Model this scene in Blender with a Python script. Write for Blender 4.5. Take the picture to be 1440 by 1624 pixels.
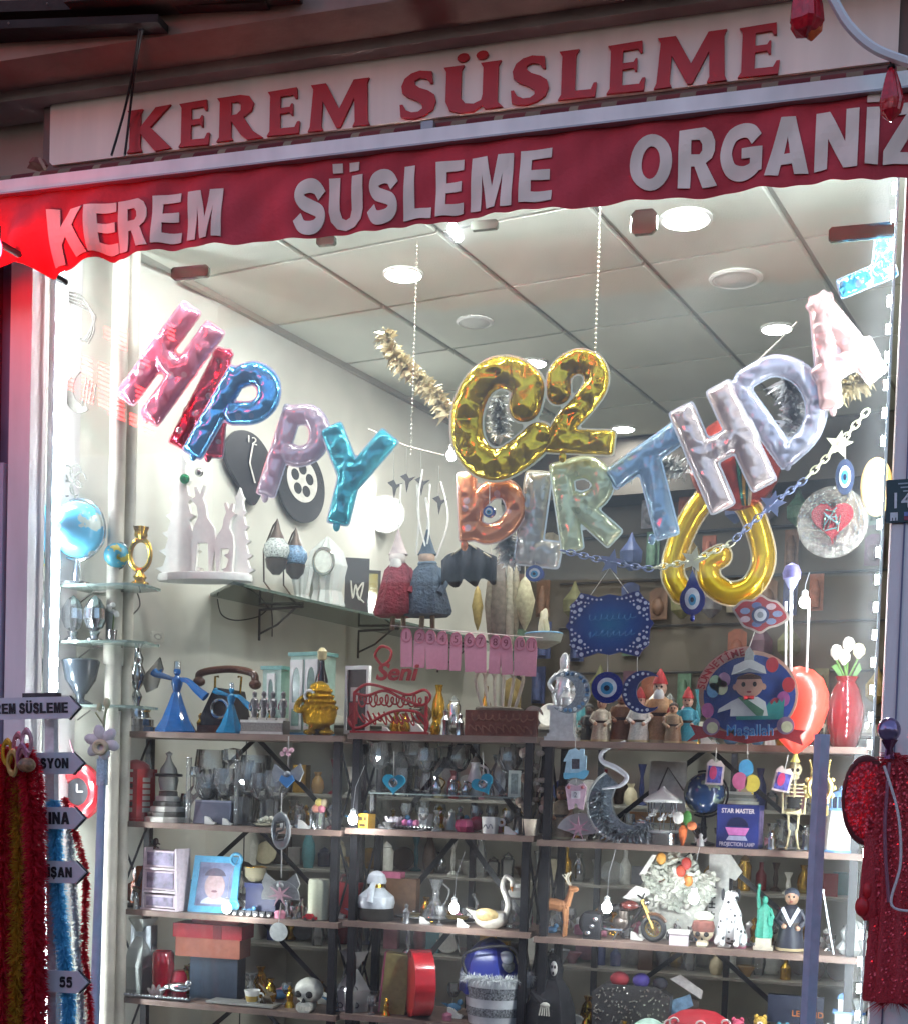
import bpy, bmesh, math, random
import numpy as np
from mathutils import Matrix, Vector
rnd = random.Random(7)
npr = np.random.default_rng(5)
for o in list(bpy.data.objects):
    bpy.data.objects.remove(o)
SC = bpy.context.scene
COL = SC.collection
# ------------------------------------------------------------------ camera
F, PCX, PCY = 2075.9, 720.0, 1321.3
YAW, PITCH, ROLL = 0.29771, -0.04172, 0.03151
GR = -0.19162                       # the room behind the glass is turned by this much
CAM = Vector((0, -4.28, 1.5))
_w = Vector((-math.sin(YAW) * math.cos(PITCH), math.cos(YAW) * math.cos(PITCH), math.sin(PITCH)))
_r0 = Vector((math.cos(YAW), math.sin(YAW), 0))
_u0 = _r0.cross(_w)
_r = math.cos(ROLL) * _r0 + math.sin(ROLL) * _u0
_u = -math.sin(ROLL) * _r0 + math.cos(ROLL) * _u0
cam = bpy.data.cameras.new('camera')
camo = bpy.data.objects.new('camera', cam)
COL.objects.link(camo)
mw = Matrix((_r, _u, -_w)).transposed().to_4x4()
mw.translation = CAM
camo.matrix_world = mw
cam.sensor_fit = 'HORIZONTAL'
cam.sensor_width = 36
cam.lens = F / 1440 * 36
cam.shift_y = (PCY - 812) / 1440
cam.clip_start = 0.05
cam.clip_end = 3000
SC.camera = camo
# ------------------------------------------------------------------ evening sky
W = bpy.data.worlds.new('World')
SC.world = W
W.use_nodes = True
wn = W.node_tree.nodes
sky = wn.new('ShaderNodeTexSky')
sky.sky_type = 'NISHITA'
sky.sun_disc = False
sky.dust_density = 4.0
sky.ozone_density = .6
sky.sun_elevation = math.radians(32.0)
sky.sun_rotation = math.radians(20)
wn['Background'].inputs['Strength'].default_value = SKY = 0.15
W.node_tree.links.new(sky.outputs[0], wn['Background'].inputs['Color'])
SC.view_settings.view_transform = 'Standard'
SC.view_settings.look = 'None'
SC.view_settings.gamma = 1
SC.view_settings.exposure = 1.3
SC.view_settings.use_curve_mapping = False
cy = SC.cycles
cy.use_denoising = True
cy.use_adaptive_sampling = True
cy.adaptive_threshold = .03
cy.max_bounces = 6
cy.transparent_max_bounces = 24
cy.diffuse_bounces = 3
cy.glossy_bounces = 3
cy.sample_clamp_indirect = 6
cy.sample_clamp_direct = 60
cy.caustics_reflective = False
cy.caustics_refractive = False
# ------------------------------------------------------------------ measuring helpers
def ray(px, py):
    return _r * ((px - PCX) / F) + _u * ((PCY - py) / F) + _w
def hit(px, py, Y):                       # point on the plane y = Y
    d = ray(px, py)
    return CAM + d * ((Y - CAM.y) / d.y)
def hitz(px, py, Z):
    d = ray(px, py)
    return CAM + d * ((Z - CAM.z) / d.z)
EX = Vector((math.cos(GR), math.sin(GR), 0))
EY = Vector((-math.sin(GR), math.cos(GR), 0))
def hite(px, py, e):                      # point on a plane parallel to the side wall
    d = ray(px, py)
    return CAM + d * ((e - CAM.dot(EX)) / d.dot(EX))
def unit(p):                              # metres per photograph pixel at point p
    return (p - CAM).dot(_w) / F
def at_z(px, Y, z):
    lo, hi = -800.0, 3200.0
    for _ in range(40):
        m = (lo + hi) / 2
        if hit(px, m, Y).z > z: lo = m
        else: hi = m
    return hit(px, lo, Y)
# ------------------------------------------------------------------ materials
def lin(c):
    if isinstance(c, str):
        c = [int(c[i:i + 2], 16) / 255 for i in (0, 2, 4)]
        return tuple(x / 12.92 if x <= .04045 else ((x + .055) / 1.055) ** 2.4 for x in c)
    return tuple(c)
_mc = {}
def M(c, r=.5, m=0., n=.15, s=.15, b=0., bs=None, e=0., coat=0., spec=.5, st=None):
    """plain procedural material: hex colour, roughness, metal, tone variation, noise scale (1/px), bump, emission"""
    k = ('M', c, r, m, n, s, b, bs, e, coat, spec, st)
    if k in _mc: return _mc[k]
    mt = bpy.data.materials.new('m_' + str(c)); mt.use_nodes = True
    N, L = mt.node_tree.nodes, mt.node_tree.links
    P = N['Principled BSDF']
    col = lin(c)
    P.inputs['Roughness'].default_value = r
    P.inputs['Metallic'].default_value = m
    P.inputs['Coat Weight'].default_value = coat
    P.inputs['Specular IOR Level'].default_value = spec
    tc = N.new('ShaderNodeTexCoord')
    no = N.new('ShaderNodeTexNoise'); no.inputs['Scale'].default_value = s; no.inputs['Detail'].default_value = 5
    if st:                                   # streaks: stretch the grain
        mp = N.new('ShaderNodeMapping'); mp.inputs['Scale'].default_value = st
        L.new(tc.outputs['Object'], mp.inputs[0]); L.new(mp.outputs[0], no.inputs['Vector'])
    else: L.new(tc.outputs['Object'], no.inputs['Vector'])
    rp = N.new('ShaderNodeValToRGB')
    rp.color_ramp.elements[0].position = .3; rp.color_ramp.elements[1].position = .7
    rp.color_ramp.elements[0].color = tuple(x * (1 - n) for x in col) + (1,)
    rp.color_ramp.elements[1].color = tuple(min(1, x * (1 + n * .6)) for x in col) + (1,)
    L.new(no.outputs['Fac'], rp.inputs[0]); L.new(rp.outputs[0], P.inputs['Base Color'])
    if b:
        n2 = N.new('ShaderNodeTexNoise'); n2.inputs['Scale'].default_value = bs or s * 4; n2.inputs['Detail'].default_value = 3
        L.new(tc.outputs['Object'], n2.inputs['Vector'])
        bp = N.new('ShaderNodeBump'); bp.inputs['Strength'].default_value = b; bp.inputs['Distance'].default_value = .003 if b < 2 else .006
        L.new(n2.outputs['Fac'], bp.inputs['Height']); L.new(bp.outputs[0], P.inputs['Normal'])
    if e:
        P.inputs['Emission Color'].default_value = col + (1,)
        P.inputs['Emission Strength'].default_value = e
    _mc[k] = mt
    return mt
def GLASS(c='dfe8e6', clear=.8, rough=.03):
    """thin clear glass: see-through face on, mirror-like at grazing angles"""
    k = ('G', c, clear, rough)
    if k in _mc: return _mc[k]
    mt = bpy.data.materials.new('glass_' + c); mt.use_nodes = True
    N, L = mt.node_tree.nodes, mt.node_tree.links
    N.remove(N['Principled BSDF'])
    tr = N.new('ShaderNodeBsdfTransparent'); tr.inputs[0].default_value = tuple(1 - (1 - x) * .35 for x in lin(c)) + (1,)
    gl = N.new('ShaderNodeBsdfGlossy'); gl.inputs['Roughness'].default_value = rough; gl.inputs['Color'].default_value = (.95, .97, .97, 1)
    df = N.new('ShaderNodeBsdfDiffuse'); df.inputs[0].default_value = lin(c) + (1,)
    fr = N.new('ShaderNodeFresnel'); fr.inputs[0].default_value = 1.55
    m1 = N.new('ShaderNodeMixShader'); m1.inputs[0].default_value = 1 - clear
    m2 = N.new('ShaderNodeMixShader')
    L.new(tr.outputs[0], m1.inputs[1]); L.new(df.outputs[0], m1.inputs[2])
    L.new(fr.outputs[0], m2.inputs[0]); L.new(m1.outputs[0], m2.inputs[1]); L.new(gl.outputs[0], m2.inputs[2])
    L.new(m2.outputs[0], N['Material Output'].inputs[0])
    _mc[k] = mt
    return mt
def GAUZE(c, t=.5, n=.4, s=.4):
    """thin cloth that lets light through"""
    k = ('Z', c, t, n, s)
    if k in _mc: return _mc[k]
    mt = M(c, .6, n=n, s=s).copy(); N, L = mt.node_tree.nodes, mt.node_tree.links
    P = N['Principled BSDF']; tl = N.new('ShaderNodeBsdfTranslucent'); tl.inputs[0].default_value = lin(c) + (1,)
    mx = N.new('ShaderNodeMixShader'); mx.inputs[0].default_value = t
    L.new(P.outputs[0], mx.inputs[1]); L.new(tl.outputs[0], mx.inputs[2]); L.new(mx.outputs[0], N['Material Output'].inputs[0])
    _mc[k] = mt
    return mt
def RADIAL(c0, c1, c2, rx, rz):
    """printed round colour fade, centre c0 to edge c2"""
    mt = bpy.data.materials.new('print_fade'); mt.use_nodes = True; N, L = mt.node_tree.nodes, mt.node_tree.links; P = N['Principled BSDF']; P.inputs['Roughness'].default_value = .35
    tc = N.new('ShaderNodeTexCoord'); mp = N.new('ShaderNodeMapping'); mp.inputs['Scale'].default_value = (1 / rx, .001, 1 / rz); L.new(tc.outputs['Object'], mp.inputs[0])
    vl = N.new('ShaderNodeVectorMath'); vl.operation = 'LENGTH'; L.new(mp.outputs[0], vl.inputs[0])
    rp = N.new('ShaderNodeValToRGB'); rp.color_ramp.elements[0].color = lin(c0) + (1,); rp.color_ramp.elements[1].color = lin(c2) + (1,); e = rp.color_ramp.elements.new(.55); e.color = lin(c1) + (1,)
    L.new(vl.outputs['Value'], rp.inputs[0]); L.new(rp.outputs[0], P.inputs['Base Color'])
    return mt
def FOIL(c, dots=True, clear=0., rough=.14, dot='e8e0ea', dr=.26, b=.6, metal=.7):
    """balloon foil in one colour with printed pale dots; CLEAR lets light through tinted film"""
    k = ('F', c, dots, clear, rough, dot)
    if k in _mc: return _mc[k]
    mt = bpy.data.materials.new('foil_' + c); mt.use_nodes = True
    N, L = mt.node_tree.nodes, mt.node_tree.links
    P = N['Principled BSDF']; col = lin(c)
    P.inputs['Metallic'].default_value = metal if not clear else .4
    P.inputs['Roughness'].default_value = rough
    tc = N.new('ShaderNodeTexCoord')
    mp = N.new('ShaderNodeMapping'); mp.inputs['Scale'].default_value = (1, .02, 1)
    L.new(tc.outputs['Object'], mp.inputs[0])
    if dots:
        vo = N.new('ShaderNodeTexVoronoi'); vo.inputs['Scale'].default_value = .046; vo.inputs['Randomness'].default_value = .75
        L.new(mp.outputs[0], vo.inputs['Vector'])
        lt = N.new('ShaderNodeMath'); lt.operation = 'LESS_THAN'; lt.inputs[1].default_value = dr
        L.new(vo.outputs['Distance'], lt.inputs[0])
        mx = N.new('ShaderNodeMix'); mx.data_type = 'RGBA'
        mx.inputs['A'].default_value = col + (1,); mx.inputs['B'].default_value = tuple(.5 * a + .5 * q for a, q in zip(lin(dot), col)) + (1,)
        L.new(lt.outputs[0], mx.inputs['Factor']); L.new(mx.outputs['Result'], P.inputs['Base Color'])
    else:
        P.inputs['Base Color'].default_value = col + (1,)
    no = N.new('ShaderNodeTexNoise'); no.inputs['Scale'].default_value = .03; no.inputs['Detail'].default_value = 2; no.inputs['Distortion'].default_value = .6
    L.new(tc.outputs['Object'], no.inputs['Vector'])
    bp = N.new('ShaderNodeBump'); bp.inputs['Strength'].default_value = b; bp.inputs['Distance'].default_value = .008
    L.new(no.outputs['Fac'], bp.inputs['Height']); L.new(bp.outputs[0], P.inputs['Normal'])
    if clear:
        tr = N.new('ShaderNodeBsdfTransparent'); tr.inputs[0].default_value = tuple(.45 + .55 * x for x in col) + (1,)
        mx2 = N.new('ShaderNodeMixShader')
        lw = N.new('ShaderNodeLayerWeight'); lw.inputs[0].default_value = .35
        mr = N.new('ShaderNodeMapRange'); mr.inputs['To Min'].default_value = 1 - clear; mr.inputs['To Max'].default_value = 1
        L.new(lw.outputs['Facing'], mr.inputs['Value']); L.new(mr.outputs[0], mx2.inputs[0])
        L.new(tr.outputs[0], mx2.inputs[1]); L.new(P.outputs[0], mx2.inputs[2])
        L.new(mx2.outputs[0], N['Material Output'].inputs[0])
    _mc[k] = mt
    return mt
# ------------------------------------------------------------------ shapes: each returns [(verts, faces)]
def box(x0, y0, z0, x1, y1, z1, bev=0):
    if bev:
        b = bev
        o = [(x0 + b, z0), (x1 - b, z0), (x1, z0 + b), (x1, z1 - b), (x1 - b, z1), (x0 + b, z1), (x0, z1 - b), (x0, z0 + b)]
        return pri(o, y0, y1)
    v = [(x, y, z) for z in (z0, z1) for y in (y0, y1) for x in (x0, x1)]
    return [(v, [(0, 2, 3, 1), (4, 5, 7, 6), (0, 1, 5, 4), (2, 6, 7, 3), (0, 4, 6, 2), (1, 3, 7, 5)])]
def lat(prof, cx=0, cy=0, n=18, fl=0, fd=0):
    """lathe about z; fl, fd: fluting count and depth"""
    v, f = [], []
    for r, z in prof:
        for i in range(n):
            a = 2 * math.pi * i / n
            q = r * (1 + fd * math.cos(fl * a)) if fl else r
            v.append((cx + q * math.cos(a), cy + q * math.sin(a), z))
    for j in range(len(prof) - 1):
        for i in range(n):
            k = (i + 1) % n
            f.append((j * n + i, j * n + k, (j + 1) * n + k, (j + 1) * n + i))
    if prof[0][0] > .01: f.append(tuple(range(n))[::-1])
    if prof[-1][0] > .01: f.append(tuple(range((len(prof) - 1) * n, len(prof) * n)))
    return [(v, f)]
def ell(cx, cy, cz, rx, ry=None, rz=None, n=14):
    ry = rx if ry is None else ry; rz = rx if rz is None else rz
    m = max(6, n // 2)
    v, f = [], []
    for j in range(m + 1):
        t = math.pi * j / m
        for i in range(n):
            a = 2 * math.pi * i / n
            v.append((cx + rx * math.sin(t) * math.cos(a), cy + ry * math.sin(t) * math.sin(a), cz - rz * math.cos(t)))
    for j in range(m):
        for i in range(n):
            k = (i + 1) % n
            f.append((j * n + i, j * n + k, (j + 1) * n + k, (j + 1) * n + i))
    return [(v, f)]
def tub(pts, r, n=8, cap=True):
    P = [Vector(p) for p in pts]
    R = r if isinstance(r, (list, tuple)) else [r] * len(P)
    v, f = [], []
    up = Vector((0.13, 1, .21)).normalized()
    for i, p in enumerate(P):
        t = (P[min(i + 1, len(P) - 1)] - P[max(i - 1, 0)])
        t = t.normalized() if t.length > 1e-9 else Vector((0, 0, 1))
        s = t.cross(up)
        s = s.normalized() if s.length > 1e-4 else t.cross(Vector((1, 0, 0))).normalized()
        q = s.cross(t)
        for k in range(n):
            a = 2 * math.pi * k / n
            c = p + (s * math.cos(a) + q * math.sin(a)) * R[i]
            v.append(tuple(c))
    for i in range(len(P) - 1):
        for k in range(n):
            l = (k + 1) % n
            f.append((i * n + k, i * n + l, (i + 1) * n + l, (i + 1) * n + k))
    if cap:
        f.append(tuple(range(n))[::-1]); f.append(tuple(range((len(P) - 1) * n, len(P) * n)))
    return [(v, f)]
def pri(out, y0, y1):
    """outline in x,z pushed from y0 to y1"""
    n = len(out)
    ar = sum(out[i][0] * out[(i + 1) % n][1] - out[(i + 1) % n][0] * out[i][1] for i in range(n))
    if ar < 0: out = out[::-1]
    v = [(x, y0, z) for x, z in out] + [(x, y1, z) for x, z in out]
    f = [tuple(range(n)), tuple(range(n, 2 * n))[::-1]]
    for i in range(n):
        j = (i + 1) % n
        f.append((i, i + n, j + n, j))
    return [(v, f)]
def tor(cx, cy, cz, R, r, ax='y', n=24, m=8, sx=1., sz=1.):
    v, f = [], []
    for i in range(n):
        a = 2 * math.pi * i / n
        for k in range(m):
            b = 2 * math.pi * k / m
            q = R + r * math.cos(b)
            if ax == 'y': v.append((cx + q * math.cos(a) * sx, cy + r * math.sin(b), cz + q * math.sin(a) * sz))
            elif ax == 'z': v.append((cx + q * math.cos(a) * sx, cy + q * math.sin(a) * sz, cz + r * math.sin(b)))
            else: v.append((cx + r * math.sin(b), cy + q * math.cos(a), cz + q * math.sin(a)))
    for i in range(n):
        for k in range(m):
            i2, k2 = (i + 1) % n, (k + 1) % m
            f.append((i * m + k, i * m + k2, i2 * m + k2, i2 * m + k))
    return [(v, f)]
def rot(sh, ax, deg, pv=(0, 0, 0)):
    mt = Matrix.Translation(pv) @ Matrix.Rotation(math.radians(deg), 4, ax) @ Matrix.Translation([-q for q in pv])
    return [([tuple(mt @ Vector(p)) for p in v], f) for v, f in sh]
def mov(sh, x=0, y=0, z=0, s=1):
    return [([(p[0] * s + x, p[1] * s + y, p[2] * s + z) for p in v], f) for v, f in sh]
def circ(cx, cz, rx, rz=None, n=24, a0=0, a1=360):
    rz = rx if rz is None else rz
    full = abs(a1 - a0) >= 360
    k = n if full else n + 1
    return [(cx + rx * math.cos(math.radians(a0 + (a1 - a0) * i / n)), cz + rz * math.sin(math.radians(a0 + (a1 - a0) * i / n))) for i in range(k)]
def mesh_of(name, sh, smooth=35):
    me = bpy.data.meshes.new(name)
    V, Fc, o = [], [], 0
    for v, f in sh:
        V += v; Fc += [tuple(i + o for i in q) for q in f]; o += len(v)
    me.from_pydata(V, [], Fc)
    me.validate()
    if smooth:
        me.shade_smooth(); me.set_sharp_from_angle(angle=math.radians(smooth))
    return me
def thing(name, label, cat, loc=(0, 0, 0), u=1., rz=0., group=None, kind=None, sx=1.):
    o = bpy.data.objects.new(name, None)
    o.empty_display_size = .05
    o.location = loc; o.rotation_euler = (0, 0, math.radians(rz)); o.scale = (u * sx, u, u)
    COL.objects.link(o)
    o['label'] = label; o['category'] = cat
    if group: o['group'] = group
    if kind: o['kind'] = kind
    return o
def part(T, name, mt, sh, smooth=35, **kw):
    me = sh if isinstance(sh, bpy.types.Mesh) else mesh_of(name, sh, smooth)
    o = bpy.data.objects.new(name, me)
    if mt: 
        if len(me.materials): me.materials[0] = mt
        else: me.materials.append(mt)
    if T is not None: o.parent = T
    COL.objects.link(o)
    for k, x in kw.items(): o[k] = x
    return o
def tag(o, label, cat, group=None):
    o['label'] = label; o['category'] = cat
    if group: o['group'] = group
    return o
def solo(name, label, cat, mt, sh, loc, u=1., rz=0., group=None, smooth=35, sx=1.):
    """a thing that is one mesh"""
    o = part(None, name, mt, sh, smooth)
    o.location = loc; o.scale = (u * sx, u, u); o.rotation_euler = (0, 0, math.radians(rz))
    return tag(o, label, cat, group)
def dup(o, parent=None):
    c = o.copy(); COL.objects.link(c); c.parent = parent
    for ch in o.children: dup(ch, c)
    return c
# outlines with holes, lettering
def flat(polys, th, bev=0.):
    """closed outlines (holes cut out) in x,z extruded to thickness th, front at y=-th/2"""
    cu = bpy.data.curves.new('c', 'CURVE'); cu.dimensions = '2D'; cu.fill_mode = 'BOTH'
    for p in polys:
        sp = cu.splines.new('POLY'); sp.points.add(len(p) - 1); sp.use_cyclic_u = True
        for i, (x, z) in enumerate(p): sp.points[i].co = (x, z, 0, 1)
    cu.extrude = th / 2
    if bev: cu.bevel_depth = bev
    return curve_mesh(cu)
def curve_mesh(cu):
    ob = bpy.data.objects.new('c', cu)
    me = bpy.data.meshes.new_from_object(ob)
    bpy.data.objects.remove(ob); bpy.data.curves.remove(cu)
    me.transform(Matrix.Rotation(math.pi / 2, 4, 'X'))
    me.materials.clear()
    return me
def text(body, h, th=1., off=0., sx=1., align='CENTER', space=1.):
    """lettering with cap height h, standing in x,z"""
    cu = bpy.data.curves.new('t', 'FONT'); cu.body = body
    cu.size = h / .69; cu.extrude = th / 2; cu.offset = off; cu.align_x = align; cu.space_character = space
    cu.resolution_u = 4
    me = curve_mesh(cu)
    if sx != 1: me.transform(Matrix.Diagonal((sx, 1, 1, 1)))
    return me
def bez(pts, n=8):
    """smooth curve through points (Catmull-Rom)"""
    P = [Vector(p) for p in pts]; out = []
    for i in range(len(P) - 1):
        a, b, c, d = P[max(i - 1, 0)], P[i], P[i + 1], P[min(i + 2, len(P) - 1)]
        for k in range(n):
            t = k / n
            out.append(tuple(.5 * ((2 * b) + (c - a) * t + (2 * a - 5 * b + 4 * c - d) * t * t + (3 * b - a - 3 * c + d) * t ** 3)))
    out.append(tuple(P[-1]))
    return out
def ribbon2(path, w):
    """outline of a stroke of half width w along a smooth x,z path"""
    P = bez([(x, 0, z) for x, z in path], 6); L_, R_ = [], []
    for i, p in enumerate(P):
        a, b = P[max(i - 1, 0)], P[min(i + 1, len(P) - 1)]
        dx, dz = b[0] - a[0], b[2] - a[2]; l = math.hypot(dx, dz) or 1
        ww = w[0] + (w[1] - w[0]) * i / (len(P) - 1) if isinstance(w, tuple) else w
        L_.append((p[0] - dz / l * ww, p[2] + dx / l * ww)); R_.append((p[0] + dz / l * ww, p[2] - dx / l * ww))
    return L_ + R_[::-1]
# foil balloon: strokes in x,z inflated, with a flat seam and puckered edge
def vnoise(x, y, seed, sc):
    g = np.random.default_rng(seed).random((64, 64))
    x = x / sc + 1000; y = y / sc + 1000
    xi = np.floor(x).astype(int); yi = np.floor(y).astype(int); fx = x - xi; fy = y - yi
    a = g[xi % 64, yi % 64]; b = g[(xi + 1) % 64, yi % 64]; c = g[xi % 64, (yi + 1) % 64]; d = g[(xi + 1) % 64, (yi + 1) % 64]
    return (a * (1 - fx) + b * fx) * (1 - fy) + (c * (1 - fx) + d * fx) * fy
def foil(strokes, rad, cell=2.2, puff=.8, wr=.25, seam=.12, seed=1, sq=.5, sq_ends=True):
    A = np.array([s[i] for s in strokes for i in range(len(s) - 1)], float)
    Bq = np.array([s[i + 1] for s in strokes for i in range(len(s) - 1)], float)
    RR = rad * (1 + seam)
    x0, z0 = np.minimum(A.min(0), Bq.min(0)) - RR - 3 * cell
    x1, z1 = np.maximum(A.max(0), Bq.max(0)) + RR + 3 * cell
    X, Z = np.meshgrid(np.arange(x0, x1, cell), np.arange(z0, z1, cell), indexing='ij')
    def dist(X, Z):
        best = np.full(X.shape, 1e9)
        for a, b in zip(A, Bq):
            d = b - a; L = max(d @ d, 1e-9)
            t = np.clip(((X - a[0]) * d[0] + (Z - a[1]) * d[1]) / L, 0, 1)
            if sq_ends:                          # flat cut ends with rounded corners
                l = math.sqrt(L); al = ((X - a[0]) * d[0] + (Z - a[1]) * d[1]) / l
                ov = np.maximum(np.maximum(-al, al - l), 0); pe = np.abs((X - a[0]) * -d[1] + (Z - a[1]) * d[0]) / l
                if l < rad * .9: best = np.minimum(best, np.hypot(ov, pe))
                else: best = np.minimum(best, (ov ** 6 + pe ** 6) ** (1 / 6))
            else: best = np.minimum(best, np.hypot(X - a[0] - t * d[0], Z - a[1] - t * d[1]))
        return best
    D = dist(X, Z); e = .3
    gx = (dist(X + e, Z) - dist(X - e, Z)) / (2 * e); gz = (dist(X, Z + e) - dist(X, Z - e)) / (2 * e)
    ok = D <= RR + cell
    out = (D > RR) & ok
    X = np.where(out, X - gx * (D - RR), X); Z = np.where(out, Z - gz * (D - RR), Z); D = np.minimum(D, RR)
    q = np.clip(D / rad, 0, 1)
    n1 = vnoise(X, Z, seed, rad * .55); n2 = vnoise(X, Z, seed + 9, rad * .22); n3 = np.abs(vnoise(X, Z, seed + 3, rad * .9) - .5) * 2
    H = rad * puff * (1 - q ** 2) ** sq * (1 - wr * n3) + rad * wr * .22 * (n1 - .5) * (1 - q ** 4)
    H += rad * wr * .35 * (n2 - .5) * np.clip(1 - np.abs(q - .8) * 4, 0, 1)
    H = np.maximum(H, 0) * (D < rad) + .25
    ids = -np.ones(X.shape, int)
    use = ok[:-1, :-1] & ok[1:, :-1] & ok[:-1, 1:] & ok[1:, 1:]
    need = np.zeros(X.shape, bool)
    need[:-1, :-1] |= use; need[1:, :-1] |= use; need[:-1, 1:] |= use; need[1:, 1:] |= use
    idx = np.argwhere(need); k = len(idx)
    ids[need] = np.arange(k)
    wav = np.where(D > rad, (vnoise(X, Z, seed + 5, rad * .2) - .5) * rad * .25, 0)
    V = [(X[i, j], -H[i, j] + wav[i, j], Z[i, j]) for i, j in idx] + [(X[i, j], H[i, j] + wav[i, j], Z[i, j]) for i, j in idx]
    Fc = []
    for i, j in np.argwhere(use):
        a, b, c, d = int(ids[i, j]), int(ids[i + 1, j]), int(ids[i + 1, j + 1]), int(ids[i, j + 1])
        Fc.append((a, b, c, d)); Fc.append((d + k, c + k, b + k, a + k))
    return [(V, Fc)]
def tinsel(path, rad, n, ln=1., w=1.2, seed=1):
    """metallic boa: thousands of narrow strips standing out from a path"""
    g = random.Random(seed); V, Fc = [], []
    P = [Vector(p) for p in path]
    seg = [(P[i + 1] - P[i]).length for i in range(len(P) - 1)]; tot = sum(seg)
    for k in range(n):
        s = g.random() * tot; i = 0
        while i < len(seg) - 1 and s > seg[i]: s -= seg[i]; i += 1
        t = (P[i + 1] - P[i]).normalized(); c = P[i] + t * s
        a = g.random() * 6.283
        q = t.orthogonal().normalized(); d = (q * math.cos(a) + t.cross(q) * math.sin(a) + t * g.uniform(-.5, .5)).normalized()
        l = rad * g.uniform(.6, 1.15) * ln
        sd = d.cross(Vector((g.uniform(-1, 1), g.uniform(-1, 1), g.uniform(-1, 1)))).normalized() * w
        b = len(V)
        m = c + d * l * .55 + Vector((0, 0, -l * .08)); e = c + d * l + Vector((0, 0, -l * .25))
        V += [tuple(c - sd * .5), tuple(c + sd * .5), tuple(m + sd * .5), tuple(m - sd * .5), tuple(e)]
        Fc += [(b, b + 1, b + 2, b + 3), (b + 3, b + 2, b + 4)]
    return [(V, Fc)]
# ================================================================== the shop building
BW = Matrix((EX, EY, Vector((0, 0, 1)))).transposed()     # room axes
def room(e, n, z): return EX * e + EY * n + Vector((0, 0, z))
ZC = 3.55                                                  # ceiling
WALL_E, BACK_N = -2.842, 3.45
XL, XR = hit(72, 800, 0).x, hit(1404, 800, 0).x            # glass opening
m_plaster = M('a08a80', .9, n=.25, s=3, b=.5, bs=40)
m_cream = M('c9c7bc', .85, n=.16, s=2.2, b=.15, bs=20)
m_alu = M('dcd6d6', .5, m=.0, n=.2, s=6, st=(1, 1, .2))
m_alud = M('6a6680', .45, m=.3, n=.2, s=5)
m_dark = M('24242a', .6, n=.3, s=6)
def wbox(x0, y0, z0, x1, y1, z1): return box(x0, y0, z0, x1, y1, z1)
def rbox(e0, n0, z0, e1, n1, z1):                          # box along the room axes
    return [([tuple(room(*p)) for p in v], f) for v, f in box(e0, n0, z0, e1, n1, z1)]
pav = part(None, 'pavement', M('5c5a58', .85, n=.3, s=4, b=.4), wbox(-40, -3.0, -.3, 40, 0.0, 0.0)); pav['kind'] = 'structure'
rd = part(None, 'road', M('2c2c2e', .9, n=.3, s=6, b=.5), wbox(-60, -60, -.5, 60, -3.0, -.13)); rd['kind'] = 'structure'
ob = thing('opposite_building', 'dark closed building across the street behind the viewer', 'building', (0, -13, 0))
part(ob, 'wall', M('4a4440', .9, n=.3, s=1.2), box(-26, -6, -.14, 26, 0, 4.2))
for k in range(14):
    part(ob, 'window', M('15181d', .15), box(-24.5 + k * 3.5, -.02, 1.0, -22.7 + k * 3.5, .01, 2.8))
SB = thing('shop_building', 'shop front with plastered beam, grey aluminium pillars and lit room behind glass', 'building', (0, 0, 0))
part(SB, 'upper_wall', m_plaster, wbox(-14, 0, 3.61, 12, .34, 6.4))
part(SB, 'beam', M('a3908a', .9, n=.3, s=4, b=.6, bs=30), wbox(-14, -.16, hit(80, 150, -.16).z, 12, 0, hit(80, 92, -.16).z))
part(SB, 'upper_beam', M('94756a', .9, n=.35, s=4, b=.6, bs=30), wbox(-14, -.34, hit(80, 84, -.34).z, 12, 0, hit(80, 84, -.34).z + .45))
pl = part(SB, 'left_pillar', m_alud, wbox(-14, -.05, 0, XL - .115, .3, 3.61))
part(pl, 'pillar_strip', m_alu, wbox(XL - .112, -.075, 0, XL - .02, .25, 3.61))
part(pl, 'pillar_rib', M('a5a2b8', .5), wbox(XL - .17, -.085, 0, XL - .125, -.05, 2.62))
part(pl, 'pillar_rib', M('57253a', .5), wbox(XL - .215, -.10, 2.62, XL - .165, -.05, 3.61))  # maroon puts the red lamp's light on this rib into its colour
pr = part(SB, 'right_pillar', m_alu, wbox(XR + .02, -.06, 0, XR + .29, .3, 3.61))
part(pr, 'pillar_groove', m_alud, wbox(XR + .055, -.064, 0, XR + .06, -.0605, 3.61))
part(pr, 'pillar_groove', m_alud, wbox(XR + .20, -.064, 0, XR + .205, -.0605, 3.61))
part(SB, 'next_wall', M('c4b694', .9, n=.3, s=3, b=.5), wbox(XR + .29, .06, 0, 12, .3, 3.61))
part(SB, 'window_sill', m_alu, wbox(XL - .02, -.06, 0, XR + .02, .12, .28))
part(SB, 'floor', M('9a968e', .4, n=.15, s=2), rbox(-2.842, -1.2, -.04, 1.6, 3.45, .02))
part(SB, 'side_wall', m_cream, [([tuple(p) for p in [
    (XL - .10, .06, 0), tuple(room(WALL_E, .35, 0)), tuple(room(WALL_E, BACK_N, 0)), tuple(room(WALL_E - .12, BACK_N + .1, 0)), (XL - .2, .06, 0),
    (XL - .10, .06, 3.7), tuple(room(WALL_E, .35, 3.7)), tuple(room(WALL_E, BACK_N, 3.7)), tuple(room(WALL_E - .12, BACK_N + .1, 3.7)), (XL - .2, .06, 3.7)]],
    [(0, 5, 6, 1), (1, 6, 7, 2), (2, 7, 8, 3), (3, 8, 9, 4), (0, 4, 9, 5)])], smooth=0)
part(SB, 'back_wall', M('5d564c', .9, n=.25, s=2.5, b=.3), rbox(WALL_E, BACK_N, 0, 1.6, BACK_N + .1, 3.7))
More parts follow.
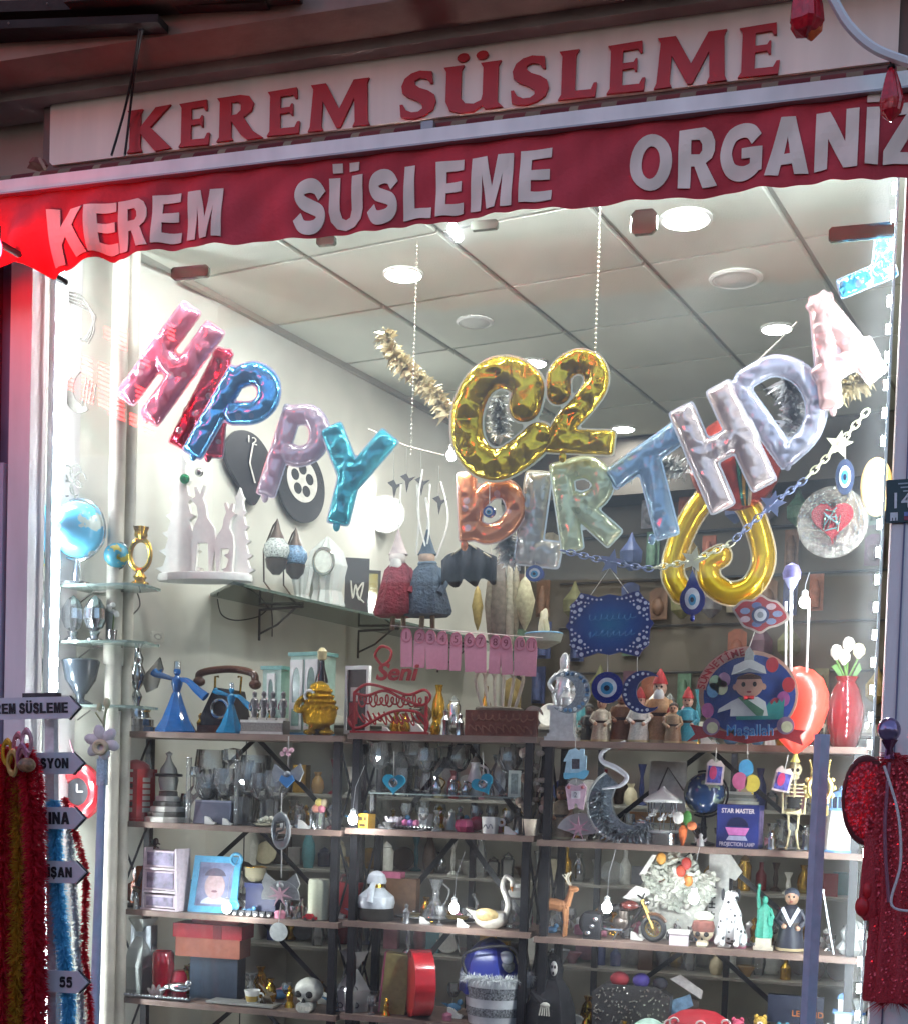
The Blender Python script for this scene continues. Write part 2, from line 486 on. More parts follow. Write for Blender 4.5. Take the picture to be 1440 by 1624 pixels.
part(SB, 'far_wall', M('8d8676', .9, n=.2, s=2), rbox(.45, .2, 0, .55, BACK_N, 3.7))
# suspended ceiling: grid with square tiles
ce = part(SB, 'ceiling', M('97988f', .6, n=.1, s=3), [([tuple(room(WALL_E - .1, 0, ZC + .012) * 0 + Vector(p)) for p in ((XL - .1, .01, ZC + .012), (.9, .01, ZC + .012), tuple(room(1.5, BACK_N, ZC + .012)), tuple(room(WALL_E - .1, BACK_N, ZC + .012)), (XL - .1, .01, ZC + .06), (.9, .01, ZC + .06), tuple(room(1.5, BACK_N, ZC + .06)), tuple(room(WALL_E - .1, BACK_N, ZC + .06)))], [(0, 1, 2, 3), (7, 6, 5, 4), (0, 4, 5, 1), (1, 5, 6, 2), (2, 6, 7, 3), (3, 7, 4, 0)])])
tm = mesh_of('ceiling_tile', pri([(-.289, .0), (-.283, -.006), (.283, -.006), (.289, 0), (.289, .01), (-.289, .01)], -.289, .289), 0)
m_tile = M('c6c9bd', .85, n=.13, s=1.3, b=.6, bs=140)
for i in range(7):
    for j in range(-1, 5):
        e, n = WALL_E + .3 + .6 * i, .746 - .3 + .597 * j
        c = room(e, n, ZC)
        if c.y < -.3: continue
        me = tm
        if c.y < .38:                               # cut at the glass
            bm = bmesh.new(); bm.from_mesh(tm)
            q = Matrix.Rotation(-GR, 3, 'Z') @ Vector((0, .012 - c.y, 0)); nn = Matrix.Rotation(-GR, 3, 'Z') @ Vector((0, -1, 0))
            r_ = bmesh.ops.bisect_plane(bm, geom=bm.verts[:] + bm.edges[:] + bm.faces[:], plane_co=q, plane_no=nn, clear_outer=True)
            me = bpy.data.meshes.new('ceiling_tile'); bm.to_mesh(me); bm.free()
            if not len(me.polygons): continue
        t = part(ce, 'ceiling_tile', m_tile, me); t.location = c; t.rotation_euler = (0, 0, GR)
part(SB, 'wall_trim', M('9b968a', .6), rbox(WALL_E, .1, ZC - .03, WALL_E + .025, BACK_N, ZC - .001))
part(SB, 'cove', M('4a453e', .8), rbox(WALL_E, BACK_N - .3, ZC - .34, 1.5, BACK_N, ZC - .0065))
# downpipes on the side wall
for px, r in ((187, .032), (207, .026)):
    p = hite(px, 700, WALL_E + .05)
    solo('wall_pipe', 'thick grey-white pipe running up the cream side wall' if px == 187 else 'thinner pale pipe beside the thick pipe on the cream wall', 'pipe',
         M('b9b4a8', .5, n=.2, s=12), lat([(r, .02), (r, ZC - .01)], n=16) + lat([(r * 1.2, 1.9), (r * 1.25, 1.92), (r * 1.25, 1.97), (r * 1.2, 1.99)], n=16), (p.x, p.y, 0))
# downlights and ceiling speakers
m_lit = M('fcfbf6', .5, n=0, e=145.)
for k, (px, py, r, lit) in enumerate(((640, 433, .070, 1), (1088, 345, .080, 1), (845, 574, .062, 1), (1232, 519, .062, 1), (988, 679, .062, 1), (1167, 440, .090, 0), (753, 509, .07, 0))):
    p = hitz(px, py, ZC - .006)
    where = ['above the gold garland', 'close behind the awning edge', 'behind the gold number balloon', 'above the pale D balloon', 'deep at the back wall'][k] if lit else ''
    T = thing('downlight' if lit else 'ceiling_speaker', ('lit round recessed downlight in the ceiling ' + where) if lit else
              ('large unlit round white speaker in the tiled ceiling' if r > .08 else 'small unlit round white speaker in the ceiling above the gold garland'), 'downlight' if lit else 'speaker', p,
              group='lit downlights in the tiled ceiling' if lit else None)
    part(T, 'trim_ring', M('e6e6e0', .35), lat([(r, 0), (r * 1.18, 0), (r * 1.2, -.006), (r * 1.05, -.012), (r, -.008)], n=32))
    if lit: part(T, 'lens', m_lit, lat([(r * .98, -.0085), (r * .9, -.010), (.0, -.012)], n=32))
    else: part(T, 'grille', M('cfcfc8', .6, b=1., bs=300), lat([(r, -.0065), (r * .6, -.016), (.0, -.02)], n=32))
# ------------------------------------------------------------------ glass front with its fittings
def pane_mat():
    mt = bpy.data.materials.new('window_glass'); mt.use_nodes = True
    N, L = mt.node_tree.nodes, mt.node_tree.links
    N.remove(N['Principled BSDF'])
    tr = N.new('ShaderNodeBsdfTransparent'); tr.inputs[0].default_value = (.975, .985, .98, 1)
    gl = N.new('ShaderNodeBsdfGlossy'); gl.inputs['Roughness'].default_value = .012
    d1 = N.new('ShaderNodeBsdfDiffuse'); d1.inputs[0].default_value = (.75, .77, .8, 1)
    d2 = N.new('ShaderNodeBsdfTranslucent'); d2.inputs[0].default_value = (.75, .77, .8, 1)
    df = N.new('ShaderNodeMixShader'); df.inputs[0].default_value = .6; L.new(d1.outputs[0], df.inputs[1]); L.new(d2.outputs[0], df.inputs[2])
    fr = N.new('ShaderNodeFresnel'); fr.inputs[0].default_value = 1.33
    tc = N.new('ShaderNodeTexCoord'); no = N.new('ShaderNodeTexNoise'); no.inputs['Scale'].default_value = 5; no.inputs['Detail'].default_value = 8
    mr = N.new('ShaderNodeMapRange'); mr.inputs['From Min'].default_value = .45; mr.inputs['From Max'].default_value = .8; mr.inputs['To Min'].default_value = .020; mr.inputs['To Max'].default_value = .06
    L.new(tc.outputs['Object'], no.inputs[0]); L.new(no.outputs[0], mr.inputs[0])
    m0 = N.new('ShaderNodeMixShader'); L.new(mr.outputs[0], m0.inputs[0]); L.new(tr.outputs[0], m0.inputs[1]); L.new(df.outputs[0], m0.inputs[2])
    m2 = N.new('ShaderNodeMixShader'); L.new(fr.outputs[0], m2.inputs[0]); L.new(m0.outputs[0], m2.inputs[1]); L.new(gl.outputs[0], m2.inputs[2])
    L.new(m2.outputs[0], N['Material Output'].inputs[0])
    return mt
GW = thing('shop_window', 'large clear shop window with small metal patch fittings along its top', 'window', ((XL + XR) / 2, 0, .28))
gp = part(GW, 'glass_pane', pane_mat(), mov(wbox(XL, -.004, .28, XR, .004, 3.61), -(XL + XR) / 2, 0, -.28))
m_patch = GLASS('8f9a8c', .45, .1)
for px, py, w, h, rr in ((300, 430, 66, 18, -5), (1366, 366, 100, 22, -8), (1020, 350, 42, 38, 0), (516, 380, 32, 14, -4), (767, 355, 44, 14, -4)):
    p = hit(px, py, -.012); u = unit(p)
    o = part(GW, 'patch_fitting', m_patch, rot(box(-w / 2 * u, .002, -h / 2 * u, w / 2 * u, .022, h / 2 * u, bev=h * .2 * u), 'Y', 0))
    o.location = p - Vector(GW.location)
# ------------------------------------------------------------------ LED strips down both window edges
m_led = M('f2fbff', .5, n=0, e=125.)
m_ledt = M('f2fbfe', .5, n=0, e=185.)
for side, y0, y1, st in (('left', 425, 1700, 38), ('right', 300, 1700, 43)):
    sg = 1 if side == 'left' else -1
    x = (XL + .004) if sg > 0 else (XR - .004)
    px = 85 if sg > 0 else 1395
    za, zb_ = hit(px, y0, .06).z, hit(px, y1, .06).z
    T = thing('led_strip', 'lit white LED strip down the window edge beside the %s' % ('red-lit dark pillar' if side == 'left' else 'pillar with the house number plate'), 'led strip', (x, .06, zb_))
    H = za - zb_
    part(T, 'channel', M('a9b4bd', .4, m=.2), box(-.004, -.03, -.05, .004, .03, H + .05))
    n = int((y1 - y0) / st)
    lm = mesh_of('led_module', box(*(sorted((sg * .0045, sg * .016))[:1] + [-.010, -.013] + sorted((sg * .0045, sg * .016))[1:] + [.010, .013])), 0)
    for k in range(n + 1):
        o = part(T, 'led_module', m_led, lm); o.location = (0, 0, H * k / n)
zt_ = hit(720, 300, .05).z
T = thing('led_strip', 'lit white LED strip along the window top behind the awning valance', 'led strip', (XL + .35, .05, zt_))
part(T, 'channel', M('a9b4bd', .4, m=.2), box(0, -.015, .0245, XR - XL - .45, .015, .032))
lm = mesh_of('led_module', box(-.03, -.012, 0, .03, .012, .024), 0)
for k in range(11):
    o = part(T, 'led_module', m_ledt, lm); o.location = (.1 + (XR - XL - .65) * k / 10, 0, 0)
# ------------------------------------------------------------------ upper sign board with flared red capitals
GLY = {
 'E': [[(0,1),(.56,1.02),(.57,.78),(.53,.78),(.49,.87),(.25,.86),(.25,.6),(.43,.6),(.46,.67),(.49,.67),(.49,.41),(.46,.41),(.43,.48),(.25,.47),(.25,.14),(.53,.13),(.58,.25),(.63,.25),(.61,-.02),(0,0),(.05,.1),(.05,.9)]],
 'L': [[(0,1),(.32,1),(.27,.9),(.27,.15),(.52,.14),(.56,.27),(.61,.27),(.59,-.02),(0,0),(.05,.1),(.05,.9)]],
 'M': [[(0,1),(.3,1),(.57,.42),(.84,1),(1.14,1),(1.1,.9),(1.13,.1),(1.17,0),(.84,0),(.88,.1),(.86,.62),(.6,.02),(.52,.02),(.24,.62),(.22,.1),(.26,0),(-.04,0),(0,.1),(.05,.9)]],
 'K': [[(0,1),(.3,1),(.26,.9),(.26,.58),(.55,1.0),(.84,1.02),(.45,.55),(.87,.0),(.55,-.03),(.26,.42),(.26,.1),(.3,0),(0,0),(.05,.1),(.05,.9)]],
 'R': [[(0,1),(.42,1.01),(.58,.96),(.66,.8),(.62,.62),(.48,.5),(.66,.15),(.84,-.02),(.56,-.03),(.44,.1),(.26,.44),(.26,.1),(.3,0),(0,0),(.05,.1),(.05,.9)],[(.26,.87),(.36,.87),(.43,.8),(.43,.66),(.36,.58),(.26,.57)]],
 'S': [[(.52,.98),(.54,.72),(.5,.72),(.44,.83),(.32,.87),(.24,.82),(.24,.74),(.32,.65),(.46,.57),(.57,.46),(.6,.3),(.55,.13),(.42,.02),(.26,-.03),(.1,0),(.02,.05),(0,.32),(.05,.32),(.1,.19),(.2,.12),(.31,.12),(.38,.18),(.37,.28),(.28,.37),(.14,.46),(.04,.57),(.02,.73),(.07,.89),(.18,.99),(.32,1.03),(.44,1.0)]],
 'Ü': [[(0,1),(.3,1),(.26,.9),(.26,.3),(.33,.17),(.45,.14),(.56,.2),(.58,.32),(.58,.9),(.54,1),(.84,1),(.8,.9),(.8,.12),(.88,0),(.62,0),(.58,.08),(.45,-.03),(.25,-.03),(.1,.06),(.04,.25),(.04,.9)], circ(.28,1.17,.09,n=12), circ(.56,1.17,.09,n=12)],
}
def fit(me, x0, x1, z0, z1, ty):
    """stretch a standing outline mesh to the box x0..x1, z0..z1 at y = ty"""
    v = np.empty(len(me.vertices) * 3); me.vertices.foreach_get('co', v); v = v.reshape(-1, 3)
    lo, hi = v.min(0), v.max(0)
    v[:, 0] = x0 + (v[:, 0] - lo[0]) / (hi[0] - lo[0]) * (x1 - x0)
    v[:, 2] = z0 + (v[:, 2] - lo[2]) / (hi[2] - lo[2]) * (z1 - z0)
    v[:, 1] += ty
    me.vertices.foreach_set('co', v.ravel()); me.update()
    return me
YS = -.10
tl, bl = hit(80, 163, YS), hit(78, 262, YS)
T = thing('sign_board', 'white shop sign board with flared red capital letters above the awning', 'sign', (tl.x, YS, bl.z))
LO = Vector(T.location)
xr = hit(1428, 0, YS).x
part(T, 'panel', M('ecd8ca', .35, n=.14, s=7, st=(1, 1, .12)), mov(box(tl.x, YS, bl.z, xr, YS + .06, tl.z, bev=.012), *(-LO)))
part(T, 'frame', M('6d5550', .6), mov(box(tl.x - .035, YS + .012, bl.z - .03, xr + .03, YS + .055, tl.z + .03, bev=.01), *(-LO)))
m_red = M('b50f14', .4, n=.12, s=10)
zb = hit(230, 243, YS).z; zt = hit(235, 172, YS).z
for ch, x0, x1 in (('K',203,274),('E',285,334),('R',345,419),('E',425,477),('M',490,588),('S',635,692),('Ü',703,798),('S',810,870),('L',885,946),('E',962,1023),('M',1037,1153),('E',1170,1236)):
    a, b = at_z((x0), YS, zb), at_z(x1, YS, zb)
    me = flat(GLY[ch], .016)
    fit(me, a.x, b.x, zb, zb + (zt - zb) * (1.24 if ch == 'Ü' else 1), YS - .002)
    me.transform(Matrix.Translation(-LO))
    part(T, 'letter', m_red, me)
# ------------------------------------------------------------------ retracted awning with lettered valance
YA = -.36
AW = thing('awning', 'retracted red awning with white lettered valance and white front bar', 'awning', (-1.5, YA, hit(720, 352, YA).z))
LO = Vector(AW.location)
def wmesh(sh): return mov(sh, *(-LO))
xa, xb = -4.2, .62
zc0, zc1 = hit(720, 221, YA - .02).z, hit(720, 198, YA - .02).z
part(AW, 'front_bar', M('e2d6d2', .4, m=.05, n=.15, s=9, st=(1, 1, .3)), wmesh(box(xa, YA - .02, zc0, xb, YA + .05, zc1)))
part(AW, 'front_bar_lip', M('a69da0', .4, m=.2), wmesh(box(xa, YA - .026, zc0 - .006, xb, YA + .04, zc0 - .0005)))
def stripes():
    mt = bpy.data.materials.new('awning_stripes'); mt.use_nodes = True
    N, L = mt.node_tree.nodes, mt.node_tree.links; P = N['Principled BSDF']; P.inputs['Roughness'].default_value = .9
    tc = N.new('ShaderNodeTexCoord'); sx = N.new('ShaderNodeSeparateXYZ'); L.new(tc.outputs['Object'], sx.inputs[0])
    m1 = N.new('ShaderNodeMath'); m1.operation = 'MULTIPLY'; m1.inputs[1].default_value = 4.2; L.new(sx.outputs[0], m1.inputs[0])
    fr = N.new('ShaderNodeMath'); fr.operation = 'FRACT'; L.new(m1.outputs[0], fr.inputs[0])
    rp = N.new('ShaderNodeValToRGB'); rp.color_ramp.interpolation = 'CONSTANT'
    rp.color_ramp.elements[0].color = lin('5f1c20') + (1,); rp.color_ramp.elements[1].position = .38; rp.color_ramp.elements[1].color = lin('8b7560') + (1,)
    e = rp.color_ramp.elements.new(.5); e.color = lin('6e2a28') + (1,); e = rp.color_ramp.elements.new(.8); e.color = lin('77604f') + (1,)
    L.new(fr.outputs[0], rp.inputs[0]); L.new(rp.outputs[0], P.inputs['Base Color'])
    return mt
zr = zc1 + .03
part(AW, 'fabric_roll', stripes(), wmesh([([(p[2] + xa, p[1] + YA + .12, p[0] + zr) for p in v], [q[::-1] for q in f]) for v, f in lat([(.05, 0), (.05, xb - xa)], n=20)]))
for xx in (-3.4, -1.4, .3):
    part(AW, 'folding_arm', M('8e8a8c', .4, m=.5), wmesh(box(xx, YA + .05, zr - .01, xx + .04, 0, zr + .03)))
zv1, zv0 = zc0 - .002, hit(720, 350, YA).z
HV = zv1 - zv0
def vwave(x, z):
    """how far the cloth hangs off its plane, and how far its lower edge is lifted"""
    t = max(0, min(1, (zv1 - z) / HV))
    y = t * (.012 * math.sin(7 * x + math.sin(2.2 * x)) + .009 * math.sin(19 * x + 2 * math.sin(3 * x))) + .004 * math.sin(31 * x + 9 * t)
    lf = max(0, min(1, (-2.30 - x) / .5))                     # crumpled end
    y += lf * t * (.03 * math.sin(26 * x + 4 * t) + .02 * math.sin(47 * x)) 
    dz = t * t * (.003 * math.sin(23 * x + 2 * math.sin(3.1 * x)) + .0025 * math.sin(61 * x + 3 * math.sin(5 * x)) - .005 * math.sin(2.3 * x))
    if x < -2.35 and t > .45:                                  # the cloth kinks back under itself
        k = min(1, (-2.35 - x) / .25) * (t - .45) / .55
        y += .06 * k * k; dz += .02 * k * math.sin(19 * x)
    return y, dz
V, Fc = [], []
NX, NZ = 420, 26
for i in range(NX + 1):
    for j in range(NZ + 1):
        x = xa + (xb - xa) * i / NX; z = zv1 - HV * j / NZ
        y, dz = vwave(x, z); V.append((x, YA + y, z + dz))
for i in range(NX):
    for j in range(NZ):
        a = i * (NZ + 1) + j; Fc.append((a, a + 1, a + NZ + 2, a + NZ + 1))
part(AW, 'valance', M('bd3440', .75, n=.3, s=7, b=.8, bs=60, st=(1, 1, .18)), wmesh([(V, Fc)]), smooth=180)
m_vlet = M('e6d2c4', .7, n=.16, s=9, st=(1, 1, .25))
_S = ribbon2([(.84, .70), (.70, .86), (.48, .90), (.26, .84), (.20, .71), (.30, .59), (.52, .51), (.76, .41), (.82, .26), (.70, .13), (.48, .10), (.26, .14), (.12, .31)], .135)
BLK = {
 'E': [[(0,0),(1,0),(1,.2),(.36,.2),(.36,.41),(.92,.41),(.92,.6),(.36,.6),(.36,.81),(.97,.81),(.97,1),(0,1)]],
 'L': [[(0,0),(.95,0),(.95,.2),(.36,.2),(.36,1),(0,1)]],
 'K': [[(0,0),(.33,0),(.33,.33),(.45,.46),(.66,0),(1.04,0),(.68,.64),(1.0,1),(.62,1),(.33,.64),(.33,1),(0,1)]],
 'R': [[(0,0),(.33,0),(.33,.39),(.42,.39),(.66,0),(1.04,0),(.72,.43),(.88,.5),(.95,.62),(.95,.78),(.86,.92),(.68,1),(0,1)],[(.33,.58),(.55,.58),(.62,.64),(.62,.74),(.55,.81),(.33,.81)]],
 'M': [[(0,0),(.27,0),(.27,.66),(.42,0),(.62,0),(.77,.66),(.77,0),(1.04,0),(1.04,1),(.66,1),(.52,.42),(.38,1),(0,1)]],
 'S': [_S],
 'O': [circ(.5, .5, .5, n=28), circ(.5, .5, .22, .30, n=24)],
 'G': [ribbon2([(.86, .70), (.72, .86), (.5, .9), (.26, .8), (.15, .5), (.26, .2), (.5, .1), (.72, .12), (.84, .2)], .14), [(.52, .37), (1, .37), (1, .56), (.52, .56)], [(.72, .1), (1, .1), (1, .3699), (.72, .3699)]],
 'A': [[(0,0),(.35,0),(.41,.18),(.68,.18),(.74,0),(1.09,0),(.72,1),(.37,1)],[(.47,.37),(.62,.37),(.545,.68)]],
 'N': [[(0,0),(.3,0),(.3,.53),(.68,0),(1,0),(1,1),(.7,1),(.7,.47),(.32,1),(0,1)]],
 'İ': [[(0,0),(.36,0),(.36,1),(0,1)],[(.0,1.08),(.36,1.08),(.36,1.26),(0,1.26)]],
 'Z': [[(0,0),(1,0),(1,.2),(.42,.2),(.98,.8),(.98,1),(.05,1),(.05,.8),(.55,.8),(0,.22)]],
 'Ü': [[(0,1),(0,.35),(.06,.15),(.22,.02),(.5,-.02),(.78,.02),(.94,.15),(1,.35),(1,1),(.68,1),(.68,.36),(.62,.22),(.5,.18),(.38,.22),(.32,.36),(.32,1)],[(.12,1.09),(.40,1.09),(.40,1.26),(.12,1.26)],[(.60,1.09),(.88,1.09),(.88,1.26),(.60,1.26)]],
}
BLK.update({
 'Y': [[(0,1),(.36,1),(.53,.62),(.7,1),(1.06,1),(.7,.42),(.7,0),(.36,0),(.36,.42)]],
 'I': [[(0,0),(.36,0),(.36,1),(0,1)]],
 'Ş': [_S, [(.40,-.02),(.58,-.02),(.56,-.2),(.40,-.2)]],
 '5': [ribbon2([(.86,.86),(.30,.86),(.26,.54),(.46,.60),(.70,.55),(.78,.36),(.70,.16),(.46,.1),(.24,.14),(.14,.26)], .12)],
})
def glyph(ch, th):
    if ch != 'G': return flat(BLK[ch], th)
    bm = bmesh.new()
    for k, p in enumerate(BLK['G']):
        me = flat([p], th); me.transform(Matrix.Translation((0, -th * .06 * k, 0))); bm.from_mesh(me); bpy.data.meshes.remove(me)
    out = bpy.data.meshes.new('letter'); bm.to_mesh(out); bm.free()
    return out
def blk(txt, h, th, right=None, sx=.62, gap=.13):
    """a line of heavy capitals as one mesh, its right end at x = right"""
    bm = bmesh.new(); x = 0.
    for ch in txt:
        if ch == ' ': x += .45 * h * sx; continue
        me = glyph(ch, th)
        co = [v.co.x for v in me.vertices]; lo, w = min(co), max(co) - min(co)
        me.transform(Matrix.Translation((x, 0, 0)) @ Matrix.Diagonal((h * sx, 1, h, 1)) @ Matrix.Translation((-lo, 0, 0)))
        bm.from_mesh(me); bpy.data.meshes.remove(me); x += (w + gap) * h * sx
    out = bpy.data.meshes.new('lettering'); bm.to_mesh(out); bm.free()
    out.transform(Matrix.Translation(((right or 0) - x, 0, 0)))
    return out
def vletter(ch, x0, x1, y0, y1):
    """bold letter sewn on the valance, px box"""
    xm = (x0 + x1) / 2
    zt_, zb_ = hit(xm, y0, YA).z, hit(xm, y1, YA).z
    me = glyph(ch, .003)
    fit(me, hit(x0, y1, YA).x, hit(x1, y1, YA).x, zb_, zt_, 0)
    bm = bmesh.new(); bm.from_mesh(me)
    xs = [v.co.x for v in bm.verts]
    for k in range(1, 8):
        bmesh.ops.bisect_plane(bm, geom=bm.verts[:] + bm.edges[:] + bm.faces[:], plane_co=(0, 0, zb_ + (zt_ - zb_) * k / 8), plane_no=(0, 0, 1))
        bmesh.ops.bisect_plane(bm, geom=bm.verts[:] + bm.edges[:] + bm.faces[:], plane_co=(min(xs) + (max(xs) - min(xs)) * k / 8, 0, 0), plane_no=(1, 0, 0))
    for v in bm.verts:
        y, dz = vwave(v.co.x, v.co.z); v.co.y += YA + y - .0045; v.co.z += dz
        v.co -= LO
    bm.to_mesh(me); bm.free()
    part(AW, 'letter', m_vlet, me)
for ch, x0, x1 in (('K',75,132),('E',134,184),('R',186,238),('E',243,289),('M',299,354)):
    vletter(ch, x0, x1, 330 - (x0 - 80) * .125, 404 - (x0 - 80) * .115)
for ch, x0, x1 in (('S',465,514),('Ü',520,574),('S',582,630),('L',640,683),('E',690,735),('M',747,813),('E',824,875)):
    vletter(ch, x0, x1, 284 - (x0 - 465) * .125 - (18 if ch == 'Ü' else 0), 368 - (x0 - 465) * .118)
for ch, x0, x1 in (('O',997,1064),('R',1074,1136),('G',1140,1207),('A',1212,1282),('N',1291,1359),('İ',1371,1392),('Z',1400,1462)):
    vletter(ch, x0, x1, 214 - (x0 - 997) * .125 - (20 if ch == 'İ' else 0), 306 - (x0 - 997) * .118)
# ------------------------------------------------------------------ red lamp on the next shop and lettering display across the street
p = hit(-14, 392, -.52)
T = thing('red_lamp', 'glowing red lamp fixed beside the awning end', 'lamp', p)
part(T, 'bulb', M('ff1020', .4, n=0, e=70.), ell(0, 0, 0, .035, .035, .045))
part(T, 'holder', m_dark, tub([(0, .03, .03), (-.02, .25, .05), (-.03, .47, .06)], .012) + lat([(.03, .03), (.03, .07), (.015, .09)]))
# ------------------------------------------------------------------ display racks
m_wood = M('7d675c', .55, n=.3, s=9, b=.2, bs=60)
m_black = M('17181c', .45, m=.2, n=.2, s=30)
RY, RD = .30, .32
ROWS = [hit(720, 1176, RY).z, hit(720, 1331, RY).z, hit(720, 1482, RY).z, hit(720, 1634, RY).z, hit(720, 1780, RY).z]
SH = [z + .011 for z in ROWS]                 # top of each shelf
def rack(px0, px1, label, lift=0):
    x0, x1 = hit(px0, 1300, RY).x, hit(px1, 1300, RY).x
    w = x1 - x0
    T = thing('display_rack', label, 'rack', (x0, RY, 0))
    top = SH[0]
    bm = mesh_of('shelf_board', box(0, 0, -.011, w, RD, .011), 0)
    for z in ROWS:
        o = part(T, 'shelf_board', m_wood, bm); o.location = (0, 0, z + lift)
    pm = mesh_of('post', box(-.014, -.014, 0, .014, .014, top - .022), 0)
    for x in (.03, w - .03):
        for y in (.03, RD - .03):
            # posts run between boards, so each bay gets its own length
            zs = [0] + [z for z in ROWS[::-1]]
            sh = []
            for a, b in zip(zs[:-1], zs[1:]):
                sh += box(-.014, -.014, a + (.0112 if a else 0), .014, .014, b - .0112)
            o = part(T, 'post', m_black, sh, 0); o.location = (x, y, lift)
    for x in (.03, w - .03):
        for a, b in zip(ROWS[1:], ROWS[:-1]):
            for s in (0, 1):
                y0, y1 = (.05, RD - .05) if s else (RD - .05, .05)
                part(T, 'side_brace', m_black, tub([(x + .004 * s, y0, a + .02 + lift), (x + .004 * s, y1, b - .02 + lift)], .005, 6))
    for k, (a, b) in enumerate(zip(ROWS[1:], ROWS[:-1])):
        h = b - a
        for s in (0, 1):
            xa_, xb_ = (.12 * w, .48 * w) if s else (.88 * w, .52 * w)
            d = .014
            part(T, 'back_brace', m_black, pri([(xa_ - d, a + .0115 + lift), (xa_ + d, a + .0115 + lift), (xb_ + d, b - .0115 + lift), (xb_ - d, b - .0115 + lift)], RD - .012 + .004 * s, RD - .0085 + .004 * s), 0)
    return T
rack(166, 541, 'wood and black metal rack holding the red phone box and violin')
rack(548, 846, 'wood and black metal rack holding the white swan and squat lamp', .012)
rack(852, 1372, 'long wood and black metal rack holding the skeleton and lighthouses')
# ================================================================== things hung in the upper window
def pxt(name, label, cat, px, py, Y, group=None, rz=0):
    """an Empty whose local x,z run in photograph pixels on the plane y = Y"""
    p = hit(px, py, Y); u = unit(p)
    T = thing(name, label, cat, p, u, rz, group, sx=(hit(px + 1, py, Y).x - p.x) / u)
    T.rotation_euler = (0, -ROLL, math.radians(rz))
    return T
def SEAM(mt):
    """the flat welded edge: paler film of the balloon's colour"""
    nm = mt.name + '_seam'
    if nm in bpy.data.materials: return bpy.data.materials[nm]
    c = tuple(.45 + .5 * x for x in lin(mt.name.split('_')[1].split('.')[0]))  # paler tint stands in for the edge catching light
    m = bpy.data.materials.new(nm); m.use_nodes = True; P = m.node_tree.nodes['Principled BSDF']
    P.inputs['Base Color'].default_value = c + (1,); P.inputs['Metallic'].default_value = .4; P.inputs['Roughness'].default_value = .25
    return m
def rel(px, py, pts): return [(x - px, py - y) for x, y in pts]
def balloon(name, label, px, py, Y, strokes, rad, mt, seed, tail=None, cat='balloon', group=None, **kw):
    T = pxt(name, label, cat, px, py, Y, group)
    S_ = [rel(px, py, s) for s in strokes]
    part(T, 'foil_body', mt, foil(S_, rad, seed=seed, seam=0, **kw), smooth=38)
    part(T, 'seam', SEAM(mt), foil(S_, rad * 1.13, cell=2.6, puff=.012, wr=0, seed=seed, seam=0), smooth=60)
    if tail:
        (x, y) = tail
        part(T, 'filling_tab', mt, ell(x - px, 0, py - y, 6, 2.5, 9, 10))
    return T
def smooth2(pts, n=5): return [(p[0], p[2]) for p in bez([(x, 0, y) for x, y in pts], n)]
G1, G2 = 'foil letters of the first banner word', 'foil letters of the second banner word'
balloon('letter_balloon', 'mauve pink foil letter H with dots at the start of the banner', 268, 585, .20,
        [[(294, 506), (208, 612)], [(331, 541), (246, 648)], [(252, 560), (288, 595)]], 18, FOIL('d58aa4', clear=.12), 3, (232, 658), group=G1, wr=.35)
balloon('letter_balloon', 'shiny red foil letter A between the pink H and blue P', 325, 645, .27,
        [[(352, 572), (286, 690)], [(352, 572), (340, 712)], [(304, 660), (345, 668)]], 14, FOIL('c8304c'), 4, (330, 724), group=G1, wr=.4)
balloon('letter_balloon', 'blue foil letter P with pale dots', 375, 650, .19,
        [[(372, 602), (312, 700)], smooth2([(372, 602), (402, 595), (424, 612), (424, 640), (404, 656), (372, 655)])], 17, FOIL('5aa8e4', dot='b8c4ea'), 5, (306, 716), group=G1, wr=.25)
balloon('letter_balloon', 'see-through pinkish foil letter P beside the blue P', 462, 715, .22,
        [[(462, 660), (426, 768)], smooth2([(462, 660), (492, 662), (507, 685), (500, 715), (475, 725), (452, 715)])], 15, FOIL('e6d4e0', clear=.5), 6, (420, 785), group=G1, wr=.3)
balloon('letter_balloon', 'turquoise crumpled foil letter Y ending the first word', 562, 750, .20,
        [[(531, 690), (552, 745)], [(607, 708), (562, 757)], [(556, 750), (540, 812)]], 17, FOIL('4cc8d8', dots=False, clear=.4, b=1.), 7, (534, 832), group=G1, wr=.6)
balloon('letter_balloon', 'copper orange foil letter b below the gold number', 780, 800, .24,
        [[(740, 762), (743, 840)], smooth2([(743, 828), (770, 846), (800, 838), (818, 812), (808, 782), (782, 776), (758, 795), (748, 825)])], 15, FOIL('ec9a68', clear=.3), 8, (736, 862), group=G2, wr=.35)
balloon('letter_balloon', 'clear silvery foil letter i beside the copper b', 842, 825, .26, [[(852, 770), (838, 875)], [(838, 875), (868, 880)]], 20, FOIL('e8e4da', dots=False, clear=.5, b=1.), 9, (812, 890), group=G2, wr=.5)
balloon('letter_balloon', 'pale yellow-green foil letter R', 928, 800, .23,
        [[(890, 748), (906, 855)], smooth2([(890, 748), (930, 742), (955, 765), (945, 790), (912, 800)]), [(915, 800), (963, 846)]], 17, FOIL('e6ecc6', clear=.5, dot='9aa090'), 10, group=G2, wr=.25)
balloon('letter_balloon', 'pale blue foil letter T between the yellow-green R and rosy H', 1030, 760, .22, [[(982, 748), (1068, 694)], [(1028, 730), (1055, 835)]], 18, FOIL('b4d2ea', clear=.45), 11, (1034, 855), group=G2, wr=.3)
balloon('letter_balloon', 'rosy silver foil letter H with white dots', 1148, 710, .18, [[(1086, 660), (1140, 788)], [(1146, 630), (1204, 756)], [(1112, 722), (1178, 692)]], 20, FOIL('f0dcd8', clear=.15), 12, group=G2, wr=.25)
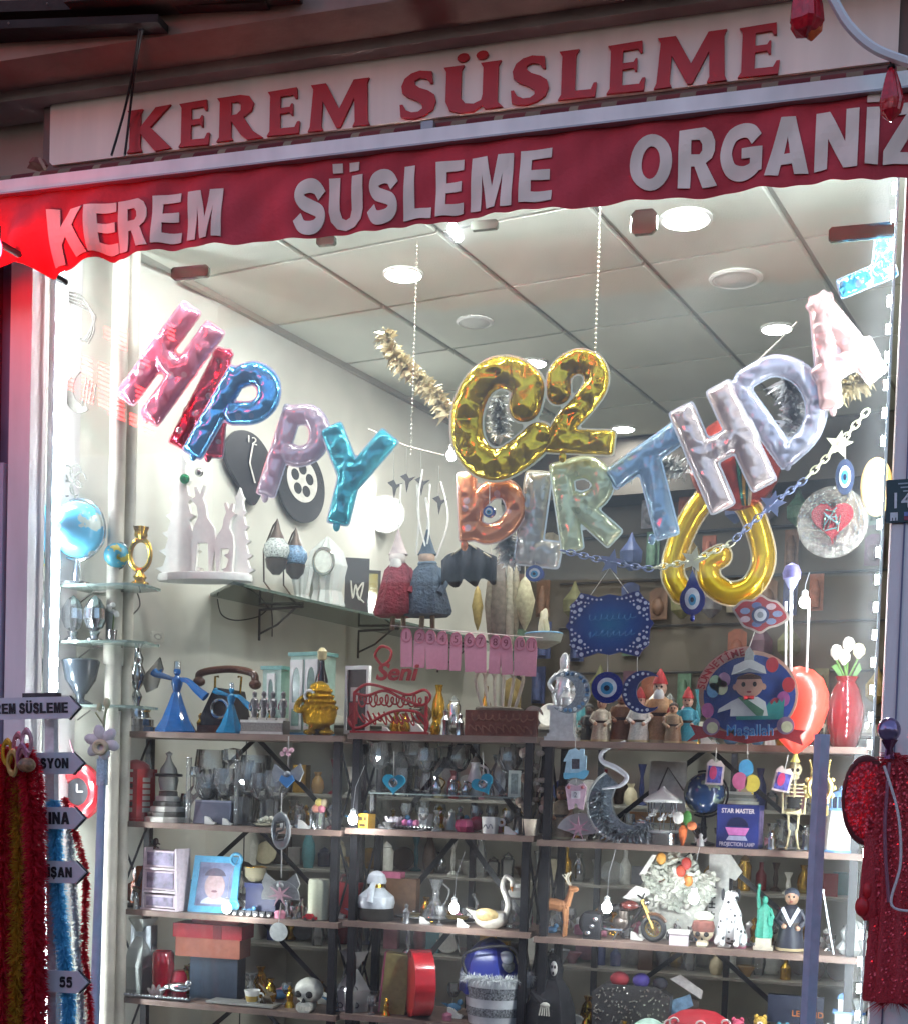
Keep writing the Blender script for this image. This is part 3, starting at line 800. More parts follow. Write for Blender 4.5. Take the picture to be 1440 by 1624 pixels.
balloon('letter_balloon', 'silvery lilac foil letter D with pale dots', 1235, 650, .20,
        [[(1170, 612), (1246, 722)], smooth2([(1180, 598), (1225, 580), (1270, 598), (1294, 645), (1284, 690), (1250, 722)])], 16, FOIL('d6d6e8', clear=.3), 13, (1250, 738), group=G2, wr=.35)
balloon('letter_balloon', 'rose foil letter A at the top end of the banner', 1330, 560, .18, [[(1302, 484), (1316, 628)], [(1302, 484), (1382, 588)], [(1308, 592), (1370, 562)]], 18, FOIL('ecc4c0', clear=.15), 14, (1322, 650), group=G2, wr=.4)
balloon('foil_balloon', 'bright blue limp foil balloon hanging by the window edge', 1372, 440, .16, [[(1345, 450), (1405, 432)], [(1398, 425), (1402, 392)]], 15, FOIL('4cb8ee', b=1.), 15, wr=.7)
gold = FOIL('e0bc2c', dots=False, rough=.10, b=.9)
balloon('number_balloon', 'large gold foil C shaped balloon hung above the copper b', 788, 664, .14,
        [smooth2([(832, 648), (836, 618), (812, 596), (782, 594), (756, 614), (741, 652), (743, 695), (762, 726), (792, 736), (824, 722), (852, 700)])], 25, gold, 21, (858, 690), wr=.45)
balloon('number_balloon', 'gold foil number 2 balloon hung on a bead chain', 918, 640, .14,
        [smooth2([(886, 620), (888, 590), (914, 574), (940, 586), (944, 614), (924, 642), (898, 668), (884, 694)]), [(884, 696), (955, 704)]], 19, gold, 22, (892, 722), wr=.45)
balloon('number_balloon', 'smooth dark gold number balloon curling like a 6 behind the garland', 1142, 870, .55,
        [smooth2([(1080, 936), (1066, 905), (1076, 858), (1104, 806), (1140, 776), (1180, 800), (1203, 850), (1210, 895), (1192, 932), (1158, 942), (1128, 922), (1124, 894), (1142, 882)])], 18, FOIL('dcb420', dots=False, rough=.16, b=.12), 23, wr=.04, puff=.95)
T = pxt('round_balloon', 'round red balloon with green and gold stripes behind the rosy H', 'balloon', 1166, 735, .50)
part(T, 'foil_body', FOIL('a83a2c', dots=False, rough=.2, b=.3), ell(0, 0, 0, 74, 60, 74, 28))
for k, c in enumerate(('2e6a5c', 'b98a3a', '2f4f48', 'c9b9a0')):
    part(T, 'stripe', FOIL(c, dots=False, rough=.2), tub([(8 + k * 10 + (k - 1) * 8 * math.sin(a), -62 * math.cos(a) * .98, 76 * math.sin(a) * .98) for a in np.linspace(-1.2, 1.2, 14)], 4, 6))
# bead chains from the ceiling
for px, y0, y1, Y, lb in ((652, 352, 720, .5, 'thin bead chain hanging in front of the gold garland'), (940, 338, 650, .16, 'thin bead chain holding the gold number 2')):
    a, b = hit(px + 3, y0, Y), hit(px, y1, Y)
    L_ = ZC - .01 - b.z
    bd = []
    for k in range(int(L_ / .016)):
        bd += ell(0, 0, k * .016, .0045, n=8)
    o = solo('bead_chain', lb, 'chain', M('c9c4b4', .3, m=.7), bd + tub([(0, 0, 0), (0, 0, L_)], .001, 5), b)
# the string that carries the balloons
def string(name, label, pts, r, mt, cat='string'):
    a = Vector(pts[0])
    return solo(name, label, cat, mt, tub([tuple(Vector(p) - a) for p in bez(pts, 8)], r, 6), a)
string('banner_string', 'thin pale string stretched under the ceiling behind the first word', [tuple(hit(585, 680, .9)), tuple(hit(640, 705, .9)), tuple(hit(705, 722, .9))], .0025, M('d8d2c4', .6))
string('banner_string', 'thin ribbon running up to the rose letter A', [tuple(hit(1180, 590, .24)), tuple(hit(1225, 550, .24)), tuple(hit(1264, 510, .24))], .0025, M('d8d2c4', .6))
# tinsel
m_gt = M('d8c8a0', .35, m=.35, n=.3)
def px_path(pts, Y): 
    a = hit(*pts[0], Y); return a, [tuple(hit(*q, Y) - a) for q in pts]
def garland(label, pts, Y, rad, n, mt, w=.004, seed=1, name='tinsel_garland', cat='garland', group=None, z0=None):
    a, P = px_path(pts, Y)
    P = bez(P, 6)
    T = thing(name, label, cat, a, 1., 0, group)
    part(T, 'core_string', mt, tub(P, .003, 5))
    part(T, 'tinsel', mt, tinsel(P, rad, n, w=w, seed=seed), smooth=0)
    return T
garland('gold and silver leaf garland hanging from the ceiling', [(612, 525), (625, 560), (655, 590), (690, 625), (712, 655)], .62, .055, 420, m_gt, .018, 3)
garland('silver tinsel hanging behind the pale D letter', [(1245, 600), (1262, 640), (1250, 690)], .30, .07, 420, M('dcdcde', .3, m=.35), .014, 4)
garland('silver tinsel bunch behind the pale blue T letter', [(985, 740), (1060, 735), (1085, 750)], .30, .05, 300, M('dad9d4', .3, m=.35), .014, 5)
garland('gold tinsel bunch under the rose letter A', [(1310, 630), (1350, 610), (1378, 600)], .26, .05, 240, m_gt, .014, 6)
garland('silver foil shreds hanging in the gold C', [(790, 630), (795, 690)], .24, .05, 260, M('dcdcd8', .3, m=.4), .014, 16)
garland('white foil shreds under the clear letter i', [(800, 850), (812, 890)], .28, .05, 220, M('dcdcd8', .3, m=.3), .014, 17)
# plastic chain garland with stars
def chain(label, pts, Y, c, star=True):
    a, P = px_path(pts, Y); P = [Vector(q) for q in bez(P, 6)]
    T = thing('chain_garland', label, 'garland', a, 1., 0, 'plastic chain garlands across the window')
    mt = M(c, .4)
    d = 0; tot = sum((P[i + 1] - P[i]).length for i in range(len(P) - 1)); n = max(4, int(tot / .022))
    lm = None
    for k in range(n):
        s = tot * k / n; i = 0
        while i < len(P) - 2 and s > (P[i + 1] - P[i]).length: s -= (P[i + 1] - P[i]).length; i += 1
        t = (P[i + 1] - P[i]).normalized(); q = P[i] + t * s
        if lm is None: lm = mesh_of('link', tor(0, 0, 0, .011, .0028, 'y', 12, 6, sx=1.4), 60)
        o = part(T, 'link', mt, lm); o.location = q
        o.rotation_euler = (math.radians(90 if k % 2 else 20), -math.atan2(t.z, t.x), 0)
    if star:
        q = P[len(P) // 2]
        pts_ = []
        for k in range(10):
            r = .045 if k % 2 == 0 else .02
            pts_.append((q.x + r * math.sin(k * math.pi / 5 + .2), q.z + r * math.cos(k * math.pi / 5 + .2)))
        part(T, 'star', mt, pri(pts_, q.y - .006, q.y - .002), 0)
chain('cream plastic chain garland with star near the oval eye charm', [(1372, 655), (1330, 705), (1275, 762)], .12, 'd9d6b4')
chain('grey-blue plastic chain garland with star over the gold 6 balloon', [(1272, 764), (1225, 800), (1160, 860)], .12, '7a83a8')
chain('cream plastic chain garland with star crossing the gold 6 balloon', [(1158, 862), (1100, 888), (1030, 902)], .12, 'd9d6b4')
chain('grey-blue plastic chain garland with star under the yellow-green R', [(1028, 902), (970, 892), (885, 872)], .12, '7a83a8')
# wall ornaments on the cream wall by the window
for k, (px, py, lb) in enumerate(((125, 500, 'pale metal wall ornament shaped like a curling feather on cream wall'), (128, 622, 'grey metal half-mask wall ornament on cream wall'), (113, 762, 'grey wire wall ornament of curls above the globe'))):
    T = pxt('wall_ornament', lb, 'ornament', px, py, .16)
    mt = M('5c5a54', .6)
    if k == 0:
        for a in range(4):
            part(T, 'curl', mt, tub([(x, 0, z) for x, z in smooth2([(-22, 40 - a * 4), (4 + a * 4, 30 - a * 8), (20 + a * 2, 0 - a * 3), (24 - a * 5, -26 - a * 4), (14 - a * 4, -46 + a * 3)])], 1.6, 6))
    elif k == 1:
        part(T, 'mask', mt, flat([circ(0, 0, 24, 33, 28, 100, 300) + circ(14, 6, 26, 30, 20, 260, 120)], 2))
        for a in range(4): part(T, 'slat', mt, tub([(2 + a * 6, -1, -24 + a * 2), (10 + a * 5, -1, 22 - a * 4)], 1.2, 6))
    else:
        for a in range(6):
            q = a * 1.05
            part(T, 'curl', mt, tub([(14 * math.cos(q) + 9 * math.cos(t), 0, 14 * math.sin(q) + 12 * math.sin(t)) for t in np.linspace(0, 5, 14)], 1.2, 6))
        part(T, 'stem', mt, tub([(0, 0, -8), (6, 0, -28), (0, 0, -40)], 1.5, 6))
# dark wall clock and paw disc on the side wall
p = hite(390, 745, WALL_E + .03); u = unit(p)
def wallthing(name, label, cat, px, py, off=.03, group=None):
    p = hite(px, py, WALL_E + off); u = unit(p)
    T = thing(name, label, cat, p, u, 0, group)
    T.rotation_euler = (0, 0, math.radians(90) + GR)
    T.scale = (u * 1.9, u, u)           # the wall runs away from the viewer
    return T
T = wallthing('wall_clock', 'dark drop-shaped wall clock with white hands on the cream wall', 'clock', 390, 738)
part(T, 'face', M('2b2a2e', .35, n=.2), pri(smooth2([(-30, 20), (-14, 48), (10, 52), (30, 30), (32, -4), (20, -40), (12, -58), (4, -56), (-10, -34), (-26, -8), (-30, 20)]), -3, 3))
part(T, 'hand', M('d9d6ce', .5), tub([(2, -5, 4), (10, -5, -24)], 1.1, 6)); part(T, 'hand', M('d9d6ce', .5), tub([(2, -5, 4), (6, -5, 36)], 1.0, 6))
me = text('12', 11, 1); me.transform(Matrix.Translation((4, -4.5, 36))); part(T, 'numeral', M('d9d6ce', .5), me)
T = wallthing('wall_plaque', 'round black plaque with white film-reel emblem on the wall', 'plaque', 478, 770)
part(T, 'disc', M('26272b', .5, n=.5, s=.25), pri(circ(0, 0, 34, 58, 36), -2, 2))
wm = M('d5d3ca', .5)
part(T, 'emblem', wm, flat([circ(0, 8, 22, 34, 28)] + [circ(11 * math.cos(a), 8 + 18 * math.sin(a), 6, 9, 14) for a in (1.57, .3, 2.84, 4.1, 5.3)], 5))
# far wall: mosaic lamps, crystal clock and small pictures on the long glass shelf
SZ = hite(420, 936, WALL_E + .33).z
T = thing('glass_shelf', 'long greenish glass shelf along the cream side wall', 'shelf', room(WALL_E, 1.0, SZ))
sb = [(0.002, -.66), (.33, -.92), (.36, 1.75), (.002, 1.75)]
v = [tuple(EX * e + EY * n + Vector((0, 0, z))) for z in (-.006, .006) for e, n in sb]
part(T, 'pane', GLASS('9fb8ac', .72), [(v, [(3, 2, 1, 0), (4, 5, 6, 7), (0, 1, 5, 4), (1, 2, 6, 5), (2, 3, 7, 6), (3, 0, 4, 7)])], 0)
for n in (-.3, .55, 1.4):
    a = EX * .002 + EY * n
    part(T, 'bracket', M('3a3632', .5), tub([tuple(a + Vector((0, 0, -.16))), tuple(a + Vector((0, 0, -.02))), tuple(a + EX * .24 + Vector((0, 0, -.013)))], .007, 6) + tub([tuple(a + Vector((0, 0, -.13))), tuple(a + EX * .1 + Vector((0, 0, -.09))), tuple(a + EX * .2 + Vector((0, 0, -.017)))], .005, 6))
STOP = SZ + .0065
def on_shelf(px, e):                         # on the glass shelf, e metres from the wall
    lo, hi = -800., 3000.
    for _ in range(40):
        m = (lo + hi) / 2
        if hite(px, m, WALL_E + e).z > STOP: lo = m
        else: hi = m
    p = hite(px, lo, WALL_E + e); p.z = STOP
    return p
# white wooden reindeer set
p = on_shelf(325, .20); u = unit(p)
T = thing('reindeer_decoration', 'white wooden forest scene with two deer on an oval base', 'decoration', p, u, 6)
mw_ = M('ece9e2', .6, n=.05)
part(T, 'base', mw_, [([(x * 78, y * 30, z) for x, y, z in v], f) for v, f in lat([(1, 0), (1.02, 4), (1.0, 11), (.97, 12)], n=36)])
def firt(x, h, w, k):
    o = []
    for s in (1, -1):
        q = []
        for i in range(k):
            z = h * i / k
            ww = w * (1 - i / k)
            q += [(x + s * (ww * .62 + 3), z), (x + s * (ww + 4), z + h / k * .3), (x + s * (ww * .72 + 2), z + h / k * .42)]
        o += q if s == 1 else q[::-1]
        if s == 1: o.append((x, h))
    return o
part(T, 'fir_tree', mw_, pri([(a, b + 12) for a, b in firt(-42, 195, 36, 7)], -5, 5), 0)
part(T, 'fir_tree', mw_, pri([(a, b + 12) for a, b in firt(56, 135, 24, 6)], -4, 4), 0)
def deer(x, s, d=1):
    o = [(-14, 0), (-10, 0), (-8, 38), (6, 38), (8, 0), (12, 0), (14, 42), (12, 58), (6, 70), (8, 84), (16, 92), (10, 96), (12, 108), (8, 108), (4, 98), (0, 110), (-4, 108), (0, 94), (-4, 84), (-6, 70), (-16, 56), (-18, 40)]
    return [(x + d * a * s, 12 + b * s) for a, b in o]
part(T, 'deer', mw_, pri(deer(-2, 1.25, -1), -11, -3)); part(T, 'deer', mw_, pri(deer(38, 1.0), -13, -5))
part(T, 'bauble', M('0f7a48', .12, m=.6), ell(-34, -9, 160, 8)); part(T, 'bauble', M('c8c8c4', .12, m=.9), ell(-10, -9, 170, 7))
# mosaic lanterns
for px, h, lb in ((437, 1.0, 'grey and white mosaic lantern on bent stand on the glass shelf'), (467, .92, 'blue mosaic lantern on bent stand beside the grey one')):
    p = on_shelf(px, .16 if h == 1 else .2); u = unit(p) * h
    T = thing('mosaic_lantern', lb, 'lamp', p, u, 0)
    br = M('4d4038', .4, m=.6)
    part(T, 'globe', M('b9c0bc' if h == 1 else '6d8dac', .25, n=.7, s=.35), lat([(8, 62), (17, 66), (21, 76), (20, 86), (12, 96)], n=20))
    part(T, 'cap', br, lat([(12, 96), (11, 100), (6, 110), (4, 118), (1, 128)], n=16)); part(T, 'cup', br, lat([(6, 40), (15, 50), (18, 64), (8, 65)], n=16))
    part(T, 'stand', br, tub([(0, 3, 3), (-22, 3, 30), (-24, 3, 80), (-8, 3, 118), (0, 0, 125)], 1.6, 6) + lat([(14, 0), (14, 3), (3, 6)], n=16))
# crystal clock
p = on_shelf(517, .18); u = unit(p)
cr = GLASS('e6eae6', .35, .08)
T = thing('crystal_clock', 'cut crystal mantel clock with carved sides on the glass shelf', 'clock', p, u, 10)
part(T, 'body', cr, lat([(24, 0), (28, 8), (22, 30), (26, 50), (30, 70), (24, 92), (10, 108), (2, 116)], n=22, fl=11, fd=.12), smooth=15)
part(T, 'dial', M('d6dcd2', .3), pri(circ(2, 72, 15, 19, 24), -34, -30)); part(T, 'dial_ring', M('b8b8ac', .2, m=.8), tor(2, -34, 72, 16, 2.2, 'y', 24, 6, sz=1.25))
p = on_shelf(478, .12); u = unit(p)
solo('crystal_vase', 'small fluted crystal vase beside the crystal clock', 'vase', cr, lat([(14, 0), (17, 6), (10, 20), (14, 40), (19, 62), (17, 64)], n=20, fl=10, fd=.12), p, u, smooth=15)
p = on_shelf(565, .17); u = unit(p)
T = thing('plaque', 'dark plaque with pale handwritten emblem on the glass shelf', 'plaque', p, u, 25)
part(T, 'board', M('3b3a3c', .4), box(-19, -3, 0, 19, 3, 94)); part(T, 'emblem', M('cfccc2', .5), tub([(x, -4, z) for x, z in smooth2([(-10, 58), (-6, 30), (-2, 52), (4, 28), (10, 56), (0, 38), (12, 24)])], 1.3, 6))
p = on_shelf(590, .12); u = unit(p)
T = thing('framed_mirror', 'narrow framed mirror at the end of the glass shelf', 'mirror', p, u, 25)
part(T, 'frame', M('3a342e', .5), flat([[(-12, 0), (12, 0), (12, 84), (-12, 84)], [(-8, 5), (8, 5), (8, 79), (-8, 79)]], 5)); part(T, 'glass', M('aab0ac', .08, m=.9, n=0), box(-8, -1, 5, 8, 1, 79))
# bright floodlight deep in the shop
p = hit(612, 815, 2.2)
T = thing('floodlight', 'glaring round white lamp facing out beside the turquoise Y', 'lamp', p)
part(T, 'lens', M('ffffff', .4, n=0, e=30.), lat([(.085, 0), (.07, .012), (0, .016)], n=28))
part(T, 'housing', M('b9b9b4', .4), lat([(.03, -.07), (.09, -.04), (.1, -.003), (.085, 0)], n=28))
for c in T.children: c.rotation_euler = (math.radians(-90), 0, 0)
for c in T.children:
    c.rotation_euler = (math.radians(90), 0, math.radians(15))
part(T, 'stalk', m_black, tub([(0, .06, 0), (-.1, .4, 0), (-.3, .7, .02)], .01, 6))
# small LED bulbs hanging on wires; the one between rack posts is added fill
for px, py, Y, lb in ((716, 722, .20, 'small glaring LED bulb hung left of the gold C'), (1276, 955, .14, 'small glaring LED bulb hung beside the balloon sticks'), (718, 362, -.03, 'small glaring LED bulb under the awning edge'), (360, 1441, .20, 'small glaring LED bulb hung before the blue baby photo frame'), (720, 1441, .20, 'small glaring LED bulb hung before the black oval tray'), (962, 1440, .20, 'small glaring LED bulb hung before the motorbike model'), (1100, 1425, .20, 'small glaring LED bulb hung before the foam bouquet'), (560, 1300, .22, 'small added LED fill bulb hung between two rack posts')):
    p = hit(px, py, Y)
    T = thing('led_bulb', lb, 'bulb', p, 1., 0, 'small LED bulbs')
    part(T, 'bulb', M('f6fbff', .4, n=0, e=120.), ell(0, 0, 0, .017, .017, .02))
    ln = {716: .10, 1276: .10, 718: .04}.get(px, .2)
    part(T, 'socket', M('b9b9b9', .4), lat([(.009, .017), (.010, .02), (.010, .035), (.004, .04)], n=12)); part(T, 'wire', M('b9b9b9', .4), tub([(0, 0, .038), (0, .02, ln * .6), (.01, .08 if ln > .15 else .03, ln)], .0011, 5))

q0 = hite(345, 955, WALL_E + .01)
string('wall_cable', 'thin dark cable looping on the wall under the glass shelf', [tuple(hite(x, y, WALL_E + .012)) for x, y in ((345, 950), (352, 975), (375, 984), (410, 978), (430, 966), (432, 1010))], .003, M('2a2826', .6), 'cable')
string('wall_cable', 'dark flex running down the wall beside the pipes', [tuple(hite(x, y, WALL_E + .012)) for x, y in ((214, 930), (222, 960), (204, 985), (206, 1020), (212, 1060))], .003, M('2a2826', .6), 'cable')
T = wallthing('wall_socket', 'white plastic wall socket beside the pipes', 'socket', 250, 1010, .006); part(T, 'plate', M('d8d4c8', .4), box(-8, -1, -8, 8, 1, 8, bev=1.5)); part(T, 'cup', M('b8b4a8', .4), tor(0, -1, 0, 4, 1))
# ================================================================== figures and gifts: middle of the window
LIFT = lambda px: .012 if 548 < px < 846 else 0
def I(name, label, cat, px, row, Y=.42, rz=0, group=None):
    p = at_z(px, Y, SH[row] + LIFT(px)); p.z += .0006
    return thing(name, label, cat, p, unit(p), rz, group)
silver = M('c9ccd0', .16, m=.95, n=.1)
goldm = M('c79a34', .22, m=.9, n=.2)
white = M('e4e2dc', .45, n=.06)
# corner glass shelves at the window edge with globes and eggs
for py, lb in ((928, 'upper small glass corner shelf holding the two globes'), (1018, 'lower small glass corner shelf holding the silver eggs'), (1120, 'lowest small glass corner shelf holding the dark bowl')):
    p = hit(150, py, .12)
    T = thing('corner_shelf', lb, 'shelf', (XL, .10, p.z))
    v = [(x, y, z) for z in (-.005, .005) for x, y in ((-.02, .02), (.30, .0), (.345, .05), (.34, .17), (.02, .27))]
    part(T, 'pane', GLASS('a8bdb6', .6), [(v, [(4, 3, 2, 1, 0), (5, 6, 7, 8, 9)] + [(i, (i + 1) % 5, (i + 1) % 5 + 5, i + 5) for i in range(5)])], 0)
    part(T, 'bracket', M('56524c', .4, m=.5), tub([(0, .14, -.05), (.06, .14, -.0085), (.2, .13, -.0085)], .003, 6))
CZ = [hit(150, py, .12).z + .0055 for py in (928, 1018, 1120)]
def C(name, label, cat, px, k, Y=.2, rz=0):
    p = at_z(px, Y, CZ[k]); return thing(name, label, cat, p, unit(p), rz)
def globe(T, r, zc, sea, land, stand):
    k = ('globe', sea, land)
    mt = bpy.data.materials.new('globe_map'); mt.use_nodes = True; N, L = mt.node_tree.nodes, mt.node_tree.links; P = N['Principled BSDF']
    P.inputs['Roughness'].default_value = .18
    tc = N.new('ShaderNodeTexCoord'); no = N.new('ShaderNodeTexNoise'); no.inputs['Scale'].default_value = 1.1 / r; no.inputs['Detail'].default_value = 6
    rp = N.new('ShaderNodeValToRGB'); rp.color_ramp.interpolation = 'CONSTANT'; rp.color_ramp.elements[0].color = lin(sea) + (1,); rp.color_ramp.elements[1].position = .56; rp.color_ramp.elements[1].color = lin(land) + (1,)
    L.new(tc.outputs['Object'], no.inputs[0]); L.new(no.outputs[0], rp.inputs[0]); L.new(rp.outputs[0], P.inputs['Base Color'])
    part(T, 'globe_ball', mt, ell(0, 0, zc, r, r, r, 28))
    part(T, 'meridian_arm', stand, tub([(-.42 * r * 1.12 * 0 + r * 1.1 * math.cos(a), 0, zc + r * 1.1 * math.sin(a)) for a in np.linspace(-2.0, 1.9, 20)], r * .05, 6))
    part(T, 'base', stand, lat([(r * .6, 0), (r * .6, 4), (r * .2, 8), (r * .1, max(9, zc - r * 1.08))], n=20))
globe(C('desk_globe', 'large sky-blue desk globe on silver stand at the window edge', 'globe', 122, 0, .16), 44, 88, '58b4de', 'b9c4bc', silver)
globe(C('desk_globe', 'small teal desk globe beside the large globe', 'globe', 184, 0, .22), 20, 50, '3f93ac', 'b9a844', silver)
T = C('gold_trophy', 'gold ring-shaped trophy with three prongs on the glass shelf', 'trophy', 222, 0, .18)
part(T, 'ring', goldm, tor(0, 0, 48, 18, 3.6, 'y', 28, 8, sz=1.35)); part(T, 'base', goldm, lat([(13, 0), (14, 4), (8, 8), (11, 13), (6, 20), (3, 24)], n=18)); part(T, 'crown', goldm, lat([(4, 72), (10, 78), (9, 84), (12, 92)], n=18, fl=6, fd=.2))
for px, lb in ((115, 'silver ridged egg ornament on foot at the window edge'), (150, 'silver ridged egg ornament beside the white flower')):
    T = C('egg_ornament', lb, 'ornament', px, 1, .17)
    part(T, 'egg', silver, lat([(3, 16), (12, 22), (17, 36), (16, 52), (9, 66), (1, 73)], n=20, fl=10, fd=.05), smooth=20); part(T, 'foot', silver, lat([(13, 0), (13, 4), (6, 9), (9, 16)], n=18))
T = C('flower_pick', 'small white artificial flowers in a cup behind the silver eggs', 'flowers', 178, 1, .20)
part(T, 'cup', silver, lat([(6, 0), (8, 20)], n=14)); part(T, 'stem', M('6a7a4a', .6), tub([(0, 0, 18), (2, 0, 45)], 1.2, 6))
for k in range(6): part(T, 'blossom', white, ell(7 * math.cos(k), 4 * math.sin(k), 44 + 3 * k, 5, 4, 4, 8))
T = C('dark_bowl', 'dark glazed bowl on a stem below the silver eggs', 'bowl', 127, 2, .18)
part(T, 'bowl', M('2b3138', .2), lat([(10, 18), (24, 40), (30, 70), (27, 72), (18, 40)], n=22)); part(T, 'foot', M('2b3138', .2), lat([(20, 0), (20, 4), (6, 10), (8, 18)], n=20))
# ---- row 0: top of the racks
T = I('silver_trophy', 'tall silver winged trophy on stepped base', 'trophy', 216, 0, .40)
part(T, 'base', silver, lat([(34, 0), (34, 8), (28, 10), (28, 20), (22, 23), (20, 32)], n=24)); part(T, 'stem', silver, lat([(8, 32), (5, 44), (9, 56), (4, 66), (12, 80)], n=16))
part(T, 'figure', silver, lat([(12, 80), (14, 92), (8, 106), (10, 116), (5, 126), (6, 132), (1, 138)], n=16))
part(T, 'wing', silver, pri([(8, 84), (40, 118), (46, 100), (36, 70), (18, 62)], -2, 2)); part(T, 'wing', silver, pri([(-8, 84), (-26, 110), (-34, 96), (-26, 72), (-14, 64)], -2, 2))
def dervish(px, s, lb, Y, c):
    T = I('dancer_figurine', lb, 'figurine', px, 0, Y)
    T.scale = T.scale * s
    m = M(c, .08, n=.2, coat=.6)
    part(T, 'skirt', m, lat([(34, 0), (35, 3), (24, 22), (14, 48), (8, 66), (6, 70)], n=24, fl=8, fd=.06)); part(T, 'torso', m, lat([(6, 70), (10, 84), (9, 92), (4, 97), (3, 100)], n=16))
    part(T, 'head', m, ell(0, 0, 105, 6.5, 6.5, 8)); part(T, 'hat', silver, lat([(6, 109), (5.5, 122), (0, 124)], n=14))
    part(T, 'arm', m, tub(bez([(7, 0, 91), (24, -4, 88), (40, -2, 74), (56, 0, 62)]), [3.6 + .22 * i for i in range(25)], 8)); part(T, 'arm', m, tub(bez([(-7, 0, 92), (-22, 0, 96), (-38, -2, 100), (-44, -2, 104)]), [3.4 + .2 * i for i in range(25)], 8))
dervish(279, .92, 'tall glossy blue whirling dancer figurine with wide sleeves', .38, '1d63ab')
dervish(366, .66, 'short teal blue whirling dancer figurine with white tag', .38, '1f7fae')
T = I('vintage_telephone', 'old-style brown and black telephone with handset on cradle', 'telephone', 352, 0, .54)
bw, bk = M('5a3526', .3), M('1d1c20', .35)
part(T, 'body', bk, pri([(-26, 0), (40, 0), (40, 20), (28, 70), (-4, 74), (-26, 30)], -22, 22)); part(T, 'dial', silver, tor(8, -24, 40, 14, 3)); part(T, 'cradle', goldm, tub([(-14, 0, 72), (-14, 0, 92), (-8, 0, 92)], 2, 6) + tub([(30, 0, 66), (32, 0, 92), (26, 0, 92)], 2, 6))
part(T, 'handset', bw, tub(bez([(-42, 0, 86), (-38, 0, 98), (10, 0, 104), (50, 0, 98), (56, 0, 84)]), 6, 10) + ell(-42, 0, 84, 10, 10, 8) + ell(56, 0, 80, 10, 10, 8)); part(T, 'plinth', bw, box(-30, -26, 0, 44, -22.5, 14))
T = I('crate_box', 'small patterned crate carrying the row of soldier figurines', 'box', 421, 0, .36)
part(T, 'box', M('8d8680', .6, n=.5, s=.5), box(-36, -14, 0, 36, 14, 22)); part(T, 'slat', M('d0ccc4', .6), box(-37, -15, 18, 37, -14.2, 22) + box(-37, -15, 0, 37, -14.2, 4))
cp = Vector(T.location); cu = T.scale[0]
for k, dx in enumerate((-20, -4, 12, 30)):
    t = thing('soldier_figurine', 'small pewter soldier figurine standing on the patterned crate', 'figurine', cp + Vector((dx * cu, 0, 22.2 * cu)), cu, 0, 'pewter soldier figurines on the crate')
    d = M('8b888a', .3, m=.6, n=.4, s=.4)
    part(t, 'base', M('c4beb2', .6), box(-7, -6, 0, 7, 6, 4)); part(t, 'figure', d, lat([(3, 4), (5, 12), (4, 18), (6, 26), (6, 32), (2.5, 36), (4, 40), (3.5, 44), (0, 47)], n=10)); part(t, 'arm', d, tub([(5, 0, 31), (7, -3, 22), (3, -5, 18)], 1.5, 6)); part(t, 'arm', d, tub([(-5, 0, 31), (-7, -3, 23), (-6, -4, 17)], 1.5, 6))
def cabinet(px, w, h, lb, Y, rz, doors):
    T = I('mini_cabinet', lb, 'cabinet', px, 0, Y, rz)
    mm, dk = M('b6d3c2', .6, n=.1), M('4b6f69', .5)
    part(T, 'case', mm, box(-w / 2, -w * .3, 6, w / 2, w * .3, h)); part(T, 'top', M('7fb0a8', .6), box(-w / 2 - 3, -w * .3 - 3, h + .2, w / 2 + 3, w * .3 + 3, h + 6)); part(T, 'plinth', M('3d7fa8', .5), box(-w / 2 - 1, -w * .3 - 1, 0, w / 2 + 1, w * .3 + 1, 5.8))
    for s in doors:
        o = part(T, 'door', white, flat([[(s * w / 4 - w * .21, 10), (s * w / 4 + w * .21, 10), (s * w / 4 + w * .21, h - 6), (s * w / 4 - w * .21, h - 6)], [(s * w / 4 - w * .13, h * .42), (s * w / 4 + w * .13, h * .42)] + circ(s * w / 4, h * .68, w * .13, h * .18, 12, 0, 180)], 3)); o.location.y = -w * .3 - 2
        q = part(o, 'pane', M('7e958c', .15), box(s * w / 4 - w * .15, -.5, h * .4, s * w / 4 + w * .15, .5, h * .9))
        part(o, 'panel', M('8fae9f', .6), box(s * w / 4 - w * .12, -2.4, 16, s * w / 4 + w * .12, -1.6, h * .34))
cabinet(494, 62, 126, 'mint and white toy cabinet with arched glass doors', .52, -18, (-1, 1))
cabinet(436, 36, 104, 'narrow mint toy cabinet behind the soldiers', .55, -12, (0,))
T = I('framed_picture', 'white picture frame with dark print beside the mint cabinet', 'picture frame', 566, 0, .46, -12)
part(T, 'frame', white, flat([[(-22, 0), (22, 0), (22, 108), (-22, 108)], [(-18, 6), (18, 6), (18, 102), (-18, 102)]], 8)); part(T, 'print', M('4a4744', .5, n=.5, s=.12), box(-18, -1, 6, 18, 1, 102)); part(T, 'lettering', M('a8343c', .5), box(-14, -2.2, 16, 2, -1.2, 50)); part(T, 'caption', M('c8bfb4', .5), box(-12, -2.6, 52, 4, -1.3, 74))
T = I('gold_owl', 'gold knobbly owl-like figurine on stubby feet', 'figurine', 506, 0, .35)
gk = M('c99c28', .25, m=.9, n=.4, s=.5, b=3., bs=.6)
part(T, 'body', gk, lat([(6, 10), (24, 20), (28, 38), (22, 56), (17, 70), (14, 80), (4, 86)], n=24, fl=12, fd=.03)); part(T, 'foot', gk, ell(-14, -6, 5, 9, 13, 5) + tub([(-14, 0, 5), (-12, 0, 22)], 5, 8)); part(T, 'foot', gk, ell(16, -6, 5, 12, 13, 5) + tub([(16, 0, 5), (12, 0, 22)], 5, 8))
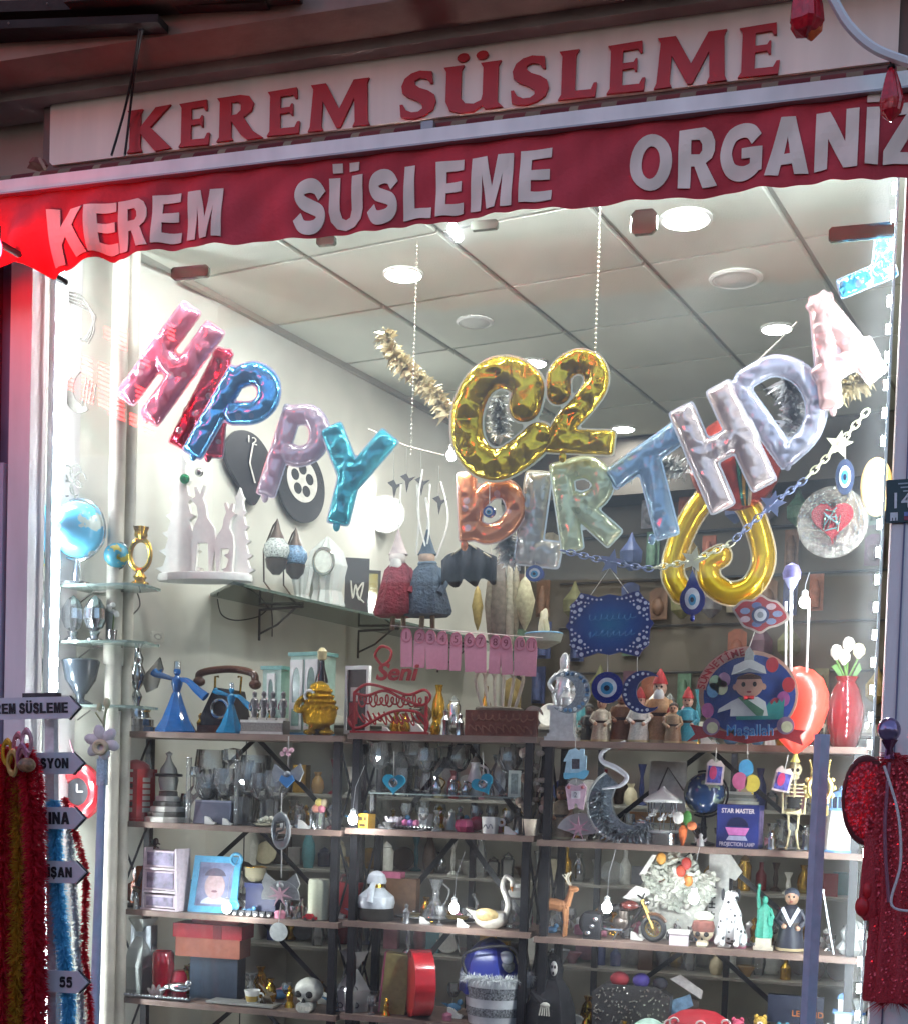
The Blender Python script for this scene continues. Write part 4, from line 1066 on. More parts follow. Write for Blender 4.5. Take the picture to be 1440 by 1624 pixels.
part(T, 'wing', gk, tub(bez([(-16, -8, 66), (-28, -16, 52), (-30, -20, 40), (-18, -26, 38)]), [5] * 25, 8)); part(T, 'eye_ring', white, tor(-10, -18, 62, 8, 2.4)); part(T, 'scales', gk, sum([ell((27 - abs(r_ - 2) * 3.2) * math.cos(a_ + r_ * .2), (27 - abs(r_ - 2) * 3.2) * math.sin(a_ + r_ * .2), 26 + r_ * 9, 3.4, 3.4, 3.4, 6) for r_ in range(6) for a_ in np.linspace(-3.1, 0, 10)], []), 0)
T = I('dark_bottle', 'slim dark bottle with pale stopper behind the gold owl', 'bottle', 508, 0, .44)
part(T, 'bottle', M('241f22', .12), lat([(11, 0), (12, 60), (10, 90), (5, 108), (4, 120)], n=18)); part(T, 'stopper', M('c9b98c', .4), lat([(4, 120), (7, 122), (8, 134), (3, 140)], n=14)); part(T, 'label', M('cfd0cc', .5), lat([(12.2, 66), (11.6, 84)], n=18))
# red cut-out lettering sign
T = I('lettering_sign', 'red cut-out sign with looping handwritten love message', 'sign', 618, 0, .34)
rm = M('9e1c22', .45)
me = text('Seni', 10, 4, .35); fit(me, -26, 40, 84, 112, 0)
for v in me.vertices: v.co.x += (v.co.z - 84) * .25
part(T, 'lettering', rm, me)
def scribble(x0, x1, z, h, n, ph):
    """tight slanting handwriting too small to read"""
    return [(x0 + (x1 - x0) * t + h * .22 * math.cos(n * t * 6.283 + ph), 0, z + h * .5 + h * .5 * math.sin(n * t * 6.283) * (.75 + .25 * math.sin(5 * t * 6.283 + ph))) for t in np.linspace(0, 1, 16 * n)]
for z, h, ph in ((42, 20, 0), (14, 22, 1.3)): part(T, 'lettering', rm, tub(scribble(-54, 56, z, h, 12, ph), 1.5, 6))
lp = lambda pts, r=2.4: tub([(x, 0, z) for x, z in smooth2(pts, 6)], r, 8)
part(T, 'loop', rm, lp([(-62, 64), (-40, 78), (0, 70), (30, 62), (56, 70), (66, 58), (52, 46), (20, 56), (-10, 68), (-40, 60), (-62, 64)])); part(T, 'loop', rm, lp([(-16, 108), (-28, 124), (-18, 138), (-2, 132), (-4, 116), (-16, 108)]))
part(T, 'loop', rm, lp([(-62, 34), (-70, 20), (-52, 8), (0, 34), (40, 36), (62, 22), (60, 4)])); part(T, 'base_bar', rm, box(-66, -5, 0, 64, 5, 4)); part(T, 'upright', rm, box(-63, -2, 4, -59, 2, 64) + box(58, -2, 4, 62, 2, 60))
T = I('wooden_sign', 'reddish brown carved wooden sign leaning on the rack top', 'sign', 795, 0, .42)
part(T, 'board', M('6d3c30', .7, n=.3, s=.1), box(-60, -4, 0, 58, 4, 42)); 
for z, h, ph in ((24, 13, 0), (5, 14, 2)): part(T, 'carving', M('8a5a48', .7), [([(a, b - 4.3, c) for a, b, c in v], f) for v, f in tub(scribble(-52, 50, z, h, 9, ph), 1.1, 6)])
T = I('umbrella_basket', 'basket of umbrellas with pale hooked handles behind the wooden sign', 'basket', 790, 0, .54)
part(T, 'basket', M('6d6254', .7, b=1., bs=.8), lat([(34, 0), (38, 46), (36, 48), (32, 4)], n=20))
for k in range(6):
    x = -38 + k * 15; part(T, 'handle', M('c9c0ae', .4), tub(bez([(x * .5, 0, 20), (x, -4, 84), (x + 1, -4, 100), (x + 8, -5, 108), (x + 14, -5, 98)]), 3, 8))
T = I('silver_statue', 'silver couple statue on a tall square pedestal', 'statue', 891, 0, .38)
sw = M('dfe0e0', .28, m=.5, n=.2)
part(T, 'pedestal', sw, box(-26, -16, 0, 26, 16, 7) + box(-22, -13, 7, 22, 13, 12) + box(-19, -11, 12, 19, 11, 50)); part(T, 'seat', sw, box(-24, -12, 50, 24, 12, 56))
part(T, 'figure', sw, lat([(16, 56), (20, 72), (13, 92), (15, 104), (7, 114), (8, 122), (8, 130), (4, 138), (0, 140)], n=16)); part(T, 'arm', sw, tub(bez([(12, 0, 106), (22, -6, 92), (16, -14, 78)]), 4, 8)); part(T, 'arm', sw, tub(bez([(-12, 0, 106), (-22, -6, 90), (-12, -14, 76)]), 4, 8))
part(T, 'child_figure', sw, lat([(10, 56), (12, 68), (6, 78), (7, 84), (0, 92)], cx=8, cy=-14, n=12))
# small figurines on the rack top
def figure(px, h, label, Y, robe, skin, hat, row=0, hatf='cone', name='figurine'):
    T = I(name, label, 'figurine', px, row, Y); k = h / 100; T.scale = T.scale * k
    part(T, 'body', M(robe, .5, n=.25, s=.3), lat([(20, 0), (21, 6), (17, 30), (18, 48), (14, 62), (6, 68)], n=14)); part(T, 'head', M(skin, .5), ell(0, 0, 78, 10, 10, 12, 12))
    part(T, 'arm', M(robe, .5, n=.25, s=.3), tub([(14, 0, 60), (20, -8, 44), (12, -16, 36)], 4.5, 8)); part(T, 'arm', M(robe, .5, n=.25, s=.3), tub([(-14, 0, 60), (-20, -8, 44), (-10, -16, 38)], 4.5, 8))
    for x in (-3.6, 3.6): part(T, 'eye', M('1c1614', .4), ell(x, -9.2, 80, 1.5, 1.2, 1.8, 8))
    part(T, 'nose', M(skin, .5), ell(0, -10.4, 77, 1.8, 2, 2, 8)); part(T, 'mouth', M('8a4038', .5), ell(0, -9.4, 72.6, 3, 1, .9, 8))
    part(T, 'belt', M('3a2c24', .5), lat([(17.9, 38), (18.6, 43)], n=14)); part(T, 'hem', M('c8b890', .5), lat([(20.6, 1), (21.4, 5)], n=14)); part(T, 'hand', M(skin, .5), ell(11, -17, 35, 4, 4, 4, 8)); part(T, 'hand', M(skin, .5), ell(-9, -17, 37, 4, 4, 4, 8))
    if hatf == 'cone': part(T, 'hat', M(hat, .6), lat([(11, 84), (10, 88), (6, 98), (1, 106)], cy=0, n=12))
    else: part(T, 'hair', M(hat, .6), ell(0, 2, 84, 11, 10, 9, 12))
    return T
figure(952, 78, 'pale angel figurine on the wooden tray', .40, 'c9bda6', 'c79c80', 'd8d0bc', hatf='hair')
figure(984, 92, 'brown robed figurine with long staff on the wooden tray', .42, '7a5438', 'b98a6c', '3a2a22', hatf='hair')
T = figure(1043, 112, 'santa figurine with red cap and white beard on the rack top', .42, 'b98d62', 'd8b49c', 'a81c20'); part(T, 'beard', white, ell(0, -8, 66, 8, 6, 12, 12)); part(T, 'sack', M('9c2022', .7), ell(14, -4, 40, 10, 9, 13, 12))
figure(1012, 84, 'white and red nutcracker figurine on the rack top', .38, 'd6cfc6', 'd8a890', '9c2022')
figure(1066, 70, 'striped brown figurine beside the santa', .36, '8f7458', 'b98a6c', '3a2a22', hatf='hair')
figure(1088, 86, 'teal skirted figurine with red hair bow', .40, '3d9fb4', 'd8b49c', 'b03030')
figure(932, 66, 'small dark bust between the statue and the angel', .46, '3d3836', '6a5a50', '2a2624', hatf='hair')
solo('wooden_tray', 'flat pale wooden tray under the small figurines', 'tray', M('a08a68', .6), box(-40, -18, 0, 40, 14, 1), at_z(966, .46, SH[0]) + Vector((0, 0, .0004)), unit(at_z(966, .46, SH[0])))
# coral balloon lamp, vase with tulips
T = I('balloon_lamp', 'glowing coral balloon-shaped lamp with white cup beneath', 'lamp', 1262, 0, .30)
T.location = hit(1262, 1185, .22); T.scale = [unit(T.location)] * 3
part(T, 'balloon', M('d83a2c', .3, n=.05, e=.4), lat([(1, -12), (9, -7), (26, 10), (40, 34), (48, 62), (47, 86), (38, 108), (22, 122), (0, 128)], n=32)); part(T, 'knot', M('c9d06a', .4), lat([(8, -24), (4, -16), (3, -11)], n=12))
part(T, 'hook_string', M('d8d8c8', .5), tub([(0, 0, -24), (0, 0, -60)], .8, 5))
T = I('red_vase', 'glossy dark red vase holding white tulips', 'vase', 1338, 0, .40)
part(T, 'vase', M('7d0d18', .1, n=.15, coat=.5), lat([(18, 0), (22, 4), (29, 36), (30, 64), (22, 92), (15, 104), (19, 112), (16, 111), (11, 100)], n=28))
for dx, dz, c in ((-18, 148, 'ece8dc'), (0, 160, 'f0ece2'), (16, 150, 'e8dfae'), (-6, 140, 'e6e2d8')):
    part(T, 'stem', M('6d9a4e', .5), tub([(0, 0, 104), (dx * .7, -2, 130), (dx, -3, dz - 8)], 1.6, 6)); part(T, 'tulip', M(c, .5, n=.08), lat([(2, dz - 10), (9, dz - 2), (9.5, dz + 6), (6, dz + 13), (1, dz + 15)], cx=dx, cy=-3, n=12, fl=3, fd=.1))
part(T, 'leaf', M('5d8a44', .5), pri([(0, 100), (-16, 132), (-24, 128), (-8, 108)], -4, -2) + pri([(2, 100), (18, 134), (22, 124), (10, 106)], -4, -2))
# ================================================================== things hung close behind the glass
g = random.Random(3)
def eyebead(T, r, rz=None, dark='1d2f8a'):
    """blue eye charm: dark rim, white, light blue, dark pupil"""
    rz = rz or r
    part(T, 'charm', M(dark, .15, coat=.5), pri(circ(0, 0, r, rz, 32), -4, 4)); part(T, 'white_ring', M('e8eaec', .2), pri(circ(0, 0, r * .62, rz * .62, 28), -5, -4.1)); part(T, 'blue_ring', M('4a9fc8', .2), pri(circ(0, -1, r * .40, rz * .40, 24), -6, -5.1)); part(T, 'pupil', M('12203c', .2), pri(circ(0, -1, r * .18, rz * .18, 18), -7, -6.1))
    part(T, 'hook_string', M('d8d4c8', .6), tub([(0, 0, rz - 1), (0, 0, rz + 40)], .7, 5))
eyebead(pxt('eye_charm', 'round blue glass eye charm hanging between two crescent moons', 'charm', 963, 1091, .12), 25)
T = pxt('eye_charm', 'drop-shaped blue eye charm hung before the gold 6 balloon', 'charm', 1098, 946, .12)
part(T, 'drop', M('1a2a80', .15, coat=.5), pri([(0, 42)] + circ(0, -6, 20, 24, 28, 55, -235), -3, 3)); part(T, 'tip', M('1a2a80', .2), ell(0, 0, -34, 4, 3, 6)); part(T, 'white_ring', M('e8eaec', .2), pri(circ(0, -4, 12, 17, 28), -4, -3.1)); part(T, 'blue_ring', M('4a9fc8', .2), pri(circ(0, -6, 6, 9, 20), -5, -4.1)); part(T, 'pupil', M('12203c', .2), pri(circ(0, -6, 3, 4, 16), -6, -5.1)); part(T, 'hook_string', M('d8d4c8', .6), tub([(0, 0, 40), (0, 0, 70)], .7, 5))
eyebead(pxt('eye_charm', 'oval grey-blue eye charm hung above the rhinestone heart', 'charm', 1340, 757, .12), 15, 28, '2c3550')
eyebead(pxt('eye_charm', 'dark eye charm hung under the clear letter i', 'charm', 848, 910, .24), 14, 13)
eyebead(pxt('eye_charm', 'tiny eye charm in the bowl of the copper b', 'charm', 776, 812, .20), 9, 9)
def crescent(R, off, ri):
    return circ(0, 0, R, R, 36, 50, 310) + [(q[0] + off, q[1]) for q in circ(0, 0, ri, ri, 30, 292, 68)]
T = pxt('moon_ornament', 'silver beaded crescent moon hung beside the silver statue', 'ornament', 902, 1098, .14)
part(T, 'crescent', M('b9c3c8', .25, m=.6, n=.4, s=.4), flat([[(-x, z) for x, z in crescent(34, 14, 25)]], 6)); 
for k in range(16):
    a = math.radians(-115 + k * 15); part(T, 'bead', M('5f86a8' if k % 3 else 'd8dcdc', .15), ell(29 * math.cos(a), -4, 29 * math.sin(a), 3.2, n=8))
part(T, 'hook_string', M('d8d4c8', .6), tub([(0, 0, 33), (0, 0, 60)], .7, 5))
T = pxt('moon_ornament', 'dark blue dotted crescent moon hung before the santa', 'ornament', 1020, 1098, .12)
part(T, 'crescent', M('1d2f72', .3), flat([crescent(34, 14, 25)], 5))
for k in range(14):
    a = math.radians(75 + k * 16); part(T, 'dot', M('cfd8e8', .3), pri(circ(29 * math.cos(a), 29 * math.sin(a), 2.6 if k % 2 else 1.8, n=10), -4, -2.6))
part(T, 'hook_string', M('d8d4c8', .6), tub([(-10, 0, 30), (-10, 0, 60)], .7, 5))
# blue dotted plaque
T = pxt('hanging_plaque', 'deep blue scalloped plaque with white dots round the edge', 'plaque', 966, 991, .12)
q_ = [(-70, 0), (-64, 8), (-62, 34), (-54, 40), (-46, 52), (-34, 49), (-18, 44), (0, 48)]
o = q_ + [(-x, z) for x, z in q_[::-1][1:]] ; o = o + [(x, -z) for x, z in o[::-1][1:-1]]
part(T, 'board', RADIAL('1f86b4', '1c5ca6', '1a2f78', 64, 50), pri(o, -2, 2))
for z in (6, -20): part(T, 'lettering', M('2f7fb4', .5), [([(a, b - 2.4, c) for a, b, c in v], f) for v, f in tub(scribble(-34, 40, z, 11, 8, z), .5, 5)])
for sx_ in (-1, 1):
    for sz_ in (-1, 1):
        for x, z, r in ((44, 46, 3.4), (57, 32, 3), (49, 35, 2.6), (45, 37, 2.2), (46, 25, 3.6), (55, 22, 3), (60, 24, 1.6), (59, 14, 2), (54, 12, 1.7), (48, 17, 2.2), (60, 6, 2.2), (34, 43, 2), (27, 41, 1.8), (20, 40, 1.8), (13, 40, 1.6), (38, 36, 1.5), (33, 35, 1.4), (39, 30, 1.9), (62, 30, 1.4), (52, 40, 1.6)): part(T, 'dot', M('d4dcf0', .3), pri(circ(x * sx_, z * sz_, r, n=10), -3.2, -2.1))
part(T, 'hook_string', M('d8d4c8', .6), tub([(-30, 0, 48), (0, 0, 90), (30, 0, 48)], .7, 5))
# rhinestone heart disc, orange ring, red eye sign
T = pxt('rhinestone_disc', 'round silver rhinestone plate with a red heart in the middle', 'ornament', 1320, 828, .16)
part(T, 'plate', M('c9c6bc', .18, m=.8, n=.5, s=.35, b=4., bs=.5), lat([(57, 0), (52, 5), (30, 9), (0, 10)], n=32)).rotation_euler = (math.radians(90), 0, 0)
hp = [(16 * math.sin(t) ** 3 * 2, (13 * math.cos(t) - 5 * math.cos(2 * t) - 2 * math.cos(3 * t) - math.cos(4 * t)) * 1.9) for t in np.linspace(0, 6.2, 40)]
part(T, 'heart', M('a3202c', .25, n=.4, s=.4, b=3., bs=.6), flat([hp], 6, 1.5)).location = (0, -12, 2)
sp_ = []
for k in range(150):
    r = 54 * math.sqrt(g.uniform(.16, 1)); a = g.random() * 6.28
    sp_ += ell(r * math.cos(a), -9 - (54 - r) * .12, r * math.sin(a), 2.4, 2, 2.4, 6)
part(T, 'rhinestones', M('e6e4dc', .08, m=.9, n=.3), sp_, 0, kind='stuff')
sp_ = []
for k in range(14): sp_ += tub([(g.uniform(-14, 14), -17, g.uniform(-14, 22)), (g.uniform(-14, 14), -17, g.uniform(-20, 18))], 1.3, 5)
part(T, 'silver_sprig', M('d6d4cc', .1, m=.9), sp_)
T = pxt('orange_ring', 'pale orange ring ornament half hidden by the LED strip', 'ornament', 1390, 772, .16)
part(T, 'ring', M('d9a860', .3, e=0), tor(0, 0, 0, 20, 6, 'y', 28, 8, sz=1.8)); part(T, 'centre', M('e6dcc8', .4), pri(circ(0, 0, 15, 30, 20), -1, 1))
T = pxt('eye_sign', 'red patterned eye-shaped sign above the round boy sign', 'sign', 1206, 975, .12)
o = smooth2([(-46, 10), (-30, 24), (-12, 24), (0, 32), (14, 24), (30, 18), (46, -6), (30, -18), (14, -22), (0, -30), (-14, -24), (-28, -18), (-36, -6), (-46, 10)])
part(T, 'board', M('c8bcae', .5), pri(o, -1, 2)); part(T, 'print', M('a81f2c', .4), pri([(x * .9, z * .88) for x, z in o], -2, -1.1))
for k in range(7):
    a = k * .9; part(T, 'petal', M(('8a94b8', 'd8b6bc', '5a6a9c')[k % 3], .4), pri(circ(27 * math.cos(a), 15 * math.sin(a), 8, 5, 14), -3, -2.1))
part(T, 'eye', M('2a2f62', .3), pri(circ(0, -1, 14, 14, 24), -4, -3.1)); part(T, 'eye_white', M('d6d6da', .3), pri(circ(0, -1, 10, 10, 22), -5, -4.1)); part(T, 'eye_centre', M('8c9096', .3), pri(circ(0, -1, 5, 5, 18), -6, -5.1)); part(T, 'hook_string', M('c9b060', .4), tub([(0, 0, 30), (4, 0, 50)], 1, 5))
# round ceremony sign with a boy in a white hat
T = pxt('ceremony_sign', 'round blue ceremony sign with a boy in white plumed hat and red ribbon', 'sign', 1186, 1102, .10)
part(T, 'back_board', M('b88f78', .5), pri(circ(0, 0, 79, 70, 40), -1, 2)); part(T, 'blue_field', M('1d3f86', .4, n=.35, s=.03), pri(circ(2, -1, 73, 64, 40), -2, -1.1))
part(T, 'arch', M('c89888', .5), pri(circ(0, 0, 84, 76, 20, 88, 172) + circ(0, 0, 68, 60, 20, 172, 88), -3.4, -2.2))
for k, ch in enumerate('SÜNNETİME'):
    a = math.radians(168 - k * 8.8); me = text(ch, 11, 1.2, .3); me.transform(Matrix.Translation((75.5 * math.cos(a), -4.4, 67 * math.sin(a))) @ Matrix.Rotation(math.pi / 2 - a - .1, 4, 'Y') @ Matrix.Translation((0, 0, -5))); part(T, 'letter', M('a31c24', .5), me)
skin = M('c99a82', .5, n=.06); wc = M('d9d8d2', .5, n=.06)
part(T, 'boy', skin, pri(circ(2, 14, 22, 19, 26), -5, -2.2) + pri(circ(-20, 12, 4, 5, 12), -4.4, -2.3) + pri(circ(25, 12, 4, 5, 12), -4.4, -2.3), label='cartoon boy face')
part(T, 'hair', M('4a3026', .6), pri(circ(2, 24, 20, 8, 18, 0, 180), -5.6, -5.1))
for x in (-7, 11): part(T, 'eye', M('201816', .3), pri(circ(x, 16, 3.2, 4, 14), -6, -5.1))
part(T, 'mouth', M('8c3a36', .4), pri(circ(2, 4, 4, 1.8, 12), -6, -5.1))
part(T, 'hat', wc, pri([(-26, 32), (-22, 46), (-4, 54), (8, 54), (26, 44), (29, 32), (2, 42)], -7, -2.3)); part(T, 'plume', M('b9b9b0', .5), pri([(-6, 54), (-4, 68), (2, 76), (9, 66), (9, 54)], -6, -2.4)); part(T, 'hat_band', M('8c8f94', .4), pri([(-26, 31.5), (2, 41.5), (29, 31.5), (2, 35)], -8, -7.1))
part(T, 'jacket', wc, pri([(-28, -34), (-26, -10), (-12, -4), (16, -4), (28, -12), (32, -34)], -4.6, -2.3)); part(T, 'sash', M('4f7a5c', .5), pri([(-16, -4), (-6, -4), (26, -26), (24, -34), (14, -34)], -5.6, -4.7)); part(T, 'bow_tie', M('a81c24', .4), pri([(-6, -8), (-6, -2), (10, -8), (10, -2)], -6.4, -5.7))
part(T, 'arm', wc, pri([(-26, -10), (-46, -22), (-48, -28), (-26, -22)], -4.2, -2.4)); 
for x, z, c in ((-52, 20, 'a8c8a0'), (-42, 12, 'd8d8a8'), (-38, 24, 'c08fae'), (-56, 8, '6aa0c4'), (56, -8, 'a8508c'), (44, -18, 'c03848'), (-64, -24, 'c06a9c'), (64, 14, 'b02c34'), (38, 46, 'b02430')):
    part(T, 'printed_balloon', M(c, .4), pri(circ(x, z, 10, 12, 18), -3.6, -2.1))
part(T, 'grass_fringe', M('2f8a84', .5), pri([(-18, -40)] + [(-18 + k * 4, -28 + (6 if k % 2 else 0) + k * .8) for k in range(20)] + [(56, -40)], -3.9, -3.62))
part(T, 'ribbon', M('9e1a22', .5), pri([(-98, -74), (-84, -62), (-92, -46), (-62, -52), (0, -66), (60, -54), (92, -58), (82, -66), (88, -82), (58, -70), (0, -78), (-60, -66)], -4.5, -3.95))
me = text('Maşallah', 17, 2, .35, .88); me.transform(Matrix.Translation((4, -5.2, -65))); part(T, 'lettering_edge', M('cfe0ea', .5), me)
me = text('Maşallah', 17, 2, 0, .88); me.transform(Matrix.Translation((4, -6.4, -65))); part(T, 'lettering', M('2c74b0', .5), me)
for x in (-58, 60): part(T, 'rosette', M('8a6a86', .5), pri(circ(x, -50, 14, 14, 20), -6, -4.6)); part(T, 'rosette_heart', M('c9c6a0', .5), pri(circ(x + 2, -52, 9, 9, 18), -7, -6.1))
part(T, 'hook_string', M('d8d4c8', .6), tub([(0, 0, 70), (10, 0, 100)], .7, 5))
# balloon sticks with cups
for px, y0, y1, cup, lb in ((1254, 935, 1085, True, 'white balloon stick carrying a purple balloon cup'), (1246, 955, 1080, False, 'white balloon stick behind the purple cup'), (1278, 960, 1090, False, 'leaning white balloon stick beside the LED bulb')):
    T = pxt('balloon_stick', lb, 'balloon stick', px, y1, .17)
    part(T, 'stick', M('e2e2e2', .3), tub([(0, 0, 0), ((4 if px == 1278 else -1), 0, y1 - y0)], 2.6 if cup else 2, 8))
    if cup: part(T, 'cup', M('8f96c4', .25), lat([(3, 148), (8, 156), (14, 168)], n=16)); part(T, 'balloon', M('7a6fb4', .35), lat([(14, 166), (15, 176), (11, 186), (0, 192)], n=18))
# pink numbered tags
px_ = [645, 666, 684, 702, 723, 745, 762, 785, 803, 824, 842]
T0 = None
for k, x in enumerate(px_):
    T = pxt('number_tag', 'pink card tag numbered %s in a circle on the tag banner' % 'one two three four five six seven eight nine ten eleven'.split()[k], 'tag', x, 1022 + k * 1.5, .45, 'pink numbered tags in a row')
    part(T, 'card', M('c88498', .7, n=.08), pri([(-9, -36), (9, -36), (9, 10), (5, 24), (-5, 24), (-9, 10)], -1, 1)); part(T, 'circle', M('b46478', .7), tor(0, -1.4, 14, 8, .8, 'y', 20, 5, sz=1.3))
    me = text(str(k + 1), 11, .8, 0); me.transform(Matrix.Translation((0, -1.6, 8.5))); part(T, 'numeral', M('7a2c44', .6), me)
    T.rotation_euler[1] += .05 * math.sin(k * 2.1)
a, P = px_path([(620, 992), (745, 1003), (860, 1012)], .455)
solo('tag_string', 'thin string carrying the pink number tags', 'string', M('c8b8b0', .6), tub(bez(P), .002, 5), a)
# robed dolls hung on white strings
for px, lb, c, hd, hat in ((632, 'hanging doll in red cloak with white beard', '7a2230', 'd8ccc4', 'b8a8a4'), (678, 'hanging doll in grey-blue cloak and pointed hat', '3f4d5c', 'b89a84', '32404e')):
    T = pxt('hanging_doll', lb, 'doll', px, 985, .50)
    part(T, 'cloak', M(c, .85, n=.35, s=.1, b=2., bs=.2), lat([(34, 8), (36, 14), (27, 50), (20, 80), (10, 92)], n=20, fl=7, fd=.08)); part(T, 'head', M(hd, .6), ell(0, -4, 98, 13, 12, 14)); part(T, 'hat', M(hat, .8), lat([(15, 104), (11, 112), (5, 130), (1, 146)], n=14))
    part(T, 'beard', M('cfc9c0', .8), ell(0, -12, 84, 10, 6, 16)) if px == 632 else part(T, 'collar', M('6a7a88', .8), tor(0, 0, 90, 11, 4, 'z'))
    part(T, 'arm', M(c, .85), tub([(16, 0, 80), (30, -8, 56), (24, -18, 40)], 6, 8)); part(T, 'leg', M('6d5a44', .8), tub([(-8, 0, 10), (-10, 0, -14)], 4, 8)); part(T, 'leg', M('6d5a44', .8), tub([(8, 0, 10), (8, 0, -14)], 4, 8)); part(T, 'hook_string', M('dcd8d0', .5), tub([(0, 0, 144), (4, 0, 215)], 1.6, 6))
for k, (px, y0, y1, b) in enumerate(((660, 770, 880, 4), (676, 745, 872, -14), (692, 765, 885, 18), (672, 790, 890, 8))):
    T = pxt('white_ribbon', 'crinkled white ribbon dangling above the hanging dolls', 'ribbon', px, y1, .48, 'white ribbons above the dolls'); part(T, 'ribbon', M('d9d5cc', .4), tub(bez([(0, 0, 0), (b, 2, (y1 - y0) * .5), (b * .4, 0, y1 - y0)]), 1.5, 6))
for k, (px, py) in enumerate(((696, 800), (668, 770), (645, 765), (625, 775))):
    T = pxt('bird_mobile', 'small dark paper bird hanging before the pale wall', 'mobile', px, py, 1.0, 'dark paper birds'); part(T, 'bird', M('3c3b3c', .7), pri([(-10, 10), (-2, 2), (0, -16), (4, 0), (14, 8), (4, 6), (0, 14)], -1, 1)); part(T, 'thread', M('8a8880', .6), tub([(0, 0, 12), (0, 0, 60)], .5, 5))
T = pxt('black_cape', 'black folded cape hanging below the copper b', 'cape', 742, 890, .42)
cl_ = part(T, 'cloth', M('20222a', .9, n=.3, s=.1), [([(x, 5 * math.sin(x * .25) * (1 - z / 70), z) for x, z in [(-44 + i * 4.4, zz) for i in range(21) for zz in (-34 + 6 * math.sin(i * .9), 28 - abs(i - 10) * 2.4)]], [(2 * i, 2 * i + 2, 2 * i + 3, 2 * i + 1) for i in range(20)])])
part(T, 'hanger', M('b0a890', .4, m=.5), tub([(-36, 0, 4), (0, 0, 28), (36, 0, 4)], 1.5, 6) + tub([(0, 0, 28), (0, 0, 70)], 1, 6))
cl_.modifiers.new('thick', 'SOLIDIFY').thickness = 3
# beige hanging drops: tassels and fish
for k, (px, y0, y1, w, c) in enumerate(((792, 880, 1062, 16, '6d6258'), (778, 900, 1030, 10, '8a8070'), (808, 892, 1050, 10, 'a8a08c'), (818, 900, 1010, 8, '9a9078'), (832, 915, 1000, 16, 'b0a888'), (757, 930, 1000, 9, 'b09858'))):
    T = pxt('wind_chime', ('taupe', 'pale brown', 'beige', 'grey beige', 'woven cream', 'brass coloured')[k] + ' long hanging wind ornament behind the pink tags', 'wind chime', px, y1, .62)
    part(T, 'body', M(c, .7, n=.3, s=.15), lat([(1, 0), (w * .6, (y1 - y0) * .2), (w, (y1 - y0) * .55), (w * .5, (y1 - y0) * .9), (1, y1 - y0)], n=12)); part(T, 'hook_string', M('c8c0b0', .6), tub([(0, 0, y1 - y0), (0, 0, y1 - y0 + 60)], .8, 5))
T = pxt('fish_ornament', 'cream pottery fish pair with blue rim behind the blue plaque', 'ornament', 862, 1015, .6)
part(T, 'bowl', M('b8c0b0', .4), lat([(6, -14), (26, -4), (30, 8), (26, 9)], n=20)); part(T, 'rim', M('5f90b0', .4), tor(0, 0, 9, 28, 2, 'z')); part(T, 'fish', M('cfc6a8', .5), rot(ell(-6, 0, 26, 7, 5, 24), 'Y', 10)); part(T, 'fish', M('c0b898', .5), rot(ell(8, 0, 26, 6, 5, 20), 'Y', -14))
# ================================================================== shelves: first row under the top
clearg = GLASS('fbfdfc', .88, .03)
def goblet(h=52, r=13):
    return lat([(r * .8, 0), (r * .8, 2), (2, 4), (1.6, h * .45), (r * .6, h * .52), (r, h * .72), (r * .85, h), (r * .78, h), (r * .9, h * .72), (r * .5, h * .55)], n=16)
def tumbler(h=30, r=11): return lat([(r * .8, 0), (r, h), (r * .92, h), (r * .74, 2)], n=16, fl=8, fd=.04)
def jug(h=50, r=14): return lat([(r * .7, 0), (r, h * .3), (r * .8, h * .6), (r * .4, h * .8), (r * .6, h), (r * .5, h)], n=16)
def decanter(h=60, r=14): return lat([(r, 0), (r, h * .45), (r * .35, h * .65), (r * .35, h * .8), (r * .6, h * .84), (r * .5, h * .98), (0, h)], n=14, fl=7, fd=.06)
T = I('phone_box', 'red telephone box figurine with white-barred windows', 'figurine', 214, 1, .38, -14)
rd_ = M('b01822', .3, n=.12)
part(T, 'body', rd_, box(-23, -20, 4, 23, 20, 76)); part(T, 'plinth', rd_, box(-26, -23, 0, 26, 23, 4)); part(T, 'cornice', rd_, box(-25, -22, 76, 25, 22, 82)); part(T, 'dome', rd_, [([(x, y * .9, z) for x, y, z in v], f) for v, f in lat([(24, 82), (22, 88), (14, 94), (0, 97)], n=24)])
for i in range(3):
    for j in range(6):
        part(T, 'pane', M('d8cfc8' if (i + j) % 3 else '4a2024', .3), box(-15 + i * 10.5, -20.8, 14 + j * 9.5, -7 + i * 10.5, -20.2, 21 + j * 9.5))
for j in range(6): part(T, 'pane', M('d8cfc8', .3), box(23.2, -8, 14 + j * 9.5, 23.8, 8, 21 + j * 9.5))
part(T, 'name_strip', M('e0d8c8', .4), box(-16, -22.8, 77, 16, -22.1, 81))
T = I('tiered_lantern', 'white tiered building-shaped lantern under a glass bell', 'lantern', 266, 1, .40)
for k in range(6): part(T, 'tier', M('dcd9d0', .5, n=.1) if k % 2 == 0 else M('6a6862', .5), lat([(36 - k * 4.2, k * 8.2), (36 - k * 4.2, k * 8.2 + 6.5), (34 - k * 4.2, k * 8.2 + 8)], n=10), smooth=0)
part(T, 'bell', GLASS('dfe6e2', .62), lat([(13, 50), (16, 66), (13, 84), (5, 96), (3, 104), (6, 108), (0, 112)], n=20)); part(T, 'brim', M('3f3d3c', .3, m=.6), tor(0, 0, 74, 20, 2.5, 'z'))
